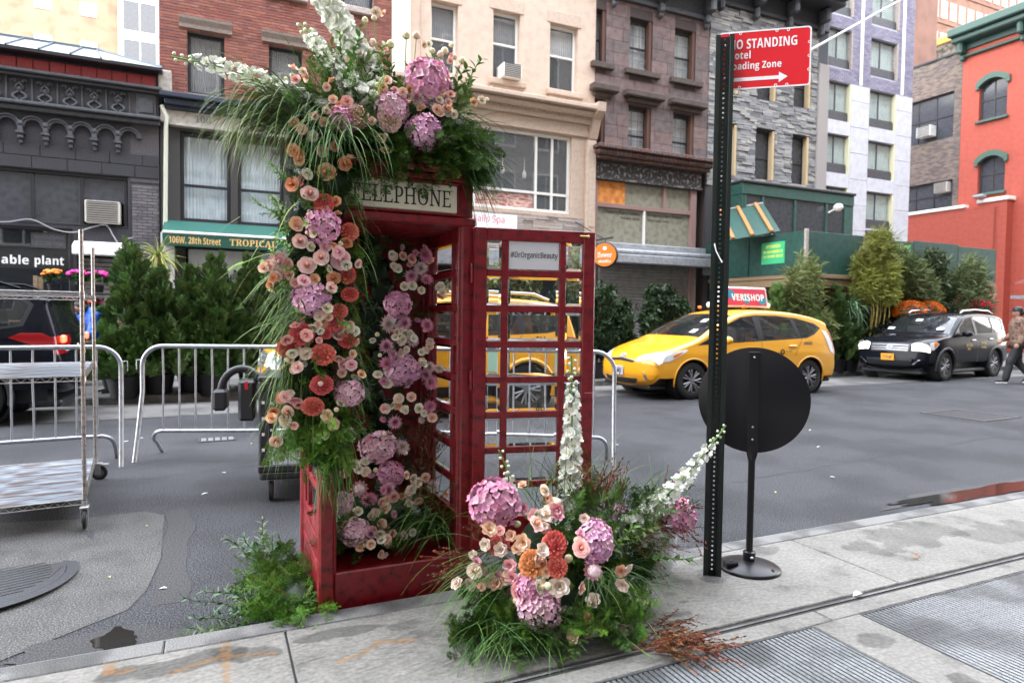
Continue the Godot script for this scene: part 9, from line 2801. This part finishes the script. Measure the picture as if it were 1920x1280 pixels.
	grass(o, "bear_grass", 110, func(): return [Vector3(rnd(1.35, 1.8), rnd(0.55, 0.7), rnd(-2.78, -2.62)), Vector3(rnd(-0.7, 0.9), 1, rnd(-0.2, 0.2))], 0.2, 0.40, 1.3, 0.0045)
	fronds(o, "red_twig", "twig", 15, func(): return [Vector3(rnd(1.56, 1.78), rnd(0.48, 0.64), rnd(-2.70, -2.55)), Vector3(rnd(-0.5, 0.7), 1, rnd(-0.2, 0.3))], 0.16, 0.27, 1.1)
	fronds(o, "red_twig", "twig", 11, func(): return [Vector3(rnd(1.02, 1.25), rnd(0.36, 0.56), rnd(-2.82, -2.62)), Vector3(rnd(-1.0, -0.1), rnd(-0.3, 0.6), rnd(-0.2, 0.3))], 0.12, 0.22, 0.9)
	fronds(o, "red_twig", "twig", 7, func(): return [Vector3(rnd(1.74, 1.98), rnd(0.36, 0.58), rnd(-2.66, -2.5)), Vector3(rnd(0.1, 1.0), rnd(-0.5, 0.6), rnd(-0.1, 0.5))], 0.14, 0.26, 1.1)
	fronds(o, "red_twig", "twig", 17, func(): return [Vector3(rnd(1.55, 1.82), rnd(0.145, 0.19), rnd(-2.36, -2.12)), Vector3(rnd(0.2, 1.0), rnd(0.0, 0.18), rnd(0.0, 0.8))], 0.16, 0.30, 1.1)
	put("flower_stems", G.new().tint(Color(0.14, 0.22, 0.07)).tube([Vector3(-0.02, 0.12, 0.22), Vector3(0.02, 0.05, 0.40), Vector3(0.05, 0.03, 0.52)], 0.004, 5).tube([Vector3(0.10, 0.2, 0.2), Vector3(0.14, 0.1, 0.34), Vector3(0.16, 0.02, 0.50)], 0.004, 5), M.foliage, o)
	o = thing("bucket_flowers", "white larkspur and pink hydrangeas standing in the white bucket", "cut flowers", Vector3(2.215, 0.38, -2.90))
	moss(o, [[Vector3(2.215, 0.40, -2.93), Vector3(0.13, 0.05, 0.13)]])
	set_flowers(o, BUCKET_FLOWERS, Vector3(2.2, 0.3, -3.0), Vector3(0.0, 0.5, 0.7), 0.6)
	spike(o, Vector3(1.76, 0.50, -2.56), Vector3(2.39, 0.985, -2.56), Vector3(0.02, -0.03, 0.0), 0.054, 0.019, 60, 0.84)
	grass(o, "bear_grass", 70, func(): return [Vector3(rnd(2.05, 2.2), rnd(0.42, 0.56), rnd(-2.9, -2.75)), Vector3(rnd(-0.5, 1.0), rnd(0.3, 1.0), rnd(-0.2, 0.3))], 0.2, 0.34, 1.6, 0.0045)
	fronds(o, "red_twig", "twig", 8, func(): return [Vector3(rnd(2.05, 2.32), rnd(0.36, 0.52), rnd(-2.86, -2.74)), Vector3(rnd(-0.4, 1.0), rnd(-0.6, 0.6), rnd(0.0, 0.5))], 0.14, 0.24, 1.0)
	fronds(o, "leafy_sprig", "olive", 14, func(): return [Vector3(rnd(2.1, 2.34), rnd(0.38, 0.5), rnd(-2.92, -2.8)), Vector3(rnd(-0.6, 1.0), rnd(-0.2, 0.8), rnd(0.0, 0.4))], 0.12, 0.22, 1.0)
	o = thing("fern_heap", "heap of bright asparagus fern on the road at the telephone box's left foot", "cut greenery", Vector3(0.32, 0.02, -3.45))
	moss(o, [[Vector3(0.38, 0.07, -3.46), Vector3(0.10, 0.09, 0.22)]])
	fronds(o, "fern", "fern", 170, func(): return [Vector3(rnd(0.20, 0.47), rnd(0.03, 0.20), rnd(-3.80, -3.14)), Vector3(rnd(-0.9, 0.3), rnd(-0.5, 0.6), rnd(-0.2, 0.6))], 0.11, 0.20, 1.0)
	fronds(o, "fern", "fern", 30, func(): return [Vector3(rnd(0.28, 0.48), rnd(0.08, 0.18), rnd(-3.20, -3.04)), Vector3(rnd(-0.8, 0.6), rnd(-0.5, 0.3), rnd(0.1, 0.8))], 0.09, 0.16, 1.5)
	fronds(o, "olive_sprig", "olive", 14, func(): return [Vector3(rnd(0.05, 0.30), rnd(0.03, 0.14), rnd(-3.60, -3.15)), Vector3(rnd(-1.0, -0.2), rnd(-0.1, 0.4), rnd(-0.4, 0.4))], 0.16, 0.26, 1.2)
	fronds(o, "olive_sprig", "olive", 7, func(): return [Vector3(rnd(0.15, 0.30), rnd(0.06, 0.2), rnd(-3.9, -3.7)), Vector3(rnd(-0.9, 0.1), rnd(0.2, 1.0), rnd(-0.2, 0.4))], 0.16, 0.24, 1.2)
# people: tapered capsules joined by a smooth minimum, meshed as surface nets
func flesh(bones: Array, cell: float, k := 0.035, warp := 0.0) -> G:
	var lo := Vector3.INF
	var hi := -Vector3.INF
	for b in bones:
		for e in [[b[0], b[2]], [b[1], b[3]]]:
			lo = lo.min(e[0] - Vector3.ONE * (e[1] + cell * 3)); hi = hi.max(e[0] + Vector3.ONE * (e[1] + cell * 3))
	var n := Vector3i(((hi - lo) / cell).ceil()) + Vector3i.ONE
	var f := PackedFloat32Array()
	f.resize(n.x * n.y * n.z)
	f.fill(1.0)
	var nz := FastNoiseLite.new(); nz.seed = 3; nz.frequency = 4.5
	for b in bones:
		var a: Vector3 = b[0]
		var d: Vector3 = b[1] - b[0]
		var l2 := maxf(d.length_squared(), 1e-9)
		var m: float = maxf(b[2], b[3]) + k * 2 + cell * 2
		var i0 := Vector3i(((a.min(b[1]) - Vector3.ONE * m - lo) / cell).floor()).clamp(Vector3i.ZERO, n - Vector3i.ONE)
		var i1 := Vector3i(((a.max(b[1]) + Vector3.ONE * m - lo) / cell).ceil()).clamp(Vector3i.ZERO, n - Vector3i.ONE)
		var flat: float = b[4] if b.size() > 4 else 1.0
		for x in range(i0.x, i1.x + 1):
			for y in range(i0.y, i1.y + 1):
				for z in range(i0.z, i1.z + 1):
					var p := lo + Vector3(x, y, z) * cell
					var t := clampf((p - a).dot(d) / l2, 0.0, 1.0)
					var q := p - a - d * t
					q.x /= flat
					var v: float = q.length() - lerpf(b[2], b[3], t)
					var at_ := (x * n.y + y) * n.z + z
					var o := f[at_]
					var h := maxf(k - absf(o - v), 0.0) / k
					f[at_] = minf(o, v) - h * h * k * 0.25
	if warp > 0.0:
		for x in n.x:
			for y in n.y:
				for z in n.z:
					var at_ := (x * n.y + y) * n.z + z
					if f[at_] < 0.2:
						var p := lo + Vector3(x, y, z) * cell
						f[at_] += warp * nz.get_noise_3d(p.x * 5.0, p.y * 3.0, p.z * 5.0)
	var g := G.new()
	var ids := {}
	var at := func(x: int, y: int, z: int) -> float: return f[(x * n.y + y) * n.z + z]
	for x in n.x - 1:
		for y in n.y - 1:
			for z in n.z - 1:
				var c := Vector3.ZERO
				var cnt := 0
				var v := [at.call(x, y, z), at.call(x + 1, y, z), at.call(x, y + 1, z), at.call(x + 1, y + 1, z), at.call(x, y, z + 1), at.call(x + 1, y, z + 1), at.call(x, y + 1, z + 1), at.call(x + 1, y + 1, z + 1)]
				var neg := 0
				for e in v: neg += int(e < 0.0)
				if neg == 0 or neg == 8: continue
				for e in [[0, 1], [2, 3], [4, 5], [6, 7], [0, 2], [1, 3], [4, 6], [5, 7], [0, 4], [1, 5], [2, 6], [3, 7]]:
					var s: float = v[e[0]]
					var t: float = v[e[1]]
					if (s < 0.0) != (t < 0.0):
						var u := s / (s - t)
						c += Vector3(e[0] & 1, (e[0] >> 1) & 1, e[0] >> 2).lerp(Vector3(e[1] & 1, (e[1] >> 1) & 1, e[1] >> 2), u)
						cnt += 1
				var gr := Vector3(v[1] + v[3] + v[5] + v[7] - v[0] - v[2] - v[4] - v[6], v[2] + v[3] + v[6] + v[7] - v[0] - v[1] - v[4] - v[5], v[4] + v[5] + v[6] + v[7] - v[0] - v[1] - v[2] - v[3])
				ids[Vector3i(x, y, z)] = g.vert(lo + (Vector3(x, y, z) + c / cnt) * cell, gr)
	for c in ids:
		var s: float = at.call(c.x, c.y, c.z)
		for ax in 3:
			var e: Vector3i = c
			e[ax] += 1
			var t: float = at.call(e.x, e.y, e.z)
			if (s < 0.0) == (t < 0.0): continue
			var b1 := (ax + 1) % 3
			var b2 := (ax + 2) % 3
			var p: Vector3i = c; p[b1] -= 1
			var q: Vector3i = c; q[b2] -= 1
			var r: Vector3i = p; r[b2] -= 1
			if not (ids.has(p) and ids.has(q) and ids.has(r)): continue
			if s < 0.0:
				g.idx(ids[c], ids[p], ids[r]); g.idx(ids[c], ids[r], ids[q])
			else:
				g.idx(ids[c], ids[r], ids[p]); g.idx(ids[c], ids[q], ids[r])
	return g
func hand(o: Array, wrist: Vector3, d: Vector3, thumb: Vector3) -> void:
	var palm := wrist + d * 0.085
	o.append([wrist, palm, 0.026, 0.036])
	var across := d.cross(thumb).normalized().cross(d).normalized()
	for k in 4:
		var b := palm + across * (0.030 - 0.020 * k)
		var l: float = [0.032, 0.036, 0.034, 0.027][k]
		var in_ := d.cross(across).normalized()
		o.append([b, b + d * l, 0.0095, 0.009])
		o.append([b + d * l, b + d * l * 1.7 + in_ * 0.02, 0.009, 0.0075])
	o.append([wrist + d * 0.03 + across * 0.02, wrist + d * 0.065 + across * 0.055, 0.011, 0.009])
	o.append([wrist + d * 0.065 + across * 0.055, wrist + d * 0.095 + across * 0.058, 0.009, 0.008])
func people() -> void:
	var skin := mk("skin", 0.34, 0.19, 0.13, 0.55)
	skin.subsurf_scatter_enabled = true
	skin.subsurf_scatter_strength = 0.15
	var camo := mk("camouflage_cloth", 1, 1, 1, 0.85)
	worn(camo, noise_tex(0.035, 4, [[0.0, Color(0.16, 0.12, 0.1)], [0.36, Color(0.30, 0.2, 0.16)], [0.44, Color(0.55, 0.38, 0.33)], [0.52, Color(0.68, 0.55, 0.5)], [0.58, Color(0.33, 0.3, 0.24)], [1.0, Color(0.75, 0.68, 0.62)]], 256, 0.0, 3, 91), 2.2, false)
	mk("dark_trousers", 0.022, 0.023, 0.026, 0.8)
	mk("blue_jacket", 0.022, 0.12, 0.62, 0.5)
	mk("shoe_black", 0.015, 0.015, 0.016, 0.5)
	mk("shoe_white", 0.72, 0.70, 0.68, 0.6)
	mk("hair_dark", 0.015, 0.012, 0.011, 0.6)
	var o := thing("person", "person in a camouflage jacket and black cap walking at the right edge", "person", Vector3(17.25, 0.1, -8.95), deg_to_rad(-50))
	var b := []
	var hip := [Vector3(0, 0.94, 0.095), Vector3(0, 0.94, -0.095)]
	var knee := [Vector3(-0.16, 0.53, 0.10), Vector3(0.02, 0.50, -0.10)]
	var heel := [Vector3(-0.24, 0.09, 0.10), Vector3(0.26, 0.17, -0.10)]
	var toe := [Vector3(-0.40, 0.045, 0.11), Vector3(0.16, 0.055, -0.11)]
	var sh := [Vector3(-0.02, 1.46, 0.19), Vector3(-0.02, 1.46, -0.19)]
	var el := [Vector3(0.10, 1.18, 0.27), Vector3(-0.04, 1.17, -0.27)]
	var wr := [Vector3(-0.04, 0.96, 0.27), Vector3(-0.24, 1.02, -0.24)]
	for s in 2:
		b.append_array([[hip[s], knee[s], 0.085, 0.058], [knee[s], heel[s], 0.056, 0.036], [heel[s] - Vector3(0, 0.03, 0), toe[s], 0.04, 0.032], [sh[s], el[s], 0.055, 0.043], [el[s], wr[s], 0.042, 0.028]])
		hand(b, wr[s], (wr[s] - el[s]).normalized(), Vector3(-1, 0.2, 0))
	b.append_array([[Vector3(0, 0.98, -0.06), Vector3(0, 0.98, 0.06), 0.12, 0.12], [Vector3(0, 1.0, 0), Vector3(-0.02, 1.36, 0), 0.13, 0.15], [sh[0], sh[1], 0.065, 0.065], [Vector3(-0.02, 1.46, 0), Vector3(-0.03, 1.58, 0), 0.058, 0.054], [Vector3(-0.035, 1.66, 0), Vector3(-0.045, 1.72, 0), 0.085, 0.095], [Vector3(-0.12, 1.63, 0), Vector3(-0.12, 1.64, 0), 0.035, 0.035], [Vector3(-0.138, 1.675, 0), Vector3(-0.152, 1.655, 0), 0.012, 0.016], [Vector3(-0.035, 1.68, 0.088), Vector3(-0.03, 1.655, 0.09), 0.016, 0.012], [Vector3(-0.035, 1.68, -0.088), Vector3(-0.03, 1.655, -0.09), 0.016, 0.012]])
	put("body", flesh(b, 0.018, 0.03), skin, o)
	var c := []
	for s in 2:
		c.append_array([[sh[s], el[s], 0.088, 0.078], [el[s], wr[s], 0.076, 0.058]])
	c.append_array([[Vector3(0, 0.96, -0.09), Vector3(0, 0.96, 0.09), 0.135, 0.135], [Vector3(0, 1.0, -0.07), Vector3(-0.02, 1.36, -0.08), 0.155, 0.165], [Vector3(0, 1.0, 0.07), Vector3(-0.02, 1.36, 0.08), 0.155, 0.165], [sh[0], sh[1], 0.095, 0.095], [Vector3(-0.01, 1.50, 0), Vector3(-0.02, 1.56, 0), 0.095, 0.075]])
	put("jacket", flesh(c, 0.022, 0.05, 0.018), camo, o)
	put("jacket_hem", G.new().lathe([Vector2(0.20, 0.83), Vector2(0.215, 0.86), Vector2(0.205, 0.90)], 20), M.hair_dark, o)
	c = [[hip[0], hip[1], 0.125, 0.125]]
	for s in 2:
		c.append_array([[hip[s], knee[s], 0.115, 0.085], [knee[s], heel[s] + Vector3(0, 0.03, 0), 0.084, 0.078]])
	put("trousers", flesh(c, 0.022, 0.04, 0.012), M.dark_trousers, o)
	for s in 2:
		put("shoe", flesh([[heel[s] - Vector3(0, 0.035, 0), toe[s], 0.05, 0.042], [heel[s], heel[s] + Vector3(0.01, 0.03, 0), 0.046, 0.046]], 0.014, 0.02), M.shoe_black, o)
		put("shoe_sole", G.new().strut(heel[s] - Vector3(-0.03, 0.075, 0), toe[s] - Vector3(0.03, 0.036, 0), 0.085, 0.03, Vector3.UP, 0.01), M.shoe_white, o)
	put("cap", G.new().at(T(-0.04, 1.70, 0)).lathe([Vector2(0.112, 0.0), Vector2(0.115, 0.03), Vector2(0.10, 0.08), Vector2(0.06, 0.115), Vector2(0.0, 0.125)], 20, 0.2).box(Vector3(-0.14, 0.01, 0), Vector3(0.10, 0.012, 0.15), 0.005), M.hair_dark, o)
	put("hair", G.new().ball(Vector3(0.005, 1.665, 0), Vector3(0.095, 0.075, 0.098), 8, 12), M.hair_dark, o)
	for s in [-0.035, 0.035]:
		put("eye", G.new().ball(Vector3(-0.132, 1.688, s), 0.012, 6, 8), M.shoe_white, o)
	put("cap_badge", G.new().ball(Vector3(0.072, 1.735, 0.02), 0.014, 6, 8), M.shoe_white, o)
	o = thing("person", "person in a bright blue jacket stooping over the flowers behind the barrier", "person", Vector3(-1.72, 0.1, -12.95), deg_to_rad(35))
	b = []
	hip = [Vector3(0.10, 0.90, 0.10), Vector3(0.10, 0.90, -0.10)]
	knee = [Vector3(0.0, 0.50, 0.12), Vector3(0.04, 0.50, -0.12)]
	heel = [Vector3(0.08, 0.09, 0.12), Vector3(0.14, 0.09, -0.12)]
	toe = [Vector3(-0.10, 0.045, 0.13), Vector3(-0.04, 0.045, -0.13)]
	sh = [Vector3(-0.22, 1.34, 0.20), Vector3(-0.22, 1.34, -0.20)]
	el = [Vector3(-0.30, 1.06, 0.24), Vector3(-0.34, 1.06, -0.22)]
	wr = [Vector3(-0.50, 0.92, 0.18), Vector3(-0.54, 0.94, -0.14)]
	for s in 2:
		b.append_array([[hip[s], knee[s], 0.085, 0.058], [knee[s], heel[s], 0.056, 0.036], [heel[s] - Vector3(0, 0.03, 0), toe[s], 0.04, 0.032], [sh[s], el[s], 0.055, 0.043], [el[s], wr[s], 0.042, 0.028]])
		hand(b, wr[s], (wr[s] - el[s]).normalized(), Vector3(0, 1, 0))
	b.append_array([[hip[0], hip[1], 0.12, 0.12], [Vector3(0.08, 0.96, 0), Vector3(-0.18, 1.28, 0), 0.13, 0.15], [sh[0], sh[1], 0.065, 0.065], [Vector3(-0.24, 1.38, 0), Vector3(-0.33, 1.42, 0), 0.058, 0.054], [Vector3(-0.36, 1.45, 0), Vector3(-0.42, 1.46, 0), 0.09, 0.088], [Vector3(-0.46, 1.38, 0), Vector3(-0.465, 1.38, 0), 0.035, 0.035], [Vector3(-0.50, 1.42, 0), Vector3(-0.51, 1.40, 0), 0.012, 0.016]])
	put("body", flesh(b, 0.018, 0.03), skin, o)
	c = []
	for s in 2:
		c.append_array([[sh[s], el[s], 0.09, 0.08], [el[s], wr[s], 0.078, 0.058]])
	c.append_array([[Vector3(0.12, 0.92, -0.08), Vector3(0.12, 0.92, 0.08), 0.15, 0.15], [Vector3(0.08, 1.0, -0.07), Vector3(-0.18, 1.30, -0.08), 0.155, 0.165], [Vector3(0.08, 1.0, 0.07), Vector3(-0.18, 1.30, 0.08), 0.155, 0.165], [sh[0], sh[1], 0.095, 0.095], [Vector3(-0.2, 1.42, -0.07), Vector3(-0.2, 1.42, 0.07), 0.075, 0.075]])
	put("jacket", flesh(c, 0.022, 0.05, 0.02), M.blue_jacket, o)
	c = [[hip[0], hip[1], 0.125, 0.125]]
	for s in 2:
		c.append_array([[hip[s], knee[s], 0.115, 0.085], [knee[s], heel[s] + Vector3(0, 0.03, 0), 0.084, 0.07]])
	put("trousers", flesh(c, 0.022, 0.04, 0.01), M.dark_trousers, o)
	put("hair", flesh([[Vector3(-0.33, 1.47, 0), Vector3(-0.40, 1.50, 0), 0.09, 0.085]], 0.015, 0.02, 0.01), M.hair_dark, o)
	for s in 2:
		put("shoe", flesh([[heel[s] - Vector3(0, 0.035, 0), toe[s], 0.05, 0.042]], 0.014, 0.02), M.shoe_black, o)
		put("eye", G.new().ball(Vector3(-0.485, 1.445, 0.07 * s - 0.035), 0.011, 6, 8), M.shoe_white, o)
